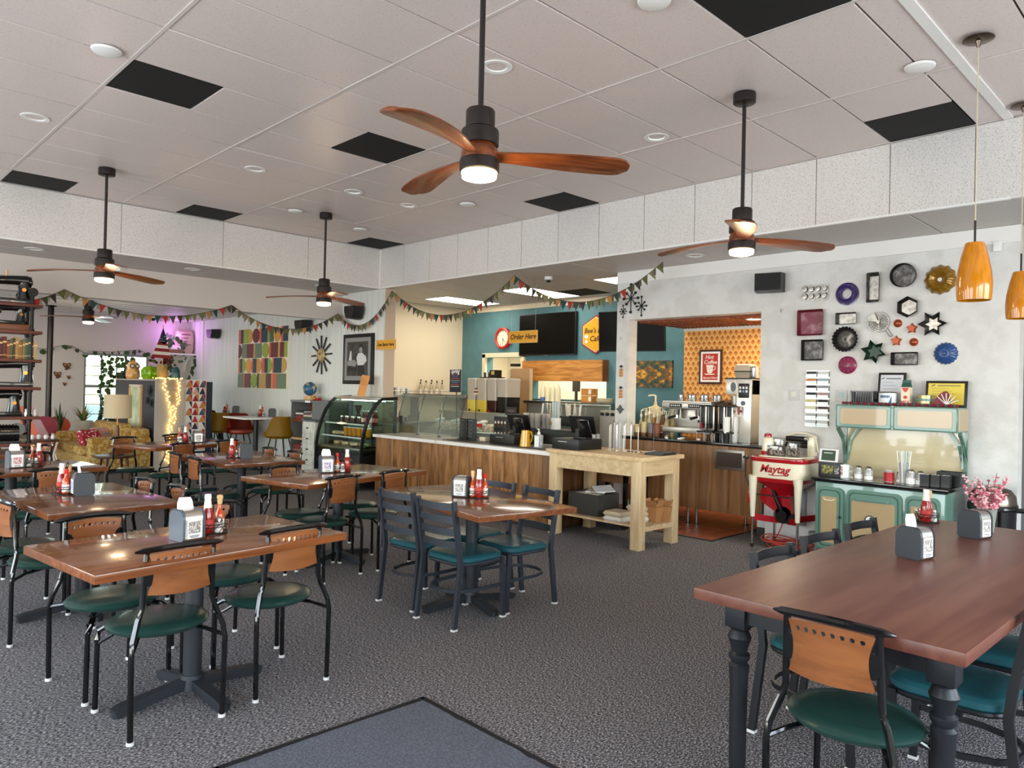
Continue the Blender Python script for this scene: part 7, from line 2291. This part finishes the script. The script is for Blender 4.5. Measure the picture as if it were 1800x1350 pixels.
fg = thing('small_flag', 'small stars and stripes flag on a stick in the wicker vase', 'flag', (4.56, 13.18, 1.83), 0)
MB().cyl((0, 0, -.1), (.0, 0, .62), .006, seg=6).sph((0, 0, .63), .012, seg=6).build('stick', amber, fg)
fr_, fw_, fn_ = mat('flag_red', '#8c1c26', .7), mat('flag_white', '#e4dcd6', .7), mat('flag_navy', '#1f2638', .7)
# the cloth hangs in a tent shape from the stick: stripes fan out downwards
MB().prism([(0, .6), (.075, .36), (.02, .32), (-.075, .36)], -.01, .0, Matrix(((1, 0, 0, 0), (0, 0, 1, 0), (0, 1, 0, 0), (0, 0, 0, 1)))).build('canton', fn_, fg)
for k in range(5):
    z1, z0 = .36 - .055 * k, .36 - .055 * (k + 1)
    w1, w0 = .075 + .022 * k, .075 + .022 * (k + 1)
    MB().prism([(-w1, z1), (w1 * .8, z1 - .01), (w0 * .8, z0 - .01), (-w0, z0)], -.01, .0, Matrix(((1, 0, 0, 0), (0, 0, 1, 0), (0, 1, 0, 0), (0, 0, 0, 1)))).build('stripe', fr_ if k % 2 == 0 else fw_, fg)
m = MB()
for k in range(9):
    m.cyl((-.05 + .032 * (k % 4), -.011, .37 + .04 * (k // 3)), (-.05 + .032 * (k % 4), -.013, .37 + .04 * (k // 3)), .008, seg=5)
m.build('stars', fw_, fg)
t = thing('blue_vase', 'small teal blue vase at the right end of the divider top', 'vase', (4.80, 13.2, 1.546), 0)
MB().lathe([(0, 0), (.055, 0), (.07, .05), (.06, .16), (.03, .22), (0, .23)], seg=16).build('vase', mat('teal_glaze', '#24505c', .3), t)
# sofa
fab = mat('gold_damask', '#a5772a', .85, nz=(24, '#c4a970', .46, .58), bump=(40, .3))
sf = thing('sofa', 'gold floral patterned sofa facing the left of the room', 'sofa', (3.92, 14.1, 0))
MB().bb(-.5, .42, -1.1, 1.1, .08, .28, .04).build('base', fab, sf)
for k in range(3):
    MB().bb(-.54, .2, -.82 + .55 * k, -.28 + .55 * k, .28, .42, .05).build('seat_cushion', fab, sf)
MB().bb(.2, .46, -1.0, 1.0, .2, .72, .08).build('backrest', fab, sf)
for k in range(3):
    MB().box((.16, -.55 + .55 * k, .6), (.2, .52, .36), (0, R(-14), 0), .07).build('back_cushion', fab, sf)
for s in (-1, 1):
    MB().bb(-.48, .44, s * .97 - .14, s * .97 + .14, .06, .58, .06).build('arm', fab, sf)
for x in (-.42, .36):
    for y in (-1.0, 1.0):
        MB().cyl((x, y, 0), (x, y, .09), .03, seg=8).build('foot', brownink, sf)
t = thing('throw_pillow', 'red and white dotted pillow on the gold sofa', 'pillow', (3.62, 13.75, .53), 20)
MB().box((0, 0, 0), (.36, .14, .3), (R(-35), 0, 0), .06).build('pillow', mat('red_dots', '#9c1c2c', .8, nz=(22, '#f0d8d2', .58, .6)), t)
t = thing('throw_pillow', 'pink printed pillow leaning behind the red dotted one', 'pillow', (3.85, 13.95, .56), 10)
MB().box((0, 0, 0), (.34, .12, .28), (R(-25), 0, 0), .05).build('pillow', mat('pink_print', '#c08a80', .8, nz=(15, '#7d8a86', .5, .6)), t)
# lamp and side table
tb = thing('side_table', 'round dark wooden side table under the drum-shaded lamp', 'table', (3.50, 12.0, 0))
dw = wood('dark_walnut', '#3b2114', '#5c3820', (3, 20, 20), .35, .1)
MB().lathe([(0, .36), (.26, .36), (.275, .37), (.275, .39), (.26, .395), (0, .395)], seg=32).build('tabletop', dw, tb)
for k in range(4):
    a = PI / 4 + k * PI / 2
    MB().cyl((.19 * math.cos(a), .19 * math.sin(a), .36), (.24 * math.cos(a), .24 * math.sin(a), 0), .02, .014, 10).build('leg', dw, tb)
lp = thing('table_lamp', 'tall wooden table lamp with a cream drum shade', 'lamp', (3.53, 12.0, .396))
MB().lathe([(0, 0), (.1, 0), (.1, .02), (.06, .05), (.03, .07), (0, .07)], seg=20).build('base', dw, lp)
MB().lathe([(.02, .06), (.03, .15), (.034, .3), (.028, .4), (.02, .44), (0, .44)], seg=14).build('stem', wood('teak', '#5b321a', '#7d4d2a', (16, 16, 3), .35, .05), lp)
MB().cyl((0, 0, .44), (0, 0, .6), .01, seg=8).build('neck', mat('brass', '#c08a3c'), lp)
m = MB()
m.lathe([(.19, .55), (.185, .9), (.18, .9), (.186, .55), (.19, .55)], seg=32)
m.build('shade', mat('linen_shade', '#d8c4a0', .8, bump=(200, .2)), lp)
# window plants
leafm = mat('vine_leaf', '#2f4a2c', .5, nz=(8, '#5d7a3c', .4, .65))
def leaf_mesh(s):
    m = MB()
    m.face([(0, 0, 0), (s * .45, s * .3, .004), (s * .4, s * .7, 0), (0, s, -.004 * s / .1)])
    m.face([(0, 0, 0), (0, s, -.004 * s / .1), (-s * .4, s * .7, 0), (-s * .45, s * .3, .004)])
    return m.mesh('leaf', leafm, False)
lms = [leaf_mesh(.07), leaf_mesh(.1), leaf_mesh(.13)]
def vine(name, label, pts, n, cat='plant', pot=None, group=None):
    o0 = Vector(pts[0])
    t = thing(name, label, cat, o0, 0, group)
    P_ = [Vector(p) - o0 for p in pts]
    MB().tube(P_, .004, 5).build('stem', mat('vine_stem', '#3c4a2c', .7), t)
    for k in range(n):
        u = (k + rnd.random()) / n * (len(P_) - 1)
        i = min(int(u), len(P_) - 2)
        p = P_[i].lerp(P_[i + 1], u - i)
        o = put('leaf', lms[k % 3], t, p)
        o.rotation_euler = (R(90) + rnd.uniform(-.6, .6), rnd.uniform(2.2, 4.0), rnd.uniform(-.8, .8))
    return t
vine('climbing_vine', 'thin vine running along the wall from the shelf to the window corner', [(3.15, 16.9, 2.12), (3.6, 16.9, 2.1), (3.95, 16.9, 2.2), (4.1, 16.9, 2.18), (4.32, 16.9, 2.06)], 9)
vine('climbing_vine', 'vine draped along the top of the lounge window frame', [(4.36, 16.86, 2.1), (4.8, 16.86, 2.1), (5.1, 16.86, 2.14), (5.35, 16.86, 2.18), (5.55, 16.86, 2.08)], 12)
for k, (x, n) in enumerate(((4.62, 26), (4.78, 30), (5.05, 20))):
    vine('hanging_vine', ('leafy vine hanging down the window, ' + ('left strand', 'middle strand', 'right strand beside the black pot')[k]), [(x, 16.82, 2.04), (x + .04, 16.8, 1.7), (x - .03, 16.8, 1.35), (x + .02, 16.8, .95), (x - .02, 16.8, .65)][:5 if k < 2 else 3], n)
hp = thing('hanging_pot', 'black hanging pot with a trailing plant before the window', 'plant', (5.0, 16.72, 1.42))
MB().lathe([(0, 0), (.1, 0), (.14, .26), (.13, .26), (.09, .02), (0, .02)], seg=18).build('pot', mat('dark_pot', '#22281f', .5), hp)
for s in (-1, 1):
    MB().cyl((s * .13, 0, .25), (0, .17, .62), .003, seg=4).build('cord', black, hp)
for k in range(40):
    o = put('leaf', lms[k % 3], hp, (rnd.uniform(-.22, .22), rnd.uniform(-.1, .1), rnd.uniform(-.05, .6)))
    o.rotation_euler = (R(90) + rnd.uniform(-.6, .6), rnd.uniform(2, 4.2), rnd.uniform(-.8, .8))
def blades(name, label, loc, n, h, spread, w, cols, pot):
    t = thing(name, label, 'plant', loc, 0)
    pr, phh, pm_ = pot
    MB().lathe([(0, 0), (pr * .85, 0), (pr, phh), (pr * .9, phh), (pr * .8, .03), (0, .03)], seg=20).build('pot', pm_, t)
    for k in range(n):
        a = 2 * PI * k / n * 2.4
        s = spread * (.3 + .7 * ((k * 7) % n) / n)
        hh = h * (.6 + .4 * ((k * 3) % n) / n)
        m = MB()
        pts = []
        for i in range(7):
            u = i / 6
            rr = s * u ** 1.6
            pts.append((rr * math.cos(a), rr * math.sin(a), phh * .9 + hh * (u - .25 * (s / max(h, .01)) * u * u), w * (1 - u ** 2) * (.6 + .8 * u if u < .5 else 1)))
        pa_, pb_ = [], []
        nx, ny = -math.sin(a), math.cos(a)
        for x, y, z, ww in pts:
            pa_.append(m.bm.verts.new((x + nx * ww, y + ny * ww, z)))
            pb_.append(m.bm.verts.new((x - nx * ww, y - ny * ww, z)))
        for i in range(6):
            m.bm.faces.new((pa_[i], pa_[i + 1], pb_[i + 1], pb_[i]))
        m.build('leaf', cols[k % len(cols)], t)
    return t
blades('snake_plant', 'tall upright snake plant left of the sofa', (3.62, 15.7, 0), 13, .78, .16, .035, [mat('snake_green', '#3b4f33', .45), mat('snake_pale', '#6f8052', .45)], (.16, .4, mat('stone_pot', '#8d867c', .7)))
blades('bromeliad', 'spiky green and orange bromeliad in a tall pale pot behind the sofa', (4.08, 15.95, 0), 22, .45, .38, .028, [mat('brom_green', '#4d6b2e', .4), mat('brom_light', '#7d9a44', .4), mat('brom_orange', '#a85a2c', .4)], (.17, .72, mat('ivory_pot', '#cfc8b4', .5)))
# lounge chairs
def shell_chair(label, x, y, rz, m, h=.8):
    t = thing('shell_chair', label, 'chair', (x, y, 0), rz, 'moulded lounge chairs')
    mb = MB()
    mb.lathe([(0, 0), (.12, .0), (.2, .015), (.215, .03), (.19, .025), (0, .012)], (0, -.22, h - .16), 20, Matrix.Rotation(R(-78), 4, 'X') @ Matrix.Diagonal((1, .8, 1, 1)))
    mb.build('back_shell', m, t)
    MB().box((0, -.2, .5), (.1, .02, .22), (R(-6), 0, 0)).build('back_post', m, t)
    MB().lathe([(0, .42), (.2, .42), (.23, .44), (.2, .455), (0, .45)], seg=20).build('seat', m, t)
    for sx in (-1, 1):
        for sy in (-1, 1):
            MB().cyl((sx * .12, sy * .12, .42), (sx * .2, sy * .2, 0), .014, .01, 8).build('leg', steel, t)
orng = mat('orange_plastic', '#c4512a', .4)
shell_chair('orange round-backed chair in front of the bromeliad pot', 3.66, 15.6, -170, orng)
shell_chair('dark red chair back beside the tall steel pole', 3.28, 15.2, 170, mat('maroon_plastic', '#842334', .5), .82)
t = thing('butterfly_chair', 'bright orange sling chair at the left beside the shelf', 'chair', (3.05, 14.6, 0), 60)
MB().prism([(-.25, .3), (.1, .35), (.26, 1.02), (.16, 1.05), (-.1, .55)], -.2, .2, Matrix(((0, 0, 1, 0), (1, 0, 0, 0), (0, 1, 0, 0), (0, 0, 0, 1))), 1).build('sling', orng, t)
for s in (-1, 1):
    MB().tube([(s * .2, -.3, 0), (s * .18, 0, .4), (s * .2, .26, 1.0)], .01, 6).tube([(s * .2, .3, 0), (s * .18, 0, .35), (s * .2, -.25, .35)], .01, 6).build('frame', black, t)
t = thing('twig_table', 'small pale branch-legged table with white ornaments before the maroon chair', 'table', (2.95, 14.0, 0), 0)
MB().box((0, 0, .5), (.5, .36, .04), None, .01).build('tabletop', dw, t)
for sx in (-1, 1):
    for sy in (-1, 1):
        MB().tube([(sx * .22, sy * .15, 0), (sx * .18, sy * .13, .25), (sx * .23, sy * .15, .5)], .018, 6).build('branch_leg', mat('driftwood', '#cfc6b8', .8), t)
for k in range(5):
    MB().sph((-.18 + .09 * k, rnd.uniform(-.1, .1), .55), .035, (1, 1, 1.3), 8).build('white_ornament', white, t)
pl = thing('support_pole', 'dark steel pole from floor to ceiling at the lounge entrance', 'pole', (3.41, 15.57, 0))
MB().cyl((0, 0, 0), (0, 0, 2.86), .05, seg=20).build('shaft', mat('bronze_pole', '#2f2a26', .25, metal=.8), pl)
MB().lathe([(.05, 2.83), (.09, 2.845), (.09, 2.86), (.05, 2.86)], seg=20).lathe([(.05, 0), (.09, 0), (.09, .012), (.05, .02)], seg=20).build('flange', mat('bronze_pole', '#2f2a26'), pl)
# shelf with sack and grow light
ws2 = thing('bracket_shelf', 'white bracket shelf high in the lounge corner', 'shelf', (6.22, 16.75, 2.1))
MB().bb(-.38, .24, -.16, .2, 0, .035).build('board', white, ws2)
for x in (-.3, .1):
    MB().tube([(x, .18, -.02), (x, .18, -.35), (x, .15, -.35), (x, .1, -.2), (x, .0, -.12), (x, -.1, -.03)], .02, sq=(.03, .03)).build('bracket', white, ws2)
sk = thing('burlap_sack', 'stuffed burlap sack with faded print on the lounge shelf', 'sack', (6.25, 16.79, 2.136))
loft([sqring(.34, .2, .06, 0), sqring(.4, .26, .09, .12), sqring(.4, .26, .09, .36), sqring(.36, .2, .07, .48), sqring(.3, .08, .03, .52)]).build('sack', mat('burlap', '#c9b3a0', .9, bump=(90, .4)), sk)
m = MB()
for q, (w_, x_) in enumerate(((.2, 0), (.16, -.02), (.08, .0), (.2, .01))):
    for j in range(4):
        m.box((x_ - w_ / 2 + w_ * (j + .5) / 4, -.132, .42 - .075 * q), (w_ / 5, .002, .03))
m.build('print', mat('sack_ink', '#8a6f68', .9), sk)
pb = thing('plant_tray', 'brown planter tray with trailing leaves under the purple grow light', 'planter', (6.02, 16.68, 2.136))
MB().bb(-.16, .16, -.07, .07, 0, .08, .01).build('tray', mat('tray_brown', '#8a6a4c', .7), pb)
MB().bb(-.1, .12, -.05, .05, .08, .15, .01).build('white_pack', paper, pb)
for k in range(40):
    o = put('leaf', lms[k % 3], pb, (rnd.uniform(-.25, .2), rnd.uniform(-.1, .05), rnd.uniform(.05, .4) if k % 3 else rnd.uniform(-.35, 0)))
    o.rotation_euler = (R(90) + rnd.uniform(-.8, .8), rnd.uniform(1.5, 4.8), rnd.uniform(-.8, .8))
vine('trailing_vine', 'vine trailing down from the right end of the lounge shelf', [(6.45, 16.6, 2.12), (6.42, 16.58, 1.85), (6.3, 16.56, 1.6), (6.25, 16.55, 1.45)], 14)
vine('trailing_vine', 'vine trailing down from the left end of the lounge shelf', [(5.9, 16.6, 2.12), (5.85, 16.58, 1.9), (5.95, 16.56, 1.7), (5.9, 16.55, 1.6)], 14)
gl_ = thing('grow_light', 'small purple grow lamp hidden behind the plants on the lounge shelf', 'lamp', (5.98, 16.86, 2.3))
MB().bb(-.14, .14, -.012, .0, 0, .03).build('lamp_bar', mat('grow_purple', '#c060ff', .4, emit=12), gl_)
l = bpy.data.lights.new('grow_glow', 'POINT')
l.energy = 13
l.color = (.75, .28, 1)
l.shadow_soft_size = .16
o = bpy.data.objects.new('grow_glow', l)
COL.objects.link(o)
o.location = (5.98, 16.6, 2.5)
for lb, x, z, s in (('largest owl plaque, upper right of the four on the lounge wall', 4.01, 1.77, 1.0), ('large owl plaque, left of the four on the lounge wall', 3.85, 1.59, .95), ('small owl plaque, right of the four', 4.05, 1.55, .5), ('small owl plaque, lowest of the four', 3.98, 1.41, .48)):
    t = hung('owl_plaque', lb, 'wall ornament', (x, 16.945, z), WY, 'owl plaques')
    MB().prism([(px * s * .1, py * s * .1) for px, py in ((-.6, .75), (0, .62), (.6, .75), (.72, .3), (.5, .0), (.62, -.5), (.3, -.3), (.25, -.7), (-.3, -.7), (-.25, -.3), (-.45, -.1), (-.72, .3))], 0, .02).build('body', mat('owl_brown', '#5a3622', .6), t)
    for q in (-1, 1):
        MB().cyl((q * .03 * s, .035 * s, .02), (q * .03 * s, .035 * s, .026), .022 * s, seg=10).build('eye', mat('owl_eye', '#a5794e', .5), t)
dmm = thing('camera_dome', 'dark dome camera under the lounge ceiling', 'camera', (5.4, 16.2, 2.858))
MB().lathe([(0, 0), (.07, 0), (.07, -.03), (0, -.03)], seg=18).build('housing', whiteplastic, dmm)
MB().sph((0, 0, -.04), .05, seg=12).build('lens_dome', black, dmm)
nd = thing('nightstand_box', 'dark brown wooden plant stand under the window vines', 'stand', (4.75, 16.2, 0))
MB().bb(-.2, .2, -.15, .15, .5, .54).build('top', dw, nd)
for sx in (-1, 1):
    for sy in (-1, 1):
        MB().bb(sx * .17 - .02, sx * .17 + .02, sy * .12 - .02, sy * .12 + .02, 0, .5).build('leg', dw, nd)
hp2 = thing('potted_ivy', 'bushy dark ivy in a black pot on the stand below the window', 'plant', (4.75, 16.2, .541))
MB().lathe([(0, 0), (.1, 0), (.13, .2), (.12, .2), (.09, .02), (0, .02)], seg=16).build('pot', mat('dark_pot', '#22281f'), hp2)
for k in range(60):
    o = put('leaf', lms[k % 3], hp2, (rnd.uniform(-.3, .3), rnd.uniform(-.15, .15), rnd.uniform(.1, .6)))
    o.rotation_euler = (R(90) + rnd.uniform(-.8, .8), rnd.uniform(1.5, 4.8), rnd.uniform(-.8, .8))

# ------------------------------------------------------------------ pipe shelf with books and sewing machines
shf = thing('pipe_shelf', 'iron pipe shelving with red-brown boards at the left edge', 'shelf', (1.45, 10.1, 0))
rb = wood('red_brown_board', '#4a1f14', '#6e3320', (2, 22, 22), .4, .06)
SZ = [.06, .42, .76, 1.07, 1.41, 1.73, 2.06, 2.37]
for z in SZ:
    MB().bb(-.75, .65, -.15, .16, z - .035, z, .004).build('board', rb, shf)
pipem = mat('black_pipe', '#1d1c1c', .45, metal=.5)
for x in (-.68, .55):
    for y in (-.1, .12):
        m = MB().cyl((x, y, 0), (x, y, 2.52), .019, seg=10)
        for z in SZ:
            m.cyl((x, y, z - .06), (x, y, z - .036), .028, seg=10).cyl((x, y, z), (x, y, z + .025), .028, seg=10)
        m.build('pipe', pipem, shf)
    MB().cyl((x, -.1, 2.51), (x, .47, 2.51), .019, seg=10).sph((x, -.1, 2.51), .027, seg=10).cyl((x, .455, 2.51), (x, .468, 2.51), .06, seg=16).cyl((x, -.135, 2.51), (x, -.12, 2.51), .052, seg=16).build('wall_pipe', pipem, shf)
bk2 = ['#6f4a28', '#4a5534', '#35543c', '#5f281f', '#8a6236', '#a39270', '#563225', '#28402f', '#8c4526', '#84693c', '#472622', '#a07f44']
bx = .92
kk = 0
while bx < 2.05:
    w_ = .022 + .016 * ((kk * 7) % 5) / 4
    book('%s old book, %s from the left in the pipe shelf row' % (('tan', 'olive', 'green', 'dark red', 'ochre', 'cream', 'brown', 'dark green', 'orange', 'mustard', 'maroon', 'gold')[(kk * 5) % 12], ORD[kk]), (bx + w_ / 2, 10.06, 1.731), rnd.uniform(-2, 2), w_ - .001, .15, .2 + .05 * ((kk * 5) % 4) / 3, bk2[(kk * 5) % 12], 'row of old books on the pipe shelf')
    bx += w_
    kk += 1
def sewing(label, x, z, rz, m, s=1.0, base=True):
    t = thing('sewing_machine', label, 'sewing machine', (x, 10.08, z + .001), rz, 'vintage sewing machines on the pipe shelf')
    s *= 1.08
    if base:
        MB().bb(-.2 * s, .2 * s, -.085 * s, .085 * s, 0, .05 * s, .008).build('bed', m, t)
    h = .05 * s if base else 0
    MB().tube([(.14 * s, 0, h), (.14 * s, 0, h + .1 * s), (.135 * s, 0, h + .18 * s)], [.07 * s, .055 * s, .058 * s], 12).build('pillar', m, t)
    MB().tube([(.17 * s, 0, h + .2 * s), (.05 * s, 0, h + .2 * s), (-.08 * s, 0, h + .19 * s), (-.16 * s, 0, h + .19 * s)], [.06 * s, .05 * s, .046 * s, .055 * s], 12).build('arm', m, t)
    MB().bb(-.19 * s, -.12 * s, -.04 * s, .04 * s, h + .1 * s, h + .24 * s, .01).cyl((-.155 * s, 0, h + .02), (-.155 * s, 0, h + .1 * s), .008, seg=6).build('head', m, t)
    MB().cyl((.175 * s, 0, h + .19 * s), (.2 * s, 0, h + .19 * s), .06 * s, seg=18).cyl((.2 * s, 0, h + .19 * s), (.215 * s, 0, h + .19 * s), .025 * s, seg=10).build('handwheel', m, t)
    MB().cyl((.13 * s, -.05 * s, h + .1 * s), (.13 * s, -.06 * s, h + .1 * s), .02 * s, seg=12).build('badge', mat('brass', '#c08a3c'), t)
    MB().cyl((-.02 * s, 0, h + .22 * s), (-.02 * s, 0, h + .3 * s), .012 * s, seg=8).build('thread_spool', amber, t)
    return t
iron = mat('black_japanned_iron', '#121212', .22, coat=.5)
sewing('large black sewing machine on the top board of the pipe shelf', 1.78, 2.37, 0, iron, 1.0)
sewing('small black sewing machine on a wooden case, second board of the pipe shelf', 1.80, 2.13, 10, iron, .72)
t = thing('wooden_case', 'brown wooden case under the small sewing machine', 'case', (1.72, 10.1, 2.061))
MB().bb(-.3, .26, -.11, .11, 0, .068, .004).build('case', wood('case_wood', '#5a2c16', '#7c4526', (2, 20, 20), .4, .05), t)
sewing('black sewing machine with flywheel below the row of books', 1.82, 1.41, -8, iron, 1.0)
sewing('black and white sewing machine on the board above the motor', 1.72, 1.07, 5, iron, .95)
t = thing('white_cones', 'little white figurines at the right end of the pipe shelf', 'ornament', (2.02, 10.02, 1.071))
for k in range(3):
    MB().lathe([(0, 0), (.016, 0), (.02, .03), (.01, .06), (.016, .075), (0, .09)], (-.05 + .045 * k, .01 * k, 0), 10).build('figurine', white, t)
t = thing('pale_machine_plate', 'round cream dial plate leaning on the board above the motor', 'plate', (1.62, 9.98, 1.071))
MB().lathe([(0, 0), (.06, 0), (.06, .012), (0, .014)], (0, 0, .062), 20, Matrix.Rotation(R(84), 4, 'X')).build('plate', cream, t)
t = thing('old_motor', 'dark cast iron motor on the lower board of the pipe shelf', 'motor', (1.80, 10.05, .761))
MB().cyl((-.1, 0, .11), (.1, 0, .11), .1, seg=20).bb(-.12, .12, -.08, .08, 0, .03).cyl((.1, 0, .11), (.2, 0, .11), .015, seg=8).build('motor_body', iron, t)
for k in range(6):
    MB().cyl((-.08 + .03 * k, 0, .11), (-.07 + .03 * k, 0, .11), .112, seg=20).build('fin', iron, t)
MB().cyl((.1, -.03, .16), (.1, .03, .16), .07, seg=16).tube([(.1, 0, .2), (.16, -.02, .22), (.2, -.04, .12)], .01, 6).build('pulley', darksteel, t)
t = thing('binder_stack', 'stack of pale boxes behind the motor on the pipe shelf', 'box', (1.95, 10.15, .761))
for k in range(4):
    MB().bb(-.16, .08, -.05, .08, .05 * k, .045 + .05 * k).build('box', mat('pale_box_%d' % (k % 2), ('#b7a596', '#8a7d70')[k % 2], .7), t)
t = thing('teal_toolbox', 'blue-grey machine cover at the left edge of the pipe shelf', 'cover', (1.50, 10.05, .761))
MB().bb(-.12, .12, -.1, .1, 0, .24, .04).build('cover', mat('blue_grey', '#5a7078', .4), t)
for k in range(4):
    sewing('old sewing machine low on the pipe shelf, %s on the %s board' % (('left', 'right')[k % 2], ('bottom', 'second')[k // 2]), 1.15 + .45 * (k % 2), (.06, .42)[k // 2], 15 * k, iron, .9)

# ------------------------------------------------------------------ floor mat at the bottom of the picture
fm = thing('floor_mat', 'blue-grey ribbed floor mat with black rubber edge at the bottom of the photo', 'mat', (1.7, 1.95, 0), -1)
matm = mat('mat_pile', '#545760', .95, bump=(160, .8), nz=(90, '#6a6d76', .4, .65))
m = MB()
nn = 26
vs = []
def edge(u, k):
    return .006 * math.sin(u * 9 + k) + .004 * math.sin(u * 23 + 2 * k)
for i in range(nn + 1):
    row = []
    for j in range(nn + 1):
        u, v = i / nn, j / nn
        x = -.49 + .98 * u + (edge(v * 3, 1) if i in (0, nn) else 0)
        y = -.86 + 1.72 * v + (edge(u * 3, 2) if j in (0, nn) else 0)
        z = .008 + .003 * math.sin(5 * u + 2 * v) * math.sin(4 * v) + (.006 * math.exp(-((v - .62) / .03) ** 2 - ((u - 1) / .25) ** 2))
        row.append(m.bm.verts.new((x, y, z)))
    vs.append(row)
for i in range(nn):
    for j in range(nn):
        m.bm.faces.new((vs[i][j], vs[i + 1][j], vs[i + 1][j + 1], vs[i][j + 1]))
m.build('pile', matm, fm)
m = MB()
for x0, x1, y0, y1 in ((-.512, -.488, -.88, .88), (.488, .512, -.88, .88), (-.5, .5, .855, .88), (-.5, .5, -.88, -.855)):
    m.bb(x0, x1, y0, y1, 0, .0105)
m.build('rubber_edge', mat('rubber', '#151517', .7), fm)
